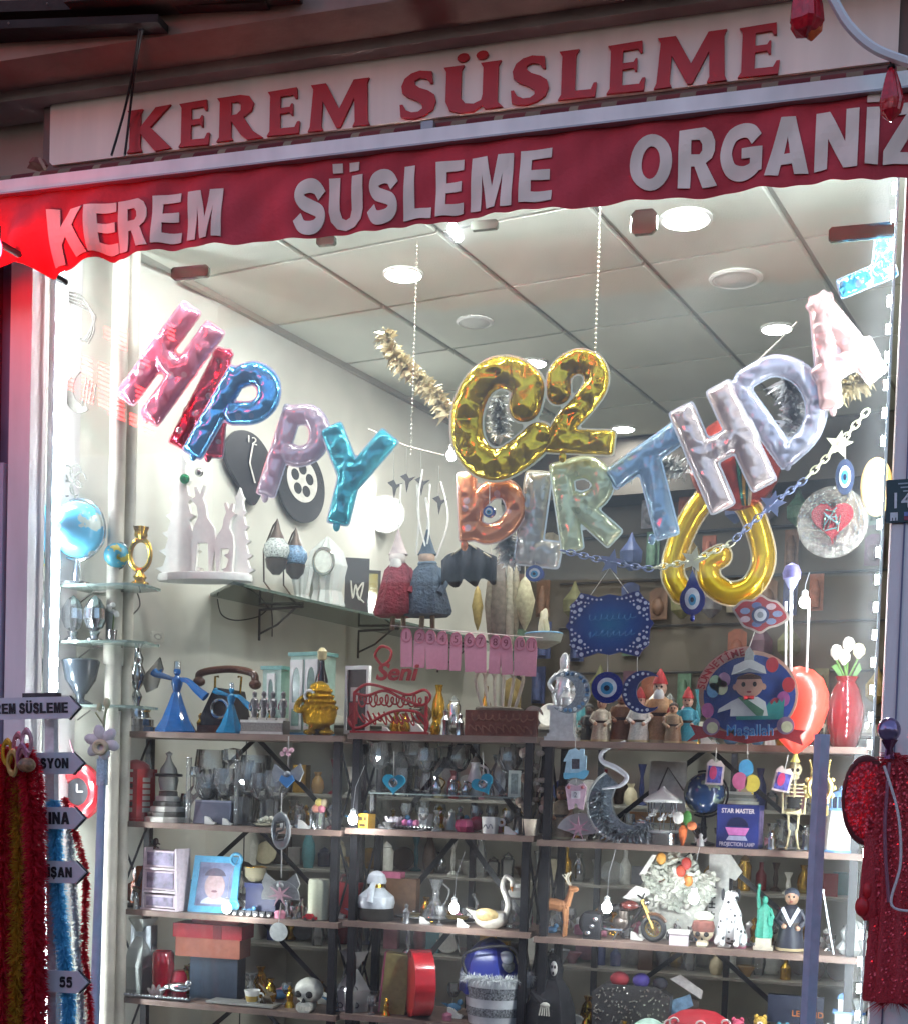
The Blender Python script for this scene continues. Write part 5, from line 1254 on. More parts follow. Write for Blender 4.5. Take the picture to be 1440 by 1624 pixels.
# clear glassware
GN = 'cut glass goblets on the rack'
k = 0
protos = {}
def glassware(kind, px, row, Y, s, label, group, dz=0.):
    """first one of each kind is built, the others are copies sharing its mesh"""
    fn = {'goblet': goblet, 'tumbler': tumbler, 'jug': jug, 'decanter': decanter}[kind]
    if kind not in protos: protos[kind] = mesh_of(kind, fn(), 0)
    p = at_z(px, Y, SH[row] + LIFT(px) + dz); p.z += .0006
    o = part(None, {'goblet': 'glass_goblet', 'tumbler': 'glass_tumbler', 'jug': 'glass_jug', 'decanter': 'glass_decanter'}[kind], clearg, protos[kind])
    u = unit(p) * s; o.location = p; o.scale = (u, u, u)
    return tag(o, label, kind, group)
for i, (kd, px, Y, s) in enumerate((('decanter', 312, .44, 1.5), ('goblet', 327, .40, 1.5), ('jug', 343, .48, 1.7), ('goblet', 356, .42, 1.7), ('decanter', 368, .50, 2.0), ('tumbler', 380, .40, 1.5), ('goblet', 396, .44, 1.9), ('goblet', 414, .42, 1.6), ('tumbler', 428, .46, 1.6), ('goblet', 438, .42, 1.7), ('goblet', 404, .54, 2.1), ('goblet', 334, .55, 2.2), ('jug', 385, .56, 2.0))):
    glassware(kd, px, 1, Y, s, 'clear cut glass %s crowded between the tiered lantern and rack post' % kd, 'clear glassware beside the tiered lantern')
T = I('blue_panel_box', 'flat grey-blue gift box leaning before the glassware', 'box', 336, 1, .35); part(T, 'box', M('4f5468', .5), rot(box(-32, -3, 0, 32, 3, 37), 'X', -12)); part(T, 'lid_edge', M('7a7f90', .5), rot(box(-32.5, -4, 35, 32.5, 4, 38), 'X', -12))
for px in (298, 374): T = I('candle_tube', 'tall thin clear glass tube standing before the glassware', 'tube', px, 1, .34, 0, 'thin glass tubes'); part(T, 'tube', clearg, lat([(4, 0), (4, 104), (3.4, 104)], n=14)); part(T, 'collar', silver, tor(0, 0, 104, 4, .8, 'z', 16, 5))
T = I('flower_dish', 'low dish of small white flowers near the rack post', 'dish', 425, 1, .35); part(T, 'dish', M('8f8a78', .5), lat([(16, 0), (24, 5), (22, 6)], n=20))
for k in range(10): part(T, 'blossom', M('dcd8c4', .5), ell(18 * math.cos(k * 2.4) * (k / 10), 8 * math.sin(k * 2.4), 8 + k % 3 * 3, 4.5, 4, 4, 8))
# bow strand on the post between the racks
def bow(T, c, s, z, name='bow'):
    m = M(c, .6, n=.15)
    for sg in (-1, 1): part(T, name + '_loop', m, pri([(0, z), (sg * 16 * s, z + 13 * s), (sg * 20 * s, z + 2 * s), (sg * 15 * s, z - 10 * s)], -2, 2))
    part(T, name + '_knot', m, ell(0, -2, z, 4 * s, 3 * s, 4 * s))
for px, py, lb, cs in ((457, 1228, 'grey ribbon bow with blue heart and pink beads', ('9aa0a4', '3a86c8', 'c898a8')), (446, 1318, 'grey oval medallion with dark scroll pendant', ('8c8f92', '2c2c30', 'c4c4c4')), (446, 1405, 'big grey tulle rosette with pink paper star', ('9c9c9a', 'd8a8b4', 'c4c4c4'))):
    T = pxt('ribbon_ornament', lb, 'ornament', px, py, .24)
    if py == 1318: part(T, 'medallion', M(cs[0], .3, m=.4), tor(0, 0, 0, 12, 4, 'y', 24, 8, sz=1.9)); part(T, 'scroll', M(cs[1], .4), tub([(x, -3, z) for x, z in smooth2([(-6, 12), (6, 14), (4, 2), (-4, -2), (-6, -14), (5, -14)])], 2, 6))
    else: bow(T, cs[0], 1.25 if py < 1300 else 1.5, 0)
    if py == 1228: part(T, 'heart', M(cs[1], .4), pri([(0, -22), (-12, -10), (-8, -2), (0, -6), (8, -2), (12, -10)], -6, -2.2)); [part(T, 'bead', M(cs[2], .4), ell(-8 + b * 5, -2, 32 + (b % 2) * 6, 4, n=8)) for b in range(4)]
    if py == 1405:
        part(T, 'rosette', M('a2a2a0', .7, n=.2, s=.3), [([(x, y, z) for x, y, z in v], f) for v, f in pri(circ(0, -18, 30, 26, 24, -10, 190), -3, 0)])
        part(T, 'paper_star', M(cs[1], .5), pri([(q * math.sin(a), -14 + q * math.cos(a)) for a, q in [(i * math.pi / 7, 20 if i % 2 == 0 else 5) for i in range(14)]], -6, -4))
        part(T, 'disc_tag', M('dcdcd6', .5), pri(circ(-4, -74, 14, 15, 24), -1, 1)); part(T, 'hook_string', M('c8c4bc', .5), tub([(-4, 0, -60), (0, 0, -28)], .8, 5))
    part(T, 'hang_ribbon', M('b8b4b0', .5), tub([(0, 1, 12), (0, 3, 60)], 1, 5))
T = I('flower_glass', 'pink and yellow artificial roses in a slim glass', 'flowers', 508, 1, .36); part(T, 'glass', clearg, tumbler(26, 8))
for k, c in enumerate(('d8907c', 'd8c46a', 'c8788a', 'dcc8a0')): part(T, 'rose', M(c, .6), ell(-7 + k * 5, -2, 32 + (k % 2) * 10, 7, 6, 7, 10)); part(T, 'stem', M('5a7a3c', .6), tub([(0, 0, 4), (-7 + k * 5, 0, 28)], 1, 5))
T = I('glass_candlestick', 'clear glass figurine on dark red foot between the racks', 'ornament', 528, 1, .36); part(T, 'foot', M('6d2024', .4), lat([(10, 0), (10, 4), (5, 7)], n=16)); part(T, 'glass', clearg, lat([(5, 7), (9, 16), (5, 24), (10, 32), (3, 42), (0, 44)], n=14))
# middle rack: a riser with jugs and goblets, cups below
zr_ = hit(700, 1260, .45).z - SH[1] - LIFT(700)
T = thing('glass_riser', 'thin glass riser shelf carrying small silver jugs', 'shelf', (hit(585, 1260, .36).x, .36, zr_ + SH[1] + LIFT(700)))
wr_ = hit(838, 1260, .36).x - hit(585, 1260, .36).x
part(T, 'pane', GLASS('b8c8c4', .55), box(0, 0, -.006, wr_, .22, 0), 0)
for x in (.01, wr_ - .01): part(T, 'leg', clearg, box(x - .008, .01, -zr_ + .0005, x + .008, .21, -.0065), 0)
for i, (kd, px, Y, s) in enumerate((('goblet', 602, .46, 1.5), ('goblet', 622, .52, 1.7), ('tumbler', 640, .44, 1.3), ('goblet', 660, .50, 1.6), ('goblet', 676, .44, 1.4), ('decanter', 704, .50, 1.5), ('goblet', 726, .52, 1.5), ('jug', 790, .48, 1.3), ('goblet', 806, .46, 1.5), ('goblet', 824, .50, 1.6), ('tumbler', 640, .55, 2.0), ('decanter', 590, .54, 1.6))):
    glassware(kd, px, 1, Y, s, 'clear glass %s standing on the glass riser' % kd, 'glassware on the riser', zr_)
for px, s in ((692, 1.0), (718, .85), (738, .8)):
    p = at_z(px, .40, SH[1] + LIFT(px) + zr_); T = thing('silver_jug', 'small silver jug with brass handle on the glass riser', 'jug', p, unit(p) * s, 0, 'small silver jugs on the riser'); part(T, 'body', silver, lat([(7, 0), (9, 6), (8, 14), (4, 22), (6, 28), (5, 28)], n=16)); part(T, 'handle', goldm, tub(bez([(5, 0, 26), (14, 0, 20), (8, 0, 8)]), 1.2, 6))
p = at_z(752, .46, SH[1] + LIFT(752) + zr_); T = thing('white_pitcher', 'tall white porcelain pitcher with silver lid', 'pitcher', p, unit(p)); part(T, 'body', white, lat([(12, 0), (15, 12), (10, 32), (6, 46), (8, 52)], n=20)); part(T, 'lid', silver, lat([(8, 52), (6, 57), (1, 62), (2, 66), (0, 68)], n=14)); part(T, 'handle', white, tub(bez([(7, 0, 48), (20, 0, 42), (20, 0, 22), (12, 0, 12)]), 2, 8))
p = at_z(815, .40, SH[1] + LIFT(815) + zr_); T = thing('framed_card', 'small pale green picture frame on the riser end', 'picture frame', p, unit(p)); part(T, 'frame', M('c4cfc4', .5), flat([[(-10, 0), (10, 0), (10, 42), (-10, 42)], [(-6, 5), (6, 5), (6, 37), (-6, 37)]], 3)); part(T, 'picture', M('8fa09a', .5, n=.4, s=.3), box(-6, -.5, 5, 6, .5, 37))
def heart_pts(s): return [(16 * math.sin(t) ** 3 * s, (13 * math.cos(t) - 5 * math.cos(2 * t) - 2 * math.cos(3 * t) - math.cos(4 * t)) * s) for t in np.linspace(0, 6.2, 32)]
for px, py, a in ((625, 1242, 4), (766, 1244, -28)):
    T = pxt('heart_frame', 'turquoise heart-shaped frame with silver buckle hung %s' % ('before the white pitcher' if px > 700 else 'before the glass goblets'), 'ornament', px, py, .26); o = part(T, 'heart', M('1f93b4', .35), flat([heart_pts(1.1), [(x * .42, z * .42 - 1) for x, z in heart_pts(1.1)]], 5)); o.rotation_euler = (0, math.radians(a), 0); part(T, 'buckle', silver, tor(0, -3, 0, 6, 1.6)); part(T, 'hook_string', M('c8c4bc', .5), tub([(0, 0, 10), (0, 0, 50)], .7, 5))
T = I('toy_camera', 'mustard yellow toy camera box with round lens', 'toy', 578, 1, .34, -20); part(T, 'body', M('b98d2a', .5), box(-15, -9, 0, 15, 9, 23)); part(T, 'lens', M('5a5f92', .3), pri(circ(-16, 11, 6, 10, 20), -11, -9.2)); part(T, 'window', M('3a2c1c', .4), box(-4, -9.8, 12, 4, -9.2, 18) + box(7, -9.8, 12, 12, -9.2, 18) + box(-2, -9.8, 3, 10, -9.2, 7))
T = I('bead_tray', 'long dark tray edged with silver beads on the middle rack', 'tray', 660, 1, .40); part(T, 'tray', M('2c2c30', .3), box(-58, -14, 0, 44, 14, 4))
for k in range(17): part(T, 'bead', silver, ell(-56 + k * 6, -15, 4.5, 2.4, n=8))
tp = Vector(T.location); tu = T.scale[0]
T = thing('lotus_candle', 'pale frosted lotus candle holder on the bead tray', 'candle holder', tp + Vector((-36 * tu, 0, 4.2 * tu)), tu)
for k in range(9): part(T, 'petal', GLASS('ddd5dc', .35, .2), rot(rot(ell(0, -9, 9, 5, 2, 12, 8), 'X', 22), 'Z', k * 40))
T = thing('house_mug', 'small white mug with a house print on the bead tray', 'mug', tp + Vector((16 * tu, 0, 4.2 * tu)), tu); part(T, 'mug', white, lat([(11, 0), (12, 22), (10.5, 22), (10, 2)], n=20)); part(T, 'print', M('7a7f84', .5), pri([(-6, 5), (6, 5), (6, 12), (0, 17), (-6, 12)], -13, -12.1))
T = thing('pink_roses', 'pink and lilac rose heads lying on the bead tray', 'flowers', tp + Vector((-6 * tu, -6 * tu, 4.2 * tu)), tu)
for k, c in enumerate(('c86a96', 'a87ac0', 'd884a4')): part(T, 'rose', M(c, .6), ell(-10 + k * 9, 0, 6, 6, 6, 6, 10))
T = I('pink_bowl', 'raspberry pink ridged bowl beside the white mug', 'bowl', 738, 1, .38); part(T, 'bowl', M('a83a60', .4), lat([(13, 0), (18, 9), (15, 19), (4, 21)], n=20, fl=10, fd=.05)); part(T, 'lid', M('7a1f34', .4), ell(18, 0, 14, 13, 10, 12))
T = I('white_mug', 'white mug with scroll pattern and curled handle', 'mug', 777, 1, .36); part(T, 'mug', white, lat([(12, 0), (14, 26), (12.5, 26), (11, 2)], n=22)); part(T, 'handle', white, tor(18, 0, 18, 5, 2, 'y', 16, 6)); part(T, 'print', M('8c8c90', .5), tub([(x, -14.2, z) for x, z in smooth2([(-8, 8), (-4, 14), (0, 8), (4, 15), (8, 8)])], .9, 5))
p = Vector(T.location); glassware('goblet', 754, 1, .44, .8, 'clear stemmed glass behind the raspberry bowl', None)
T = I('dried_bouquet', 'tall dried beige flower stems standing at the rack end', 'flowers', 840, 1, .34); part(T, 'pot', M('c9b9a4', .6), lat([(12, 0), (14, 26), (12, 26)], n=16))
g = random.Random(8)
for k in range(26):
    x, z = g.uniform(-20, 26), g.uniform(40, 135); part(T, 'stem', M('7a6a54', .8), tub([(0, 0, 20), (x * .5, 0, z * .6), (x, g.uniform(-8, 8), z)], .8, 5)); part(T, 'seed_head', M(('b8a892', 'c9bca8', '8f7c6a')[k % 3], .9, n=.3, s=.4), ell(x, 0, z, g.uniform(5, 9), 5, g.uniform(4, 8), 8), smooth=0)
# right rack first row
T = pxt('house_sign', 'pale blue cut-out house with photo window hung on the rack post', 'ornament', 912, 1212, .26); part(T, 'house', M('a8c8d8', .5), flat([[(-17, -14), (17, -14), (18, 12), (14, 14), (14, 24), (8, 24), (6, 20), (0, 25), (-10, 22), (-19, 4), (-14, 4)], [(-6, -8), (7, -8), (7, 8), (-6, 8)]], 4)); part(T, 'cloud', M('6ab4d4', .5), pri(smooth2([(-18, -14), (-16, -24), (0, -22), (14, -24), (22, -12), (14, -10), (4, -14), (-18, -14)]), -4, -2.2)); part(T, 'photo', M('6a6468', .4, n=.5, s=.3), box(-6, 0, -8, 7, 1, 8)); part(T, 'hook_string', M('c8c4bc', .5), tub([(0, 0, 22), (0, 0, 60)], .7, 5))
T = pxt('tooth_frame', 'pale pink tooth-shaped frame hung on the rack post', 'ornament', 913, 1263, .26); part(T, 'tooth', M('d8b4c4', .5), pri([(-17, 14), (-12, 20), (0, 16), (12, 20), (17, 14), (14, -4), (12, -22), (4, -20), (2, -12), (-2, -12), (-4, -20), (-12, -22), (-14, -4)], -2, 2)); part(T, 'dot', M('8a3a44', .4), ell(-11, -3, 14, 3)); part(T, 'dot', M('8a3a44', .4), ell(11, -3, 14, 3)); part(T, 'photo', M('e6e0e4', .5), box(-7, -3, -4, 7, -2.2, 8)); me = text('2', 8, .6); me.transform(Matrix.Translation((0, -3.5, -2))); part(T, 'numeral', M('5a5a60', .5), me); part(T, 'hook_string', M('c8c4bc', .5), tub([(0, 0, 16), (0, 0, 30)], .7, 5))
figure(888, 92, 'brown wooden figurine in red jacket and white apron', .40, 'a08468', '8a5a40', '5a3a2a', row=1, hatf='hair')
T = I('rosette_star', 'white tulle fan with pink paper star at the rack front', 'ornament', 916, 1, .34); part(T, 'fan', M('c9c7c6', .8, n=.12, s=.3), pri([(0, 8)] + circ(4, 10, 40, 34, 16, 10, 165), 2, 4)); part(T, 'paper_star', M('d8a4b4', .5), pri([(q * math.sin(a), 20 + q * math.cos(a)) for a, q in [(i * math.pi / 7, 20 if i % 2 == 0 else 5) for i in range(14)]], -2, 0)); part(T, 'foot', M('b8b4b0', .5), box(-10, -4, 0, 12, 5, 3))
T = I('moon_basket', 'large silver tinsel crescent moon basket with curling ribbon', 'basket', 978, 1, .36)
o = [([(x, y, z) for x, y, z in v], f) for v, f in pri([(q[0] + 4, q[1] + 60) for q in circ(0, 0, 52, 56, 30, 118, 330)] + [(q[0] + 22, q[1] + 66) for q in circ(0, 0, 32, 38, 24, 310, 138)], -8, 8)]
part(T, 'moon', M('9aa4ac', .3, m=.6, n=.4, s=.3), o); part(T, 'tinsel', M('c4ccd2', .2, m=.7, n=.3), tinsel([(q[0] + 12, -6, q[1] + 58) for q in circ(0, 0, 42, 46, 16, 150, 330)], 20, 900, w=2.2, seed=5), 0); part(T, 'rim', white, tub([(q[0] + 4, -9, q[1] + 60) for q in circ(0, 0, 52, 56, 24, 118, 270)], 2, 6))
part(T, 'ribbon', M('d0d0d4', .35), tub([(x, -14, z) for x, z in smooth2([(10, 160), (-24, 144), (-26, 128), (-4, 118), (14, 104), (4, 90), (-24, 84)])], [1.5 + 3 * math.sin(i / 30 * 3.14) for i in range(31)], 8))
T = I('picture_canvas', 'white canvas with drawn tent outline leaning on the rack', 'picture', 1055, 1, .58); part(T, 'canvas', M('dcdad4', .6), box(-29, -2, 48, 29, 2, 128)); part(T, 'outline', M('6a6460', .6), tub([(-22, -3, 62), (0, -3, 118), (26, -3, 82)], 1.4, 6) + tub([(-8, -3, 52), (0, -3, 82), (10, -3, 52)], .8, 6)); part(T, 'stand', M('a87c40', .6), box(-58, -5, 30, 36, 5, 46)); part(T, 'foot', M('7a5a34', .6), box(-50, -4, 0, -44, 4, 30) + box(24, -4, 0, 30, 4, 30))
T = I('carousel', 'small white carousel with canopy on a silver drum', 'ornament', 1048, 1, .38); part(T, 'drum', silver, lat([(30, 0), (30, 18), (28, 19)], n=28)); part(T, 'canopy', white, lat([(30, 66), (30, 70), (20, 78), (6, 86), (2, 92)], n=20, fl=10, fd=.03)); part(T, 'deck', white, lat([(26, 19), (26, 22)], n=24))
for k in range(8): a = k * .785; part(T, 'pole', silver, tub([(22 * math.cos(a), 22 * math.sin(a), 22), (22 * math.cos(a), 22 * math.sin(a), 66)], 1, 6)); part(T, 'horse', white, ell(22 * math.cos(a), 22 * math.sin(a), 40 + 6 * (k % 2), 4, 4, 3, 8) + tub([(22 * math.cos(a) + 2, 22 * math.sin(a), 42 + 6 * (k % 2)), (22 * math.cos(a) + 6, 22 * math.sin(a), 49 + 6 * (k % 2))], 1.6, 6))
T = I('carrot_flower', 'orange and green felt vegetable ornament beside the carousel', 'ornament', 1082, 1, .33); part(T, 'carrot', M('d86a2c', .6), lat([(2, 0), (6, 14), (7, 26), (3, 32)], n=12)); part(T, 'leaf', M('4a8a3c', .6), ell(6, 0, 44, 7, 4, 12)); part(T, 'blossom', M('e2ddd4', .6), ell(-8, 0, 44, 9, 6, 10)); part(T, 'blossom', M('d87a48', .6), ell(14, -2, 32, 8, 6, 7))
globe(I('desk_globe', 'dark navy desk globe on black foot on the long rack', 'globe', 1114, 1, .40), 33, 82, '22385c', '6f7f72', M('1a1a1e', .35))
T = I('lamp_box', 'blue printed carton of a dome projector lamp', 'box', 1172, 1, .37, -8); part(T, 'carton', M('27357c', .4, n=.25, s=.03), box(-33, -18, 0, 33, 18, 68)); part(T, 'side_print', M('8a7aa8', .4, n=.5, s=.1), box(33.2, -14, 6, 33.8, 14, 60))
me = text('STAR MASTER', 7, .6, .25, .82); me.transform(Matrix.Translation((0, -18.6, 55))); part(T, 'title', M('e0d4dc', .5), me); me = text('PROJECTION LAMP', 6, .6, .2, .75); me.transform(Matrix.Translation((0, -18.6, 3))); part(T, 'caption', M('cfc8e0', .5), me)
part(T, 'printed_dome', M('141a44', .3), pri(circ(0, 34, 17, 15, 20, 0, 180), -19, -18.2)); part(T, 'printed_band', M('c873b0', .4), pri([(-19, 32), (19, 32), (13, 20), (-13, 20)], -19.2, -18.3)); part(T, 'printed_foot', M('c0c4e0', .4), pri([(-13, 19), (13, 19), (17, 12), (-17, 12)], -19, -18.2))
T = I('book_stack', 'stack of pale booklets behind the projector carton', 'books', 1165, 1, .52)
for k in range(4): part(T, 'booklet', M(('d4d8c8', 'b0b8b0', '8a9088', 'c8ccc4')[k], .6), box(-30 + k * 2, -14, 66 + k * 5, 34 - k * 3, 12, 70.5 + k * 5))
part(T, 'riser', M('3a3c40', .6), box(-28, -12, 0, 30, 11, 65.8))
for px, py, lb, a in ((1133, 1226, 'small blue and pink printed tag hung above the navy globe', 4), (1241, 1237, 'small blue and pink printed tag hung on the coral balloon', 12)):
    T = pxt('gift_tag', lb, 'tag', px, py, .20); T.rotation_euler[1] += math.radians(a); part(T, 'card', M('d8c4bc', .5), pri([(-14, -19), (14, -19), (15, 12), (8, 20), (0, 16), (-6, 22), (-13, 14)], -1, 1)); part(T, 'print', M('5a5aa8', .5, n=.6, s=.15), pri([(-11, -16), (11, -16), (12, 10), (-10, 11)], -2, -1.1)); part(T, 'print_figure', M('b83a64', .5), pri(circ(-2, 0, 6, 11, 14), -3, -2.1)); part(T, 'hook_string', M('c8c4bc', .5), tub([(0, 0, 16), (0, 0, 40)], .7, 5))
T = pxt('balloon_badge', 'flat badge of three balloons in blue, pink and yellow', 'ornament', 1183, 1233, .20)
for x, z, c in ((0, 14, '4f9ac4'), (-10, -6, 'c8648c'), (10, -10, 'd0b84a')): part(T, 'badge_balloon', M(c, .35), pri(circ(x, z, 12, 14, 22), -1 - abs(x) * .06, 1)); part(T, 'knot', M(c, .4), pri([(x - 2, z - 17), (x + 2, z - 17), (x, z - 13)], -1, 1))
part(T, 'hook_string', M('c8c4bc', .5), tub([(2, 0, 26), (2, 0, 60)], .7, 5))
# skeleton figurine: one standing body of bones
T = I('skeleton_figurine', 'standing skeleton figurine with ribcage and long thin legs', 'figurine', 1256, 1, .36)
bn = M('c9bc94', .6, n=.15, s=.3)
part(T, 'skull', bn, ell(0, -2, 128, 10, 11, 12) + box(-6, -10, 112, 6, 0, 120, bev=2)); 
for x in (-4, 4): part(T, 'eye_socket', M('231c16', .8), ell(x, -11.5, 127, 2.8, 2, 3.2, 10))
part(T, 'spine', bn, tub([(0, 0, 116), (0, 2, 90), (0, 2, 64)], 2.2, 8)); sh_ = []
for k in range(6): sh_ += tor(0, 0, 104 - k * 6, 12 + (2 if k in (1, 2, 3) else 0), 1.3, 'z', 18, 6, sz=.7)
part(T, 'ribcage', bn, sh_ + tub([(0, -9, 106), (0, -9, 76)], 1.6, 6)); part(T, 'pelvis', bn, tor(0, 0, 60, 12, 3.2, 'z', 18, 6, sz=.6) + ell(-9, 0, 61, 6, 4, 5) + ell(9, 0, 61, 6, 4, 5))
for s in (-1, 1):
    part(T, 'arm', bn, tub([(s * 13, 0, 106), (s * 18, -2, 88), (s * 17, -6, 70), (s * 16, -8, 58)], [2, 1.4, 1.6, 2.4], 6)); part(T, 'leg', bn, tub([(s * 8, 0, 58), (s * 7, -2, 34), (s * 5, 0, 30), (s * 9, 0, 4)], [2.2, 1.5, 2.2, 1.6], 6) + ell(s * 10, -5, 2.5, 3, 8, 2.4, 8))
part(T, 'stand', M('3c3a38', .5), lat([(22, -.0), (22, 1.2)], n=24)); part(T, 'shirt', M('1d1b1c', .8), lat([(11, 66), (12, 82), (9, 86)], n=14))
T = pxt('crest_wand', 'gold crown-and-wreath crest on a lilac wand', 'ornament', 1300, 1250, .19); 
gc = M('c4ad6c', .35, m=.6); part(T, 'wreath', gc, tor(0, 0, 0, 18, 4, 'y', 24, 8, sz=1.15)); 
for k in range(12): a = k * .5236; part(T, 'leaf', gc, ell(23 * math.cos(a), -1, 25 * math.sin(a), 4, 2, 4, 8))
for k in range(5): part(T, 'crown_point', gc, tub([(-12 + k * 6, 0, 24), (-16 + k * 8, 0, 42)], [2.4, 1.2], 6) + ell(-16 + k * 8, 0, 43, 2.2, n=8))
part(T, 'motif', M('4a4234', .5), pri([(-10, -4), (-2, 6), (10, 4), (8, -8)], -2, 1)); part(T, 'plate', gc, box(-14, -4, -44, 14, 2, -28)); part(T, 'wand', M('8f90b8', .3), tub([(-2, 0, -44), (-8, 0, -150)], 4, 10)); part(T, 'jewel', white, ell(-6, -5, -84, 5, 4, 5)); part(T, 'jewel', white, ell(-6, -5, -106, 4, 3.5, 4))
def lighthouse(px, row, Y, s, lb, tall):
    T = I('lighthouse_model', lb, 'model', px, row, Y); T.scale = T.scale * s
    bl_ = M('6d96c4', .4)
    if not tall:
        part(T, 'tower', white, lat([(26, 4), (19, 66)], n=8), smooth=0); part(T, 'foot', bl_, lat([(28, 0), (28, 4)], n=20)); part(T, 'gallery', bl_, lat([(23, 66), (23, 70)], n=20)); part(T, 'lamp_room', M('39485c', .3), lat([(15, 70), (15, 88)], n=12)); part(T, 'roof', bl_, lat([(22, 88), (18, 93), (4, 98), (2, 104), (0, 106)], n=20))
        for k in range(14): a = k * .449; part(T, 'baluster', bl_, tub([(21 * math.cos(a), 21 * math.sin(a), 70), (21 * math.cos(a), 21 * math.sin(a), 88)], 1.1, 5))
    else:
        part(T, 'tower', white, box(-18, -18, 0, 18, 18, 40)); part(T, 'ledge', bl_, box(-26, -22, 40, 26, 22, 45)); part(T, 'upper_tower', white, box(-12, -12, 45, 12, 12, 74)); part(T, 'gallery', bl_, box(-16, -16, 74, 16, 16, 77)); part(T, 'lamp_room', white, box(-8, -8, 77, 8, 8, 96)); part(T, 'roof', bl_, lat([(11, 96), (8, 102), (0, 107)], n=14))
        for x in (-22, 22): part(T, 'rail_post', white, box(x - 2, -20, 45, x + 2, -16, 58))
lighthouse(1330, 1, .36, 1.0, 'white lighthouse model with blue railing on the first rack row', False)
# ================================================================== shelves: second and third rows
def mugs(): pass
T = I('violin', 'small varnished violin standing on a dark foot', 'violin', 212, 2, .40)
vo = M('8a4018', .18, n=.3, s=.1, coat=.5)
body = smooth2([(0, 6), (18, 10), (22, 24), (14, 36), (12, 42), (17, 52), (14, 64), (0, 68), (-14, 64), (-17, 52), (-12, 42), (-14, 36), (-22, 24), (-18, 10), (0, 6)])
fw = lambda sh: rot(sh, 'Y', 22, (0, 0, 6))
part(T, 'body', vo, fw(pri(body, -7, 7))); part(T, 'fingerboard', M('1d1714', .3), fw(box(-3, -10, 36, 3, -7.2, 104))); part(T, 'neck', vo, fw(box(-3, -7, 68, 3, -2, 106))); part(T, 'scroll', M('2c1a12', .4), fw(ell(0, -6, 112, 5, 5, 7) + tub([(-9, -6, 106), (9, -6, 106)], 1.4, 6) + tub([(-9, -6, 112), (9, -6, 112)], 1.4, 6))); part(T, 'bridge', M('c8a878', .5), fw(box(-7, -11, 28, 7, -7.2, 32))); part(T, 'tailpiece', M('1d1714', .3), fw(pri([(-3, 10), (3, 10), (5, 26), (-5, 26)], -9.5, -7.2)))
part(T, 'foot', M('24201e', .4), lat([(18, 0), (16, 3), (3, 8)], n=18))
for x in (-1.6, 0, 1.6): part(T, 'string', silver, fw(tub([(x, -11.4, 22), (x * .7, -10.6, 106)], .25, 4)))
T = I('drawer_stand', 'pinkish white three-tier stand with printed drawers', 'organizer', 264, 2, .37, -6)
pk = M('d8c8d0', .5)
for s in (-32, 32): part(T, 'side', pk, pri([(s - 1.6, 0), (s + 1.6, 0), (s * .9 + 1.6, 98), (s * .9 - 1.6, 98)], -20, 18))
for z, h in ((4, 20), (32, 30), (68, 26)):
    part(T, 'drawer', pk, box(-29, -18, z, 29, 14, z + h)); part(T, 'print', M('8a7f98', .5, n=.7, s=.09), box(-25, -19, z + 3, 25, -18.2, z + h - 3))
part(T, 'rail', pk, box(-33.8, -22, 0, 33.8, -20.2, 3) + box(-31, -22, 28, 31, -20.2, 31) + box(-30, -22, 64, 30, -20.2, 67))
T = I('photo_frame', 'light blue baby photo frame with round corner rings', 'picture frame', 338, 2, .36, 6)
lb_ = M('64b4da', .4); tl_ = lambda sh: rot(sh, 'X', -8)
fo = part(T, 'frame', lb_, flat([[(-42, 0), (38, 0), (42, 90), (-36, 90)], [(-32, 10), (28, 10), (31, 80), (-27, 80)]], 6)); fo.rotation_euler = (math.radians(-8), 0, 0)
ph = part(T, 'photo', M('8f93b0', .35, n=.5, s=.04), pri([(-32, 10), (28, 10), (31, 80), (-27, 80)], 0, 1)); ph.rotation_euler = (math.radians(-8), 0, 0)
for sh_, c in ((pri(circ(0, 42, 17, 21, 22), -1, -.2), 'c0a8a8'), (pri(circ(0, 56, 18, 15, 20, 10, 170), -1.6, -1.1), '6a6474'), (pri(circ(0, 34, 5, 2, 12), -1.6, -1.1), '8a6a74'), (pri(circ(2, 14, 24, 12, 18, 0, 180), -.9, -.15), 'c4c8dc')):
    o = part(T, 'photo_print', M(c, .4), sh_); o.rotation_euler = (math.radians(-8), 0, 0)
part(T, 'ring', lb_, tor(34, -4, 14, 9, 2.4)); part(T, 'ring', lb_, tor(34, 8, 86, 9, 2.4))
T = I('mask_ornament', 'dark carved ornament with feather loop behind the photo frame', 'ornament', 385, 2, .44); part(T, 'loop', M('2c2628', .5), tor(0, 0, 48, 20, 6, 'y', 20, 8, sz=1.3)); part(T, 'curl', M('8a827c', .4, m=.4), tub(bez([(-8, -6, 70), (4, -8, 50), (-4, -8, 30), (10, -8, 10)]), 2, 6)); part(T, 'foot', M('c4c0b8', .5), box(-8, -6, 0, 22, 6, 20))
T = I('navy_box', 'navy blue gift box behind the tulle rosette', 'box', 418, 2, .42); part(T, 'box', M('1d2550', .5), box(-26, -12, 0, 26, 12, 42)); part(T, 'lid', M('232c5c', .5), box(-28, -13.5, 42.2, 28, 13.5, 50))
T = I('glass_bowl', 'amber glass bowl standing on the navy box', 'bowl', 404, 2, .42); T.location.z += 50.4 * T.scale[2]; part(T, 'bowl', GLASS('c8bfa0', .5), lat([(8, 0), (16, 8), (18, 24), (16, 24)], n=18)); part(T, 'rim', goldm, tor(0, 0, 24, 17, 1, 'z'))
T = I('train_strip', 'low black strip of miniature wagons along the shelf edge', 'model', 396, 2, .325)
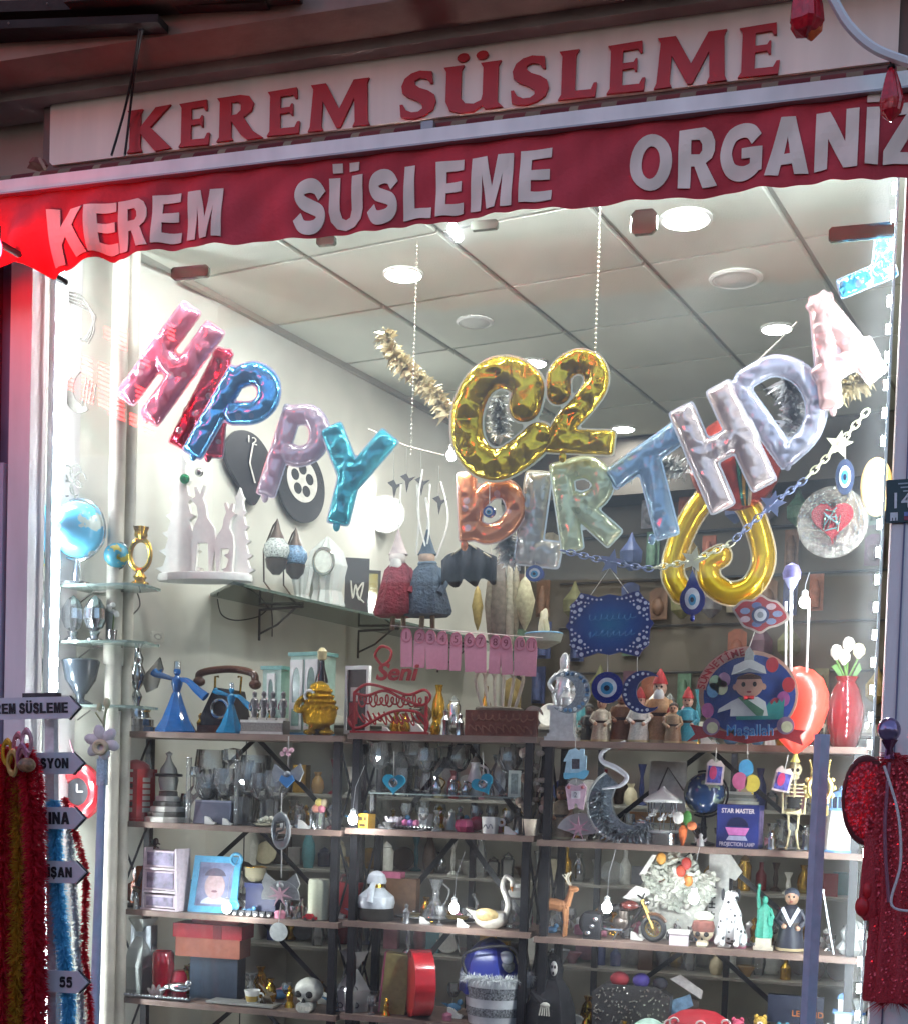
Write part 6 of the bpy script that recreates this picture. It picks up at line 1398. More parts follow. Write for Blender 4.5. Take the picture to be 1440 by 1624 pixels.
for k in range(7): part(T, 'wagon', M('24242a', .5), box(-42 + k * 12, -3, 2, -32 + k * 12, 4, 9)); part(T, 'wheel', M('c8c4bc', .4), pri(circ(-37 + k * 12, 3, 2.6, 2.6, 10), -4.4, -3.2))
T = I('ivory_candle', 'ivory pillar candle with wavy rim', 'candle', 505, 2, .38); part(T, 'wax', M('d8d8bc', .6, n=.08, s=.3), lat([(17, 0), (17, 60), (15.5, 64), (13, 58), (0, 56)], n=22, fl=3, fd=.04)); part(T, 'wick', M('2a2420', .8), tub([(0, 0, 56), (1, 0, 64)], .8, 5))
T = I('red_toy_car', 'tiny red toy car before the ivory candle', 'toy car', 492, 2, .32); part(T, 'body', M('9c1c28', .25), pri([(-11, 2), (11, 2), (11, 6), (6, 7), (3, 11), (-5, 11), (-8, 7), (-11, 6)], -4, 4)); 
for x in (-7, 7): part(T, 'wheel', M('18181a', .6), pri(circ(x, 2.6, 2.6, 2.6, 12), -5, 5))
# middle rack second row
T = I('squat_lamp', 'squat grey-white mushroom lamp with spout and woven base', 'lamp', 596, 2, .38); ml = M('c4cad0', .3)
part(T, 'base', M('4a4238', .7, n=.3, s=.5, b=2.), lat([(26, 0), (29, 6), (28, 20)], n=26)); part(T, 'body', ml, lat([(28, 20), (30, 28), (28, 38), (16, 48), (12, 52)], n=28)); part(T, 'cap', ml, lat([(15, 58), (16, 62), (13, 72), (5, 78), (0, 79)], n=24)); part(T, 'neck', goldm, lat([(11, 52), (11, 58)], n=20)); part(T, 'spout', ml, tub(bez([(0, -12, 60), (0, -22, 50), (0, -28, 30)]), [4 + .12 * i for i in range(17)], 10))
T = I('black_tray', 'black oval tray with brass feet holding dishes', 'tray', 690, 2, .42); part(T, 'tray', M('201d1c', .25), [([(x * 1.0, y * .36, z) for x, y, z in v], f) for v, f in lat([(62, 5), (68, 8), (66, 9), (58, 7)], n=32)])
for x in (-48, 0, 48): part(T, 'foot', goldm, ell(x, -16, 2.8, 3, 3, 2.8, 8))
tp = Vector(T.location); tu = T.scale[0]
T = thing('glass_carafe', 'clear hourglass-shaped carafe on the black tray', 'carafe', tp + Vector((0, 0, 7.3 * tu)), tu); part(T, 'carafe', clearg, lat([(22, 0), (20, 8), (6, 30), (5, 42), (12, 62), (10, 62)], n=20)); part(T, 'handle', clearg, tub(bez([(10, 0, 56), (22, 0, 44), (14, 0, 20)]), 1.6, 6))
for dx in (-34, 30, 46): T = thing('brass_dish', 'little brass dish on the black tray', 'dish', tp + Vector((dx * tu, -4 * tu, 7.5 * tu)), tu, 0, 'little brass dishes on the tray'); part(T, 'dish', M('a8925c', .3, m=.7), lat([(7, 0), (11, 6), (10, 6)], n=16)); part(T, 'knob', silver, ell(0, 0, 8, 3, 3, 3, 8))
T = I('swan_figurine', 'white and gold porcelain swan with arched neck', 'figurine', 778, 2, .36); part(T, 'body', M('d8d2c4', .25), [([(x * 1.0, y * .62, z) for x, y, z in v], f) for v, f in lat([(14, 0), (24, 6), (29, 16), (26, 26), (20, 28)], n=24)]); part(T, 'wing', M('b09868', .4, n=.3, s=.2), ell(-4, -15, 22, 20, 4, 11)); part(T, 'neck', M('d8d2c4', .25), tub(bez([(22, 0, 18), (28, 0, 40), (18, 0, 66), (22, 0, 82), (32, 0, 78), (32, 0, 68)]), [6 - .07 * i for i in range(41)], 10)); part(T, 'beak', M('b8702c', .4), tub([(32, 0, 68), (33, 0, 60)], [2.6, .6], 8)); part(T, 'tail', M('d8d2c4', .25), pri([(-26, 16), (-42, 30), (-30, 26), (-20, 26)], -5, 5))
T = I('wire_jar', 'clear lidded glass jar behind the swan', 'jar', 818, 2, .46); part(T, 'jar', clearg, lat([(24, 0), (26, 40), (20, 48), (18, 48)], n=22)); part(T, 'lid', GLASS('dcdcd4', .4), lat([(20, 48), (14, 58), (4, 62), (5, 68), (0, 70)], n=18))
T = I('pink_box', 'pink and brown gift carton behind the squat lamp', 'box', 628, 2, .52); part(T, 'carton', M('6a4c34', .6, n=.3, s=.1), box(-14, -10, 0, 36, 10, 62)); part(T, 'lid', M('c06a84', .5), box(-26, -11, 62.2, 10, 11, 72))
T = I('red_case', 'red carry case behind the ivory candle', 'case', 545, 2, .50); part(T, 'case', M('9c1c24', .5), box(-22, -10, 0, 30, 10, 56)); part(T, 'handle', M('5a1418', .5), tub(bez([(-6, 0, 56), (-2, 0, 66), (12, 0, 66), (16, 0, 56)]), 2, 6))
# right rack second row
T = I('deer_figurine', 'brown standing reindeer with white antlers at the rack end', 'figurine', 880, 2, .36)
dm = M('a87044', .6, n=.2, s=.2)
part(T, 'body', dm, tub(bez([(-20, 0, 46), (-8, 0, 50), (8, 0, 48), (18, 0, 50)]), [9, 10, 10, 10, 10, 10, 10, 10, 10, 10, 10, 10, 10, 10, 10, 10, 10, 9, 9, 9, 9, 8, 8, 8, 7], 10) + tub([(16, 0, 50), (22, -2, 66), (24, -4, 74)], [7, 5, 4.5], 8) + ell(28, -5, 76, 9, 5, 5, 10))
for x, y in ((-18, -4), (-16, 4), (14, -4), (16, 4)): part(T, 'leg', dm, tub([(x, y, 44), (x + 1, y, 22), (x, y, 0)], [4.2, 2.6, 2.2], 8))
for s in (-1, 1): part(T, 'antler', M('d8d0bc', .5), tub(bez([(22, s * 3, 80), (16, s * 8, 92), (20, s * 10, 102)]), 1.4, 6) + tub([(17, s * 8, 90), (10, s * 9, 98)], 1.1, 6)); part(T, 'ear', dm, ell(22, s * 6, 80, 2, 4, 2, 8))
T = I('bouquet', 'big white crumpled foil and foam bouquet wrapped in paper', 'bouquet', 1072, 2, .50)
g = random.Random(11)
for k in range(60):
    a, r = g.random() * 6.28, math.sqrt(g.random()); part(T, 'foam_flower', M(('cfd0c2', 'dcdccf', 'b8bcae')[k % 3], .6, n=.25, s=.3), mov(rot(rot(lat([(2, -6), (9, -3), (13, 3), (7, 5), (4, 2), (5, 8), (1, 9)], n=20, fl=5, fd=.3), 'X', g.uniform(20, 120)), 'Z', g.uniform(-50, 50)), 52 * r * math.cos(a), g.uniform(-16, 4), 88 + 42 * r * math.sin(a)), smooth=25)
for x, z, c in ((-26, 128, 'd89a3c'), (18, 96, 'd8883c'), (6, 110, 'c84a2c'), (14, 122, 'b83428')): part(T, 'petal', M(c, .5), ell(x, -20, z, 8, 5, 10, 10))
part(T, 'wrapping', M('c8c8bc', .5, n=.2), pri([(-22, 0), (18, 0), (52, 70), (-50, 70)], -6, 8)); part(T, 'paper_fold', M('d8d6cc', .6), pri([(-84, 62), (-58, 58), (-36, 76), (-64, 84)], -22, -20)); part(T, 'paper_fold', M('dad8d0', .6), pri([(-60, 100), (-52, 98), (-34, 132), (-40, 134)], -20, -18))
T = I('lettered_banner', 'white hanging paper strip with black characters beside the bouquet', 'banner', 1138, 2, .56); part(T, 'strip', M('d8d8d2', .6), box(-18, -1, 0, 14, 1, 142)); 
for k in range(4): part(T, 'character', M('24242a', .6), box(-16, -2, 34 + k * 16, -6, -1.2, 36 + k * 16) + box(-16, -2, 40 + k * 16, -6, -1.2, 42 + k * 16) + box(-12, -2, 34 + k * 16, -10, -1.2, 45 + k * 16))
part(T, 'paper_fold', M('d0d0c8', .6), pri([(14, 138), (34, 110), (24, 96), (14, 100)], -3, -1))
# motorbike model
T = I('motorbike_model', 'metal motorbike model with gold spoked wheels', 'model', 985, 2, .37, -10)
mk = M('2e2a2a', .3, m=.5, n=.3, s=.3)
for x in (-52, 52):
    w = part(T, 'wheel', M('18181a', .6), tor(x, 0, 22, 17, 4.4, 'y', 24, 8)); part(w, 'rim', M('a08448', .3, m=.8), tor(x, 0, 22, 12.6, 1.4, 'y', 20, 6)); part(w, 'spokes', M('a08448', .3, m=.8), sum([tub([(x + 12 * math.cos(a), 0, 22 + 12 * math.sin(a)), (x - 12 * math.cos(a), 0, 22 - 12 * math.sin(a))], .7, 4) for a in np.linspace(0, 2.8, 7)], []))
part(T, 'frame', mk, tub(bez([(-52, 0, 22), (-24, 0, 26), (4, 0, 18), (24, 0, 40), (34, 0, 60)]), 2.6, 8) + tub([(-50, 0, 40), (-10, 0, 46), (30, 0, 56)], 2.4, 8)); part(T, 'engine', M('6a6058', .3, m=.7, n=.4, s=.5), ell(-2, 0, 28, 14, 9, 12) + lat([(8, 34), (8, 46)], cx=2, n=12)); part(T, 'fuel_tank', M('54241e', .2, coat=.5), ell(12, 0, 56, 16, 9, 8)); part(T, 'seat', M('1d1a1a', .6), tub(bez([(-40, 0, 48), (-22, 0, 48), (-4, 0, 52)]), [6] * 17, 10)); part(T, 'fork', M('a08448', .3, m=.8), tub([(52, -4, 22), (32, -4, 66)], 1.8, 6) + tub([(52, 4, 22), (32, 4, 66)], 1.8, 6)); part(T, 'handlebar', mk, tub([(30, -16, 74), (32, 0, 68), (30, 16, 74)], 1.6, 6)); part(T, 'headlight', silver, ell(40, 0, 62, 5, 5, 5)); part(T, 'exhaust', silver, tub([(4, -8, 16), (-60, -9, 16)], 2.6, 8)); part(T, 'mudguard', M('5a3a24', .4), tub([(52 + 23 * math.cos(a), 0, 22 + 23 * math.sin(a)) for a in np.linspace(.5, 2.4, 9)], 3, 6)); part(T, 'kickstand', mk, tub([(-4, -6, 14), (-10, -12, 0)], 1.4, 6))
T = I('pewter_ornament', 'small black and silver trinket rack before the post', 'ornament', 938, 2, .33); part(T, 'rack', M('1c1c20', .4), box(-14, -4, 0, 14, 4, 40)); 
for k in range(3): part(T, 'trinket', silver, ell(-6 + k * 6, -6, 10 + k * 11, 5, 3, 4, 10))
T = I('white_mini_box', 'small pinkish white lidded box beside the bandana skull', 'box', 1077, 2, .33); part(T, 'box', M('d8c8cc', .5), box(-15, -10, 0, 15, 10, 18)); part(T, 'lid', M('dcd4d0', .5), box(-17, -12, 18.2, 17, 12, 24))
def skull(T, s, c='cfc6b0', teeth=True):
    m = M(c, .55, n=.2, s=.15)
    part(T, 'cranium', m, ell(0, 0, 28 * s, 20 * s, 21 * s, 18 * s, 20)); part(T, 'jaw', m, box(-11 * s, -19 * s, 0, 11 * s, 2 * s, 14 * s, bev=4 * s))
    for x in (-8, 8): part(T, 'eye_socket', M('14100e', .8), ell(x * s, -19 * s, 25 * s, 5.4 * s, 3 * s, 5 * s, 12))
    part(T, 'nose', M('14100e', .8), pri([(-2.6 * s, 14 * s), (2.6 * s, 14 * s), (0, 20 * s)], -21.6 * s, -17 * s))
    if teeth:
        for k in range(5): part(T, 'tooth', M('e4dccc', .4), box((-9 + k * 4) * s, -20.4 * s, 3 * s, (-6 + k * 4) * s, -19.1 * s, 9 * s))
T = I('bandana_skull', 'small skull with brown bandana and pale hair beside the dog', 'skull', 1114, 2, .34); skull(T, .82, 'b8a88c'); part(T, 'bandana', M('6a3a30', .8, n=.3, s=.2), lat([(17, 24), (18.5, 31), (16, 40), (8, 43)], n=20)); part(T, 'hair', M('b4bca4', .8), ell(0, 2, 46, 16, 12, 10, 12)); part(T, 'scarf_tail', M('2c2420', .8), pri([(-14, 30), (-24, 10), (-16, 8), (-10, 24)], -6, -2))
T = I('dalmatian_figurine', 'sitting white spotted dog figurine', 'figurine', 1158, 2, .36)
def spot_mat():
    mt = bpy.data.materials.new('spotted_coat'); mt.use_nodes = True; N, L = mt.node_tree.nodes, mt.node_tree.links; P = N['Principled BSDF']; P.inputs['Roughness'].default_value = .3
    tc = N.new('ShaderNodeTexCoord'); vo_ = N.new('ShaderNodeTexVoronoi'); vo_.inputs['Scale'].default_value = .11; L.new(tc.outputs['Object'], vo_.inputs[0]); lt = N.new('ShaderNodeMath'); lt.operation = 'LESS_THAN'; lt.inputs[1].default_value = .28; L.new(vo_.outputs['Distance'], lt.inputs[0])
    mx = N.new('ShaderNodeMix'); mx.data_type = 'RGBA'; mx.inputs['A'].default_value = lin('dcdcdc') + (1,); mx.inputs['B'].default_value = lin('26262a') + (1,); L.new(lt.outputs[0], mx.inputs['Factor']); L.new(mx.outputs['Result'], P.inputs['Base Color']); return mt
dal = spot_mat()
def skinned(T, name, mt, verts, edges, sub=2):
    """one continuous animal body grown over a skeleton: verts (x,y,z,r)"""
    me = bpy.data.meshes.new(name); me.from_pydata([v[:3] for v in verts], edges, []); o = bpy.data.objects.new(name, me); me.materials.append(mt); COL.objects.link(o); o.parent = T
    o.modifiers.new('skin', 'SKIN')
    for i, v in enumerate(verts):
        r = v[3]; me.skin_vertices[0].data[i].radius = (r, r); me.skin_vertices[0].data[i].use_root = (i == 0)
    s = o.modifiers.new('sub', 'SUBSURF'); s.levels = sub; s.render_levels = sub
    return o
skinned(T, 'body', dal, [(0, 6, 24, 17), (-2, 2, 42, 16), (-2, -4, 60, 14), (-2, -6, 74, 9), (-2, -8, 86, 11), (4, -18, 84, 8), (8, -27, 80, 6), (-12, -10, 52, 7), (-12, -12, 28, 5), (-12, -13, 8, 4.5), (-12, -19, 3, 4.5), (10, -10, 52, 7), (10, -12, 28, 5), (10, -13, 8, 4.5), (10, -19, 3, 4.5), (-18, 2, 16, 10), (-20, -14, 5, 5), (18, 2, 16, 10), (20, -14, 5, 5), (14, 18, 6, 4), (32, 16, 4, 2.4), (38, 8, 8, 1.8)],
        [(0, 1), (1, 2), (2, 3), (3, 4), (4, 5), (5, 6), (2, 7), (7, 8), (8, 9), (9, 10), (2, 11), (11, 12), (12, 13), (13, 14), (0, 15), (15, 16), (0, 17), (17, 18), (0, 19), (19, 20), (20, 21)])
for s in (-1, 1): part(T, 'ear', M('26262a', .5), ell(-2 + s * 12, -6, 84, 3, 6, 10, 10))
part(T, 'nose', M('18181a', .3), ell(10, -33, 82, 3.4, 2.4, 2.6, 8))
for x in (-1, 9): part(T, 'eye', M('101012', .2), ell(x - 1, -21, 92, 2, 1.8, 2.2, 8))
T = I('green_statuette', 'verdigris robed statuette with raised arm on pale plinth', 'statuette', 1210, 2, .36)
vg = M('3fa088', .5, n=.2, s=.3)
part(T, 'plinth', M('d4ccb8', .5), box(-15, -12, 0, 15, 12, 6) + box(-12, -10, 6, 12, 10, 19)); part(T, 'robe', vg, lat([(12, 19), (13, 24), (10, 48), (11, 62), (6, 70), (3, 73)], n=16, fl=8, fd=.08)); part(T, 'head', vg, ell(0, 0, 79, 5, 5, 6.5)); part(T, 'raised_arm', vg, tub([(-8, 0, 66), (-11, 0, 82), (-10, 0, 98)], [3.6, 2.8, 2.2], 8) + ell(-10, 0, 101, 3, 3, 4)); part(T, 'arm', vg, tub([(8, 0, 66), (13, -5, 52), (8, -9, 46)], 3.2, 8)); part(T, 'tablet', vg, box(7, -11, 40, 14, -8, 54))
T = figure(1252, 108, 'dark sailor figurine with white collar and cap', .38, '2a2c38', 'b08a70', '3a4250', row=2, hatf='hair'); part(T, 'collar', M('d0d4dc', .5), flat([[(-14, 62), (0, 36), (14, 62), (10, 66), (0, 46), (-10, 66)]], 2)); 
for c_ in T.children:
    if c_.name.startswith('collar'): c_.location.y = -18
T = I('glass_heap', 'crumpled clear cellophane heap at the rack end', 'wrapping', 1352, 2, .38); part(T, 'film', GLASS('d8dcd8', .35, .1), lat([(18, 0), (26, 10), (16, 22), (20, 36), (8, 52), (2, 56)], n=16, fl=5, fd=.2), smooth=10)
T = I('silver_wand', 'thin silver wand leaning against the blue-grey pole', 'wand', 1322, 2, .34); part(T, 'wand', M('c8ccd0', .3, m=.5), tub([(0, 0, 1), (-14, 6, 68), (-20, 8, 100)], [1.6, 2, 1.4], 8)); part(T, 'tip', white, ell(-20, 8, 101, 2.4, n=8))
# ---- third row
T = I('red_gift_box', 'large red lidded gift box with tan lower half', 'box', 335, 3, .46, 4); part(T, 'box', M('9c5a44', .6), box(-52, -24, 66, 56, 22, 96)); part(T, 'lid', M('a3202a', .5), box(-56, -26, 96.2, 60, 24, 118)); part(T, 'ribbon', M('7a141c', .4), box(12, -26.8, 96, 26, -26.1, 118.5)); part(T, 'support', M('2f3c4c', .6), box(-30, -16, 0, 50, 18, 65.8))
T = I('red_bag', 'red gift bag with clear bow on top of the red box', 'bag', 345, 3, .46); T.location.z += 118.6 * T.scale[2]; part(T, 'bag', M('94141e', .35), pri([(-42, 0), (40, 0), (46, 30), (-36, 26)], -14, 14)); part(T, 'bow', GLASS('d8c8c8', .3), tor(-8, -16, 16, 6, 2.4) + tor(2, -16, 18, 6, 2.4)); part(T, 'tag', white, box(24, -15, 10, 34, -14.2, 22))
T = I('red_vase', 'glossy red cylinder vase behind the silver tray', 'vase', 258, 3, .42); part(T, 'vase', M('b01430', .12, coat=.5), lat([(16, 0), (18, 40), (17, 66), (14, 70), (12, 68)], n=22))
T = I('red_vase', 'short round red vase beside the cylinder vase', 'vase', 284, 3, .42); part(T, 'vase', M('a81430', .12, coat=.5), lat([(10, 0), (16, 16), (12, 34), (8, 40), (9, 42)], n=20))
T = I('cellophane_gift', 'clear cellophane wrapped gift with silver leaves', 'gift', 225, 3, .48); part(T, 'wrapping', GLASS('d4d8d4', .45, .1), lat([(26, 0), (30, 40), (22, 70), (8, 90), (24, 116)], n=18, fl=6, fd=.12), smooth=12); part(T, 'box', M('b8c0c8', .5), box(-16, -10, 60, 20, 10, 104)); part(T, 'leaves', M('8a8c8c', .3, m=.6), tinsel([(0, 0, 8), (0, 0, 56)], 26, 130, w=4, seed=4), 0)
T = I('silver_tray', 'oblong silver beaded tray with bird and lily ornaments', 'tray', 248, 3, .36); part(T, 'tray', silver, box(-70, -22, 2, 72, 18, 5)); 
for k in range(22): part(T, 'bead', silver, ell(-68 + k * 6.4, -23, 5, 2.6, n=8))
part(T, 'bird', silver, ell(44, -8, 20, 20, 8, 8) + ell(62, -10, 28, 6, 5, 5) + tub([(26, -6, 20), (8, -4, 12)], [5, 2], 6)); part(T, 'lily', white, sum([rot(ell(0, 0, 12, 4, 3, 9, 8), 'Y', a) for a in (-50, -20, 15, 45)], [])); part(T, 'foot', silver, ell(-60, 0, 1.5, 4, 4, 1.5) + ell(60, 0, 1.5, 4, 4, 1.5))
T = I('coffee_tray', 'long low tray with a gold-rimmed white cup', 'tray', 388, 3, .36); part(T, 'tray', M('b0b0aa', .3, m=.4), box(-58, -20, 2, 58, 16, 5)); part(T, 'foot', M('3a3632', .5), box(-50, -14, 0, 50, 10, 1.8))
tp = Vector(T.location); tu = T.scale[0]
T = thing('coffee_cup', 'white cup with gold pattern on the long low tray', 'cup', tp + Vector((14 * tu, -2 * tu, 5.2 * tu)), tu); part(T, 'cup', white, lat([(8, 0), (13, 20), (11.5, 20), (7, 2)], n=20)); part(T, 'pattern', M('b89a50', .35, m=.6), lat([(9.1, 2), (11.2, 11)], n=20)); part(T, 'handle', white, tor(15, 0, 11, 5, 1.4, 'y', 14, 6))
T = thing('twig_ornament', 'brown dried twig knot beside the gold-rimmed cup', 'ornament', tp + Vector((40 * tu, 0, 5.2 * tu)), tu); part(T, 'twigs', M('6a5c48', .8), sum([tub([(-12 + k * 3, 0, 0), (k * 2 - 8, -4, 10), (12 - k * 4, 2, 16 + k * 2)], 1.2, 5) for k in range(8)], []))
skull(I('skull_ornament', 'white skull ornament with wide black eye sockets', 'skull', 490, 3, .36), 1.15, 'd4d0c4')
T = I('sugar_skull', 'black and white patterned skull wrapped in cellophane', 'skull', 560, 3, .38); skull(T, .95, 'cfccc8'); part(T, 'pattern', M('26262a', .5), sum([tor(x, -19, z, 4, 1, 'y', 12, 5) for x, z in ((-10, 36), (10, 37), (0, 41), (-14, 10), (13, 12))], [])); part(T, 'wrapping', GLASS('d8d8d4', .6, .1), lat([(22, 0), (26, 34), (10, 60), (6, 66), (22, 96)], n=16, fl=5, fd=.1), smooth=12)
T = I('gold_box', 'upright pale gold gift box with pink edge', 'box', 624, 3, .40, 8); part(T, 'box', M('bcae74', .3, m=.45), rot(box(-20, -10, 0, 20, 10, 96), 'Y', 5)); part(T, 'edge', M('c06a80', .5), rot(box(-23, -9, 0, -20.4, 9, 96), 'Y', 5))
T = I('red_round_case', 'red scalloped round case standing on edge', 'case', 664, 3, .36, 30); part(T, 'case', M('b01622', .3, coat=.3), [([(y, x, z) for x, y, z in v], [q[::-1] for q in f]) for v, f in pri([(q[0] * (1 + .03 * math.cos(10 * k * .1745)), 54 + q[1]) for k, q in enumerate(circ(0, 0, 48, 52, 36))], -16, 16)]); part(T, 'clasp', M('7a1018', .4), box(-17, -6, 96, 17, 6, 108))
T = I('teddy_ornament', 'small beige teddy in clear tube between gold box and red case', 'ornament', 642, 3, .44); part(T, 'teddy', M('a87c58', .9, n=.3, s=.5), ell(0, 0, 76, 12, 9, 11) + ell(0, 0, 56, 11, 9, 14) + ell(-9, 0, 86, 4, 3, 4) + ell(9, 0, 86, 4, 3, 4)); part(T, 'bow', white, ell(-5, -8, 66, 6, 3, 4) + ell(5, -8, 66, 6, 3, 4)); part(T, 'tube', M('8a6448', .5), box(-10, -8, 0, 10, 8, 42))
T = I('white_basket', 'white padded gift basket with fur rim and black lettering bands', 'basket', 786, 3, .40); part(T, 'basket', M('cfd2d4', .6, n=.1, s=.1), lat([(44, 0), (50, 40), (53, 72), (50, 72)], n=32)); part(T, 'fur_rim', M('d8dcdc', .9, n=.2, s=.5), tinsel([(50 * math.cos(a), 50 * math.sin(a), 74) for a in np.linspace(0, 6.28, 30)], 14, 1600, w=1.4, seed=7), 0); part(T, 'band', M('85888c', .5, n=.95, s=.35), lat([(50.6, 42), (52.4, 60)], n=32)); part(T, 'band', M('85888c', .5, n=.95, s=.35), lat([(47, 14), (49, 28)], n=32)); part(T, 'handle', M('2c2c30', .5), tub(bez([(-40, -30, 70), (-44, -34, 110), (30, -30, 124), (46, -26, 76)]), 2.4, 8))
T = I('blue_gown_doll', 'royal blue tulle cover over grey plush toys in the white basket', 'toy', 775, 3, .42); T.location.z += 76 * T.scale[2]; part(T, 'tulle', GLASS('1d2f9c', .25, .3), lat([(48, -30), (46, 0), (36, 30), (20, 48), (4, 56)], n=24, fl=6, fd=.08)); part(T, 'plush', M('8a8c8e', .9, n=.3, s=.3), ell(14, -14, 14, 30, 20, 16)); part(T, 'plush_head', M('c8ccd0', .9), ell(30, -20, 28, 12, 10, 11))
T = I('ghost_doll', 'black hooded doll with long white mask face', 'doll', 872, 3, .38); part(T, 'robe', M('1c1c20', .9, n=.3, s=.1), lat([(40, 0), (36, 40), (26, 70), (16, 84), (17, 100), (13, 116), (2, 124)], n=20, fl=7, fd=.07)); part(T, 'mask', M('d4d0c8', .5), ell(6, -16, 102, 6, 4, 12)); part(T, 'eye_hole', M('141414', .8), ell(3.6, -19.6, 105, 1.6, 1.2, 3, 8)); part(T, 'eye_hole', M('141414', .8), ell(8.6, -19.6, 105, 1.6, 1.2, 3, 8)); part(T, 'mouth_hole', M('141414', .8), ell(6, -19, 95, 1.8, 1.4, 3.4, 8)); part(T, 'skeleton_hand', M('b4b0a4', .6), sum([tub([(-8 + k * 3, -36, 44), (-10 + k * 4, -38, 30)], 1.2, 5) for k in range(5)], []) + ell(-2, -34, 46, 8, 4, 5)); part(T, 'arm', M('1c1c20', .9), tub([(-16, 0, 80), (-24, -18, 60), (-4, -30, 48)], [8, 8, 7], 8))
T = I('rhinestone_bag', 'dark evening bag covered with rhinestones', 'bag', 1000, 3, .40); part(T, 'bag', M('5c5a58', .35, m=.4, n=.5, s=.5), pri([(-60, 0), (58, 0), (62, 70), (40, 84), (-44, 84), (-62, 70)], -16, 16))
g = random.Random(21); sp_ = []
for k in range(170): sp_ += ell(g.uniform(-58, 58), -17, g.uniform(4, 80), 1.8, 1.4, 1.8, 6)
part(T, 'rhinestones', M('d8d4c8', .1, m=.9), sp_, 0, kind='stuff'); part(T, 'pompom', M('a32830', .7), ell(-20, -6, 92, 16, 12, 12)); part(T, 'pompom', M('4a3a8c', .7), ell(14, -6, 92, 14, 12, 12)); part(T, 'pompom', M('2c2c34', .7), ell(44, -6, 90, 12, 12, 10))
T = I('red_print_bag', 'red fabric pouch printed with white rings', 'bag', 1106, 3, .30); T.location.z += 14 * T.scale[2]; T.scale = T.scale * 1.15; part(T, 'pouch', M('a01c28', .6, n=.2, s=.1), lat([(34, -12), (46, -2), (48, 12), (42, 28), (26, 38), (6, 42)], n=28))
for k in range(16):
    a = -2.6 + (k % 8) * .3; z = 22 - (k // 8) * 16 + 6 * math.sin(k * 2.); r = 47.5 if z < 10 else 44; part(T, 'printed_ring', M('d8c8c4', .6), rot(mov(tor(0, 0, 0, 6, 1.4, 'y', 16, 5), r * math.cos(a), r * math.sin(a), z), 'Z', 0))
T = I('mint_balloon', 'pale mint round balloon resting among the bags', 'balloon', 1028, 3, .27); T.location.z += 6 * T.scale[2]; part(T, 'balloon', M('b8d4c4', .3), ell(0, 0, 4, 32, 32, 34, 26)); part(T, 'knot', M('a8c4b4', .4), lat([(3, -36), (1, -30)], n=10))
T = I('open_book_card', 'white folded card with blue drawing above the red pouch', 'card', 1085, 3, .48, 10); part(T, 'card', M('dcdad2', .5), pri([(-26, 92), (24, 62), (26, 76), (-10, 100)], -2, 0)); part(T, 'drawing', M('8ab0cc', .5, n=.4, s=.1), pri([(-30, 30), (12, 52), (6, 70), (-24, 58)], -4, -2.4)); part(T, 'support', M('5a4c40', .6), box(-20, 0, 0, 20, 8, 60))
g = random.Random(31)
for k, (px, dz, c, kd) in enumerate(((1150, 30, 'b87a30', 'cone'), (1168, 52, 'c8506c', 'ball'), (1186, 36, '5a6aa8', 'ball'), (1204, 58, 'd0a848', 'ball'), (1222, 30, 'b03048', 'ball'), (1240, 50, '4a8a9c', 'ball'), (1258, 28, 'c87098', 'ball'), (1172, 20, 'd8c8b8', 'ball'), (1214, 14, 'c0c4cc', 'ball'), (1246, 12, 'a84030', 'ball'))):
    T = I('plush_charm', ('amber', 'rose', 'slate blue', 'mustard', 'crimson', 'teal', 'pink', 'cream', 'silver grey', 'rust')[k] + ' round plush charm heaped beside the red pouch', 'toy', px, 3, .34 + .02 * (k % 4)); T.scale = T.scale * .72; m = M(c, .8, n=.45, s=.3)
    part(T, 'body', m, ell(0, 0, dz, 15, 13, 14, 14)); part(T, 'ear', m, ell(-9, 0, dz + 12, 5, 4, 6, 8)); part(T, 'ear', m, ell(9, 0, dz + 12, 5, 4, 6, 8)); part(T, 'face', M('e0d8d0', .6), ell(0, -11, dz - 2, 7, 4, 6, 10)); part(T, 'nose', M('2a2424', .5), ell(0, -15, dz, 2, 1.4, 1.6, 8))
    part(T, 'stand', M('6a5a50', .6), lat([(8, 0), (6, 4), (3, max(5, dz - 12))], n=10))
T = I('orange_title_box', 'dark flat box with small orange lettering', 'box', 1262, 3, .46); part(T, 'box', M('22283c', .5), box(-46, -6, 40, 40, 6, 84)); me = text('LEGEND', 9, .8, .2); me.transform(Matrix.Translation((16, -6.6, 52))); part(T, 'lettering', M('c8702c', .5), me); part(T, 'support', M('3a3430', .6), box(-40, -5, 0, 34, 5, 39.8))
lighthouse(1334, 3, .34, 1.0, 'tiered white lighthouse model with blue ledges on the lower shelf', True)
T = I('cellophane_gift', 'clear cellophane cone gift beside the tiered lighthouse', 'gift', 1362, 3, .40); part(T, 'wrapping', GLASS('d8dcd8', .5, .1), lat([(20, 0), (22, 30), (10, 64), (5, 70), (16, 92)], n=16, fl=5, fd=.12), smooth=12); part(T, 'ribbon', M('4a7ac0', .4), tor(0, 0, 70, 6, 2, 'z', 14, 6))
# ================================================================== on the pavement and pillars
YO = -.42
def px_hang(name, label, cat, px, py, Y): return pxt(name, label, cat, px, py, Y)
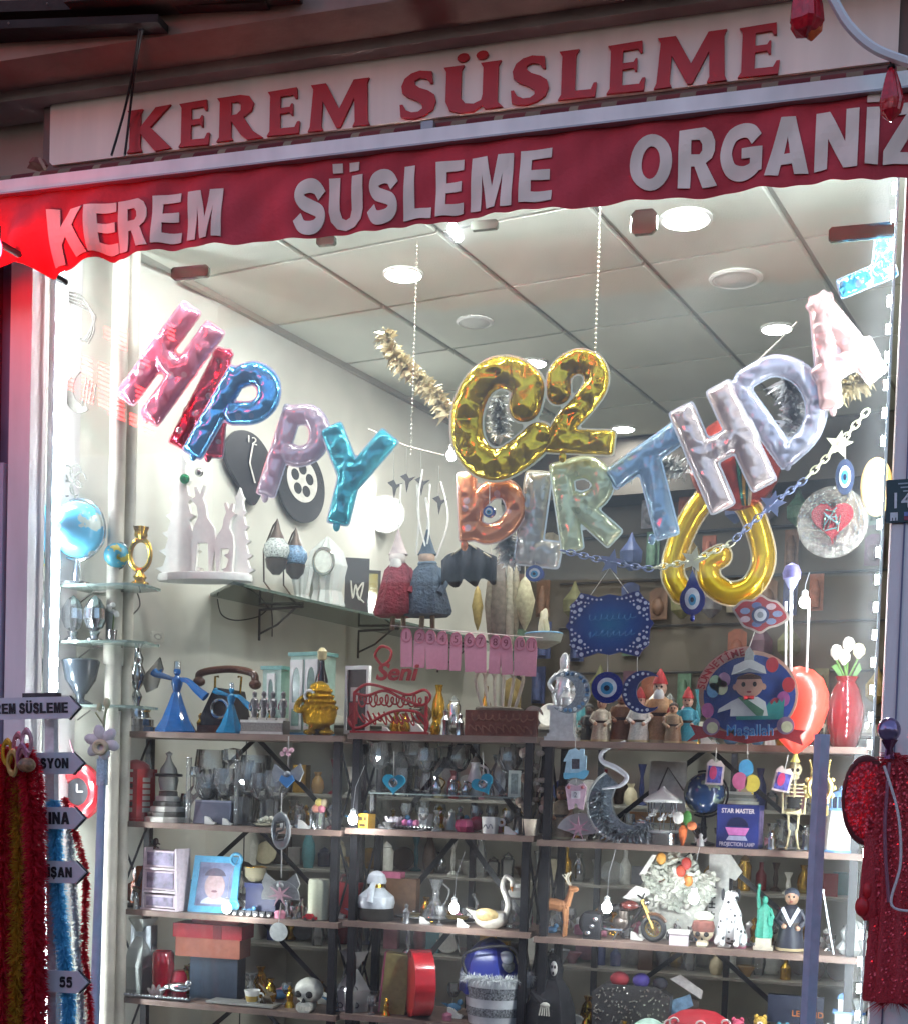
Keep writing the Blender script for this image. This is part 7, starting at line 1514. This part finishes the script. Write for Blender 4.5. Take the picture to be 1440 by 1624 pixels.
# signpost with arrow boards
T = pxt('arrow_signpost', 'white signpost with five arrow boards behind the tinsel garlands', 'signpost', 82, 1400, YO)
pu = T.scale[2]; zfoot = -(T.location.z) / pu
part(T, 'post', M('d2ced2', .45), box(-7, -3, zfoot + 12, 7, 9, 285)); part(T, 'post_cap', M('2a2a30', .5), box(-42, -4, 286, 12, 10, 300)); part(T, 'foot', M('8a8a90', .5), box(-90, -60, zfoot, 90, 70, zfoot + 12))
wb = M('c6c2c8', .45, n=.08, s=.05); tx = M('1c1c20', .6)
for y0, tip, txt, xe, h in ((1126, 124, 'KEREM SÜSLEME', 109, 16), (1212, 129, 'ORGANİZASYON', 109, 16), (1297, 130, 'KINA', 110, 19), (1381, 132, 'NİŞAN', 113, 16), (1552, 134, '55', 112, 17)):
    z = 1400 - y0; x1 = tip - 82 + 22
    b = part(T, 'arrow_board', wb, pri([(-118, z - 17), (x1 - 16, z - 17), (x1, z), (x1 - 16, z + 17), (-118, z + 17)], -34, -30))
    part(b, 'bracket', M('8a8a90', .5, m=.4), box(-5, -30, z - 6, 5, -3.2, z + 6))
    part(b, 'arrow_edge', M('2c2c34', .5), pri([(x1 - 17, z - 18.5), (x1 - 15, z - 18.5), (x1 + 2.5, z), (x1 - 15, z + 18.5), (x1 - 17, z + 18.5), (x1 - 1, z)], -29.8, -27))
    me = blk(txt, h, 1., xe - 82 + 22); me.transform(Matrix.Translation((0, -34.7, z - h / 2))); part(b, 'lettering', tx, me)
# tinsel garlands hanging from the post
def hang_tinsel(label, pts, Y, rad_px, n, c, seed, m=.2, w=.0035):
    a = hit(*pts[0], Y); u = unit(a)
    T = garland(label, pts, Y, rad_px * u, n, GAUZE(c, .45, .4, 60), w, seed, group='tinsel garlands hung on the signpost')
    return T
bot = 1720
hang_tinsel('deep red tinsel garland behind the bronze one', [(24, 1190), (44, 1300), (46, 1450), (44, bot)], YO - .07, 22, 6500, '9c1624', 12)
hang_tinsel('dark red tinsel garland close to the post', [(30, 1200), (14, 1300), (14, 1450), (12, bot)], YO - .06, 20, 5000, '9c1624', 13)
hang_tinsel('bright gold tinsel garland at the post top', [(-30, 1190), (-14, 1240), (2, 1300)], YO - .10, 22, 1500, 'f0c050', 1)
hang_tinsel('dark red tinsel garland beside the gold one', [(12, 1185), (6, 1300), (4, 1450), (2, bot)], YO - .12, 24, 7000, 'd42838', 2)
hang_tinsel('bronze gold tinsel garland between two dark red ones', [(20, 1190), (30, 1300), (28, 1450), (22, bot)], YO - .10, 20, 6000, 'dcb03c', 3)
hang_tinsel('thick dark red tinsel garland beside the blue boa', [(34, 1185), (50, 1290), (54, 1450), (56, bot)], YO - .13, 20, 6500, 'd02438', 4)
hang_tinsel('crimson tinsel garland over the second arrow board', [(40, 1180), (62, 1240), (66, 1400), (68, bot)], YO - .11, 13, 4000, 'd42840', 5)
hang_tinsel('bright blue fluffy boa garland', [(86, 1270), (90, 1380), (98, 1480), (108, 1580), (108, bot)], YO - .025, 16, 7000, '7cd4ff', 6, m=0, w=.004)
hang_tinsel('thin silver tinsel garland beside the blue boa', [(108, 1290), (116, 1400), (124, 1500), (130, 1600), (132, bot)], YO - .02, 9, 3000, 'd4d8dc', 7)
hang_tinsel('thin dark red tinsel garland over the arrow tips', [(102, 1265), (122, 1330), (136, 1390), (134, 1500), (142, 1590), (150, bot)], YO - .03, 9, 3200, 'd02838', 8)
T = pxt('foil_ribbons', 'crumpled pink and gold foil ribbons tied on the signpost', 'ribbon', 38, 1180, YO - .16)
for k, (x, z, c) in enumerate(((-24, -14, 'd8a83c'), (-6, -4, 'c8808c'), (8, 2, 'c898a8'), (-14, -30, 'd8b070'), (2, -22, 'b87a94'))): part(T, 'foil_loop', M(c, .2, m=.6), tor(x, -4 - k, z, 12, 4, 'y', 16, 6, sx=.6, sz=1.5))
part(T, 'bauble', M('8a6a4c', .3, n=.8, s=.12), ell(10, -10, -34, 13, 11, 12)); part(T, 'tie', M('d8a8b8', .5), tub(bez([(8, -6, 20), (2, -8, 0), (14, -8, -14)]), 2, 6))
# pale blue pole with a white flower, inside the glass
T = pxt('flower_pole', 'pale blue pole topped with a white flower before the window', 'pole', 162, 1180, -.10)
zf = -(T.location.z - .008) / T.scale[2]
part(T, 'pole', M('c4d2ea', .35, n=.1, s=.05), tub([(2, 0, 10), (-6, 0, -200), (-14, 0, -400), (-24, 0, zf)], [5.5, 6, 7, 7], 12)); part(T, 'foot', white, mov(lat([(60, 0), (60, 6), (8, 12)], n=24), -24, 0, zf)); part(T, 'sleeve', M('cdd6e2', .4, n=.3, s=.3), tub([(1, -1, -24), (0, -1, -66)], 8, 10))
for k in range(6): a = k * 1.047 + .3; part(T, 'petal', M('dcdcd8', .5, n=.1), mov(rot(ell(16, 0, 0, 13, 4, 9, 10), 'Y', math.degrees(a)), 4, -8, 2))
part(T, 'flower_heart', M('d8cfa8', .5), tor(4, -13, -6, 9, 4)); part(T, 'bud', M('c8c89c', .5), ell(8, 0, 64, 5, 4, 9) + ell(-4, 0, 58, 4, 4, 7)); part(T, 'twig', M('9aa07a', .6), tub([(2, 0, 8), (4, 0, 40), (8, 0, 62)], 2, 6) + tub([(3, 0, 30), (-10, 0, 50)], 1.4, 6))
T = pxt('red_wall_clock', 'round red clock with dark centre hung beside the pole', 'clock', 124, 1256, .22); part(T, 'rim', M('9c1c26', .25, coat=.4), tor(0, 0, 0, 28, 11, 'y', 30, 10, sz=1.2)); part(T, 'dial', M('26282e', .35), pri(circ(0, 0, 20, 24, 28), -2, 4)); part(T, 'hand', white, box(-1, -4, 0, 1, -2.4, 12) + box(0, -4, -1, 9, -2.4, 1)); part(T, 'hook_string', M('c898a8', .5), tub([(0, 0, 40), (-14, 0, 84)], 1.6, 5))
T = pxt('blue_grey_pole', 'plain blue-grey square pole standing before the long rack', 'pole', 1300, 1165, -.09); zf = -(T.location.z - .008) / T.scale[2]
part(T, 'pole', M('b0b8cc', .4, n=.12, s=.05), tub([(4, 0, 0), (-30, 0, zf)], 12.5, 4)); part(T, 'foot', M('5a6070', .5), mov(lat([(50, 0), (50, 8), (16, 12)], n=20), -30, 0, zf))
# red sequin cloth and foil ball on the right pillar
T = pxt('sequin_cloth', 'dark red sequin cloth bunched and hung on the right pillar', 'cloth', 1408, 1200, -.16)
sq = M('b02430', .4, m=.1, n=.5, s=.6, b=1., bs=.5)
def pleat(prof, cx, n=60, fl=9, fd=.12, sx=1., sy=.5): return [([(cx + (x - cx) * sx, y * sy, z) for x, y, z in v], f) for v, f in lat(prof, cx, 0, n, fl, fd)]
part(T, 'drape', sq, pleat([(6, 6), (14, -10), (30, -60), (32, -120), (34, -240), (42, -330), (46, -386), (44, -390)], 12)); part(T, 'side_drape', sq, pleat([(5, -100), (12, -130), (18, -200), (22, -250), (12, -262)], -24, fl=5))
part(T, 'round_fan', GAUZE('c03440', .6), [([(x, y, z) for x, y, z in v], f) for v, f in ell(-34, 2, -70, 36, 10, 66, 30)]); part(T, 'round_fan_rim', M('5a0a12', .5), tor(-34, 2, -70, 36, 4, 'y', 30, 8, sz=1.82))
g = random.Random(41); sp_ = []
for k in range(900):
    a = g.uniform(-2.9, -.25); z = g.uniform(-384, -20); r = 31 + (max(0, -z - 230)) * .09
    x, y = 12 + (r + 1.5) * math.cos(a), (r + 1.5) * .53 * math.sin(a); s_ = 1.7
    n_ = len(sp_); sp_.append(([(x - s_, y - g.random() * 1.5, z - s_), (x + s_, y - g.random() * 1.5, z - s_), (x + s_, y - g.random() * 1.5, z + s_), (x - s_, y - g.random() * 1.5, z + s_)], [(0, 1, 2, 3)]))
for k in range(420):
    a, q = g.random() * 6.28, math.sqrt(g.random()) * .95; x, z = -34 + 36 * q * math.cos(a), -70 + 66 * q * math.sin(a); y = 2 - 10 * math.sqrt(max(0, 1 - q * q)) - 1; s_ = 1.7
    sp_.append(([(x - s_, y - g.random() * 1.5, z - s_), (x + s_, y - g.random() * 1.5, z - s_), (x + s_, y - g.random() * 1.5, z + s_), (x - s_, y - g.random() * 1.5, z + s_)], [(0, 1, 2, 3)]))
part(T, 'frayed_threads', M('b82834', .35, m=.1, n=.4, s=.5), [([(x, y * .5, z) for x, y, z in v], f) for v, f in tinsel([(12, 0, 0), (12, 0, -120), (12, 0, -250), (12, 0, -388)], 46, 5200, w=1.6, seed=9)], 0); part(T, 'sequins', M('d84450', .2, m=.4, n=.4, s=.5), sp_, 0, kind='stuff'); part(T, 'red_bow', M('b81c24', .4), ell(-38, -6, -240, 12, 8, 16) + ell(-30, -6, -214, 8, 6, 14)); part(T, 'fold_ribbon', M('8a5a6a', .3), tub(bez([(2, -20, -10), (-4, -22, -120), (4, -22, -230)]), 3, 6)); part(T, 'hanger_hook', M('8a8a90', .4, m=.6), tub([(8, 0, 6), (8, 20, 30), (8, 44, 30)], 2, 6))
T = pxt('foil_ball', 'crumpled lilac foil ball tied above the sequin cloth', 'ornament', 1410, 1158, -.19); part(T, 'ball', FOIL('8a7a9c', dots=False, b=1.), ell(0, 0, 0, 19, 16, 20, 20)); part(T, 'tail', FOIL('6a3a5c', dots=False), lat([(8, -46), (5, -30), (12, -16)], n=14, fl=5, fd=.2))
string('power_cord', 'thin white cord looping down over the sequin cloth', [tuple(hit(1402, 1215, -.27)), tuple(hit(1424, 1290, -.28)), tuple(hit(1428, 1370, -.28)), tuple(hit(1414, 1436, -.28)), tuple(hit(1460, 1446, -.28))], .004, M('c8c0c0', .5), 'cord')
# house number plate on the pillar
T = pxt('number_plate', 'dark teal house number plate reading 14 on the right pillar', 'sign', 1438, 794, -.068); part(T, 'plate', M('16303a', .35), pri(circ(0, 0, 1, 1, 4) if False else [(-33, -34), (36, -34), (36, 34), (-33, 34)], -1.5, 1.5))
me = text('14', 24, 1, .3); me.transform(Matrix.Translation((-9, -2.1, -11))); part(T, 'number', M('d0d4d8', .5), me)
for k in range(3): part(T, 'fine_print', M('9aa8b0', .5), box(-14 + k * 4, -2.3, 26 - k * 6, 30 - k * 3, -1.6, 28 - k * 6))
part(T, 'building_symbol', M('d0d4d8', .5), flat([[(-26, -31), (-14, -31), (-14, -18), (-26, -18)], [(-23, -31.01), (-21.5, -31.01), (-21.5, -26), (-23, -26)], [(-18, -31.01), (-16.5, -31.01), (-16.5, -26), (-18, -26)]], 1)); part(T, 'flag_strip', M('8a3a50', .5), box(-4, -2.3, -31, 30, -1.6, -25)); part(T, 'flag_strip', M('6a7ab0', .5), box(-4, -2.3, -24.6, 30, -1.6, -18))
for ch in T.children:
    if ch.name.startswith('building_symbol'): ch.location.y = -2.1
# white festoon cable with wrapped red lamps, dark cables, planks over the sign
cb = M('c8c8cc', .5)
a = hit(1318, -10, -.62)
string('festoon_cable', 'thick white cable sagging past the sign corner', [tuple(hit(1290, -60, -.62)), tuple(hit(1322, 0, -.62)), tuple(hit(1348, 42, -.62)), tuple(hit(1390, 78, -.62)), tuple(hit(1460, 104, -.62))], .0125, cb, 'cable')
for px, py, s, c2, lb in ((1278, 22, 1.0, 'd0582c', 'red and orange film-wrapped lamp hung before the sign letters'), (1413, 150, .95, 'b01c30', 'red film-wrapped lamp tied under the white cable')):
    T = pxt('wrapped_lamp', lb, 'lamp', px, py, -.60); rf = M('b81428', .2, n=.3, s=.1, b=.8, bs=.15, coat=.4)
    part(T, 'film', rf, lat([(2, 46 * s), (8, 36 * s), (14 * s, 16 * s), (20 * s, -12 * s), (16 * s, -28 * s), (5, -40 * s), (1, -44 * s)] if px > 1300 else [(4, 60), (18, 40), (24, 10), (26, -14), (18, -28), (6, -34), (1, -36)], n=18, fl=5, fd=.14), smooth=12); part(T, 'inner_film', M(c2, .3, n=.2), mov(lat([(3, 10), (16, -4), (14, -28), (2, -40)], n=12, fl=3, fd=.2), 9 if px < 1300 else 0, 4)); part(T, 'tie', M('1c1c20', .6), tor(0, 0, 46 * s if px > 1300 else 60, 5, 2, 'z')); part(T, 'cord', M('1c1c20', .6), tub([(0, 0, 46), (-6, 0, 68 if px > 1300 else 130)], 1.4, 5))
for k, off in enumerate((0, 14)):
    string('dark_cable', 'thin dark cable hanging over the sign board ' + ('near the first letter' if k == 0 else 'curling to the board corner'), [tuple(hit(226 - off * .3, 46, -.40)), tuple(hit(216 - off * .2, 100, -.30)), tuple(hit(208 - off * .5, 160, -.16)), tuple(hit(203 - off, 205, -.14)), tuple(hit(198 - off * 1.5, 246, -.15))], .0045, M('1c1416', .6), 'cable')
for k, (x0, x1, y0, y1, h, lb) in enumerate(((-60, 420, 20, 4, 16, 'long dark weathered plank lying over the beam'), (-80, 250, 48, 34, 12, 'short dark plank under the long plank'), (100, 460, 2, -24, 12, 'pale-edged splintered plank on top of the beam'))):
    A_, B_ = hit(x0, y0, -.40 - .03 * k), hit(x1, y1, -.38 - .03 * k); u_ = unit(A_); d_ = B_ - A_
    T = thing('wooden_plank', lb, 'plank', A_); part(T, 'plank', M(('33221e', '2a1c1a', '4a352c')[k], .9, n=.5, s=5, b=1., bs=30), [([(0, 0, 0), tuple(d_), tuple(d_ + Vector((0, 0, h * u_))), (0, 0, h * u_ * 1.1), (0, .16, 0), tuple(d_ + Vector((0, .16, 0))), tuple(d_ + Vector((0, .16, h * u_))), (0, .16, h * u_ * 1.1)], [(0, 1, 2, 3), (7, 6, 5, 4), (0, 4, 5, 1), (1, 5, 6, 2), (2, 6, 7, 3), (3, 7, 4, 0)])], 0)
    part(T, 'nail', M('6a5a54', .5, m=.6), ell(d_.x * .3, -.002, d_.z * .3 + h * u_ * .5, .004, .003, .004, 8))
p = hit(60, 258, -.2); T = thing('loose_rag', 'pinkish torn rag caught at the sign board corner', 'rag', p, unit(p)); part(T, 'cloth', M('8a4a44', .8), lat([(2, -12), (16, -6), (10, 4), (3, 8)], n=14, fl=4, fd=.25)); part(T, 'torn_end', M('b08878', .8), tub(bez([(6, -4, 4), (12, -6, -4), (18, -6, -14)]), [3] * 17, 6))
# lit lettering display across the street, mirrored in the pane
D_ = thing('light_display', 'red LED lettering display on a post across the street', 'sign', (0, -9.2, 0))
mr_ = M('ff2a2a', .5, n=0, e=70.); dots_ = []
stacks = [(300, 350, 500, 700), (390, 440, 560, 760), (470, 540, 590, 790), (520, 590, 700, 850), (620, 650, 830, 880), (690, 730, 380, 480), (560, 600, 400, 520), (500, 525, 420, 480), (330, 400, 240, 360), (350, 390, 150, 200), (800, 830, 400, 480), (670, 710, 520, 600), (690, 730, 840, 920), (650, 690, 700, 770)]
allp = []
for x0, x1, y0, y1 in stacks:
    y = y0
    while y < y1:
        px, py = ((x0 + x1) / 2) / 3, 380 + (y + (x1 - x0) * .15) / 3
        w = (x1 - x0) / 3
        for s_ in (-.5, .5):
            d = ray(px + s_ * w, py + s_ * w * .45); G = hit(px + s_ * w, py + s_ * w * .45, 0)
            q = G + Vector((d.x, -d.y, d.z)) * (9.2 / d.y); allp.append(q)
        a_, b_ = allp[-2], allp[-1]
        dots_.append((a_, b_)); y += 22
zz = [q.z for q in allp]; xx_ = [q.x for q in allp]
part(D_, 'board', M('121014', .6), mov(box(min(xx_) - .2, -.12, min(zz) - .2, max(xx_) + .2, -.03, max(zz) + .2)))
part(D_, 'post', M('3a3a3e', .5), box((min(xx_) + max(xx_)) / 2 - .06, -.25, -.13, (min(xx_) + max(xx_)) / 2 + .06, -.121, min(zz)))
for a_, b_ in dots_: part(D_, 'light_bar', mr_, tub([(a_.x, 0, a_.z), (b_.x, 0, b_.z)], .013, 4), 0)
# ================================================================== stock deeper in the shop
g = random.Random(77)
def hitn(px, py, n):
    d = ray(px, py); return CAM + d * ((n - CAM.dot(EY)) / d.dot(EY))
# shelving behind the racks
BY = 1.15
bz = [hit(720, y, BY).z for y in (1150, 1268, 1392, 1520)]
bx0, bx1 = hit(215, 1300, BY).x, hit(1385, 1300, BY).x
T = thing('back_shelving', 'pale shelving unit crowded with glassware behind the racks', 'shelving', (bx0, BY, 0))
part(T, 'back_panel', M('b4af9f', .8, n=.25, s=3), box(0, .36, .021, bx1 - bx0, .38, bz[0] + .05), 0)
for z in bz: part(T, 'shelf_board', M('8a867c', .4, n=.2, s=6), box(0, 0, z - .012, bx1 - bx0, .355, z), 0)
for k in range(7):
    x = (bx1 - bx0) * k / 6
    for a, b in zip([.021] + bz[::-1], bz[::-1]):
        if b - .0125 > a: part(T, 'upright', M('26272b', .4), box(x - .012, .003, a + .0005, x + .012, .03, b - .0125), 0)
kinds = [('vase', lambda h: lat([(9, 0), (13, h * .3), (11, h * .6), (5, h * .82), (8, h), (7, h)], n=12)), ('bottle', lambda h: lat([(10, 0), (10, h * .55), (4, h * .75), (4, h)], n=12)), ('bowl', lambda h: lat([(7, 0), (8, 4), (18, h * .5), (17, h * .5)], n=14)), ('plate', lambda h: rot(mov(lat([(6, 0), (22, 3), (21, 4), (5, 1)], n=18), 0, 0, 0), 'X', 80) and mov(rot(lat([(6, 0), (22, 3), (21, 4), (5, 1)], n=18), 'X', 78), 0, 0, 22)), ('box', lambda h: box(-13, -10, 0, 13, 10, h * .8)), ('candlestick', lambda h: lat([(11, 0), (10, 3), (3, 8), (5, h * .4), (3, h * .7), (8, h), (7, h)], n=12)), ('jar', lambda h: lat([(12, 0), (13, h * .6), (9, h * .7), (10, h * .74), (3, h * .85), (0, h * .9)], n=12)), ('clock', lambda h: pri(circ(0, 20, 19, 19, 20), -4, 4) + box(-12, -6, 0, 12, 6, 3))]
cols = [('gold', M('c49a3c', .25, m=.8, n=.3)), ('silver', silver), ('clear glass', clearg), ('clear glass', clearg), ('white', M('d4d2c8', .4)), ('white', M('d4d2c8', .4)), ('dark brown', M('4a382c', .5)), ('teal', M('3c7a80', .4)), ('dusty pink', M('b07a84', .5)), ('amber', GLASS('c89a50', .4)), ('dark red', M('7c1a22', .4)), ('grey', M('84868a', .5)), ('navy blue', M('2a3460', .4)), ('cream', M('c4b898', .5))]
meshes = {}
for row, z in enumerate(bz):
    px = 226
    while px < 1380:
        kn, fn = g.choice(kinds); cn, cm = g.choice(cols if row else cols[:9])
        h = g.choice((40, 52, 64, 76))
        if row == 0 and (px < 620 or g.random() < .3): px += 26; continue
        key = (kn, h, cn)
        if key not in meshes: meshes[key] = mesh_of(kn, fn(h), 35); meshes[key].materials.append(cm)
        p = at_z(px, BY + g.uniform(.06, .24), z); p.z += .0008
        o = bpy.data.objects.new('stock_' + kn, meshes[key]); COL.objects.link(o); u = unit(p) * .86; o.location = p; o.scale = (u, u, u); o.rotation_euler = (0, 0, g.uniform(-.3, .3) if kn in ('box',) else 0)
        where = ('along its top', 'on its upper shelf', 'on its middle shelf', 'on its lower shelf')[row]
        tag(o, '%s %s on the pale shelving behind the racks, %s' % (cn, kn, where), kn, 'stock on the pale shelving')
        px += g.uniform(17, 27)
# hanging packs on the back wall
pm = mesh_of('pack', pri([(-15, 0), (15, 0), (15, 44), (5, 50), (-5, 50), (-15, 44)], -1, 1) + ell(0, -4, 20, 10, 6, 14, 10), 35)
pm2 = mesh_of('pack', pri([(-11, 0), (11, 0), (11, 58), (-11, 58)], -2, 2) + lat([(7, 4), (8, 30), (3, 48)], cy=-6, n=10), 35)
pm3 = mesh_of('pack', lat([(3, 0), (16, 12), (17, 30), (6, 46), (1, 60)], n=12, fl=5, fd=.1), 35)
pc = [('olive', '6a6a48'), ('brown', '6a4c38'), ('grey', '77757a'), ('brass', '9a8450'), ('dull green', '4c6a54'), ('dark blue', '38446a'), ('beige', 'a89c84'), ('plum', '5c3c4c'), ('rust', '8a4a30')]
for j, py in enumerate((792, 862, 935, 1008, 1082, 1150)):
    for px in range(730, 1400, 44):
        if g.random() < .22: continue
        x = px + g.uniform(-10, 10); p = hitn(x, py + 40 + g.uniform(-8, 8), BACK_N - g.choice((.05, .12, .25)))
        cn, c = g.choice(pc); me = g.choice((pm, pm2, pm3)); o = bpy.data.objects.new('hanging_pack', me.copy()); o.data.materials.append(M(c, .6, n=.35, s=.1)); COL.objects.link(o); u = unit(p); o.location = p; o.scale = (u, u, u); o.rotation_euler = (0, 0, GR)
        tag(o, '%s %s hanging on the dim back wall, %s row from the ceiling' % (cn, {pm: 'carded pack', pm2: 'boxed pack', pm3: 'wrapped bundle'}[me], ('first', 'second', 'third', 'fourth', 'fifth', 'sixth')[j]), 'pack', 'stock hanging on the back wall')
pt = thing('peg_rail', 'row of dark metal peg rails across the back wall', 'rail', room(-1.5, BACK_N - .03, 0))
for py in (792, 862, 935, 1008, 1082, 1150):
    z = hitn(1050, py - 14, BACK_N).z; a, b = room(WALL_E + .3, BACK_N - .03, z) - Vector(pt.location), room(1.2, BACK_N - .03, z) - Vector(pt.location)
    part(pt, 'rail', M('2c2c2e', .5), tub([tuple(a), tuple(b)], .008, 6))

# small sparkling trinkets filling the racks between the larger gifts
tk = [('crystal swan', lambda: lat([(7, 0), (11, 6), (9, 14), (2, 16)], n=9) + tub(bez([(6, 0, 10), (11, 0, 20), (5, 0, 30), (9, 0, 32)]), 1.8, 6), clearg), ('cut crystal bowl', lambda: lat([(7, 0), (6, 3), (15, 15), (14, 15), (6, 5)], n=12, fl=6, fd=.08), clearg), ('crystal candle holder', lambda: lat([(10, 0), (9, 3), (3, 8), (6, 18), (3, 26), (9, 36), (8, 36)], n=10), clearg),
      ('silver cup', lambda: lat([(8, 0), (3, 4), (3, 9), (10, 18), (11, 26), (10, 26)], n=12), silver), ('silver figurine', lambda: lat([(8, 0), (6, 12), (7, 22), (3, 28), (4.5, 34), (0, 38)], n=10), silver), ('gold vase', lambda: lat([(6, 0), (10, 12), (7, 24), (3, 30), (6, 36), (5, 36)], n=12), goldm), ('gold figurine', lambda: lat([(9, 0), (8, 4), (5, 10), (7, 20), (3, 26), (5, 32), (0, 37)], n=10), goldm),
      ('white porcelain shoe', lambda: pri([(-12, 0), (10, 0), (12, 4), (4, 6), (-4, 14), (-12, 16)], -4, 4), white), ('white porcelain angel', lambda: lat([(9, 0), (7, 14), (4, 20), (5, 26), (0, 31)], n=12) + pri([(-4, 12), (-15, 22), (-12, 10)], 1, 3) + pri([(4, 12), (15, 22), (12, 10)], 1, 3), white), ('crystal goblet', lambda: goblet(40, 10), clearg), ('pink trinket box', lambda: lat([(11, 0), (11, 10), (12, 10.5), (9, 15), (2, 17), (0, 20)], n=14), M('c47a90', .35)), ('blue glass bird', lambda: ell(0, 0, 8, 11, 6, 7, 12) + ell(9, 0, 16, 5, 4, 5, 10) + pri([(-8, 8), (-20, 14), (-9, 13)], -2, 2), GLASS('6aa8d8', .4))]
tmesh = {}
rn = ('top', 'first row', 'second row', 'third row')

bpy.context.view_layer.update()
def aabb(o):
    q = [o.matrix_world @ Vector(c) for c in o.bound_box]
    return [min(p[k] for p in q) for k in range(3)] + [max(p[k] for p in q) for k in range(3)]
skip = ('back_brace', 'side_brace', 'glass_pane', 'wrapping')
boxes = np.array([aabb(o) for o in COL.objects if o.type == 'MESH' and len(o.data.polygons) and not o.name.startswith(skip) and .2 < o.matrix_world.translation.y < .75])
placed = []
for row in (0, 1, 2, 3):
    for px0_, px1_, rk in ((196, 535, 'violin'), (560, 840, 'swan'), (872, 1364, 'skeleton')):
        for Y in ((.48, .56) if row == 0 else (.345, .40, .45, .51, .57)):
            px = px0_ + g.uniform(0, 10)
            while px < px1_:
                nm, fn, mt_ = tk[g.randrange(len(tk))]
                if nm not in tmesh: tmesh[nm] = mesh_of(nm.replace(' ', '_'), fn(), 0 if mt_ is clearg else 35); tmesh[nm].materials.append(mt_)
                p = at_z(px, Y + g.uniform(-.015, .015), SH[row] + LIFT(px)); p.z += .0007
                me = tmesh[nm]; u = unit(p) * g.uniform(.8, 1.3) * (.8 if Y < .36 else 1)
                v = np.array([tuple(q.co) for q in me.vertices]) * u; lo, hi = v.min(0) + np.array(p), v.max(0) + np.array(p)
                if np.any(np.all((boxes[:, :3] < hi) & (boxes[:, 3:] > lo), axis=1)): px += 7; continue
                boxes = np.vstack([boxes, np.concatenate([lo, hi])])
                o = bpy.data.objects.new(nm.replace(' ', '_'), me); COL.objects.link(o); o.location = p; o.scale = (u, u, u)
                tag(o, 'small %s on the rack with the %s, %s, %s' % (nm, rk, rn[row], 'towards its back' if Y > .5 else 'at its front edge' if Y < .36 else 'in mid shelf'), nm.split()[-1], 'small trinkets filling the racks')
                px += (hi[0] - lo[0]) / unit(p) * 1.05 + g.uniform(2, 9)
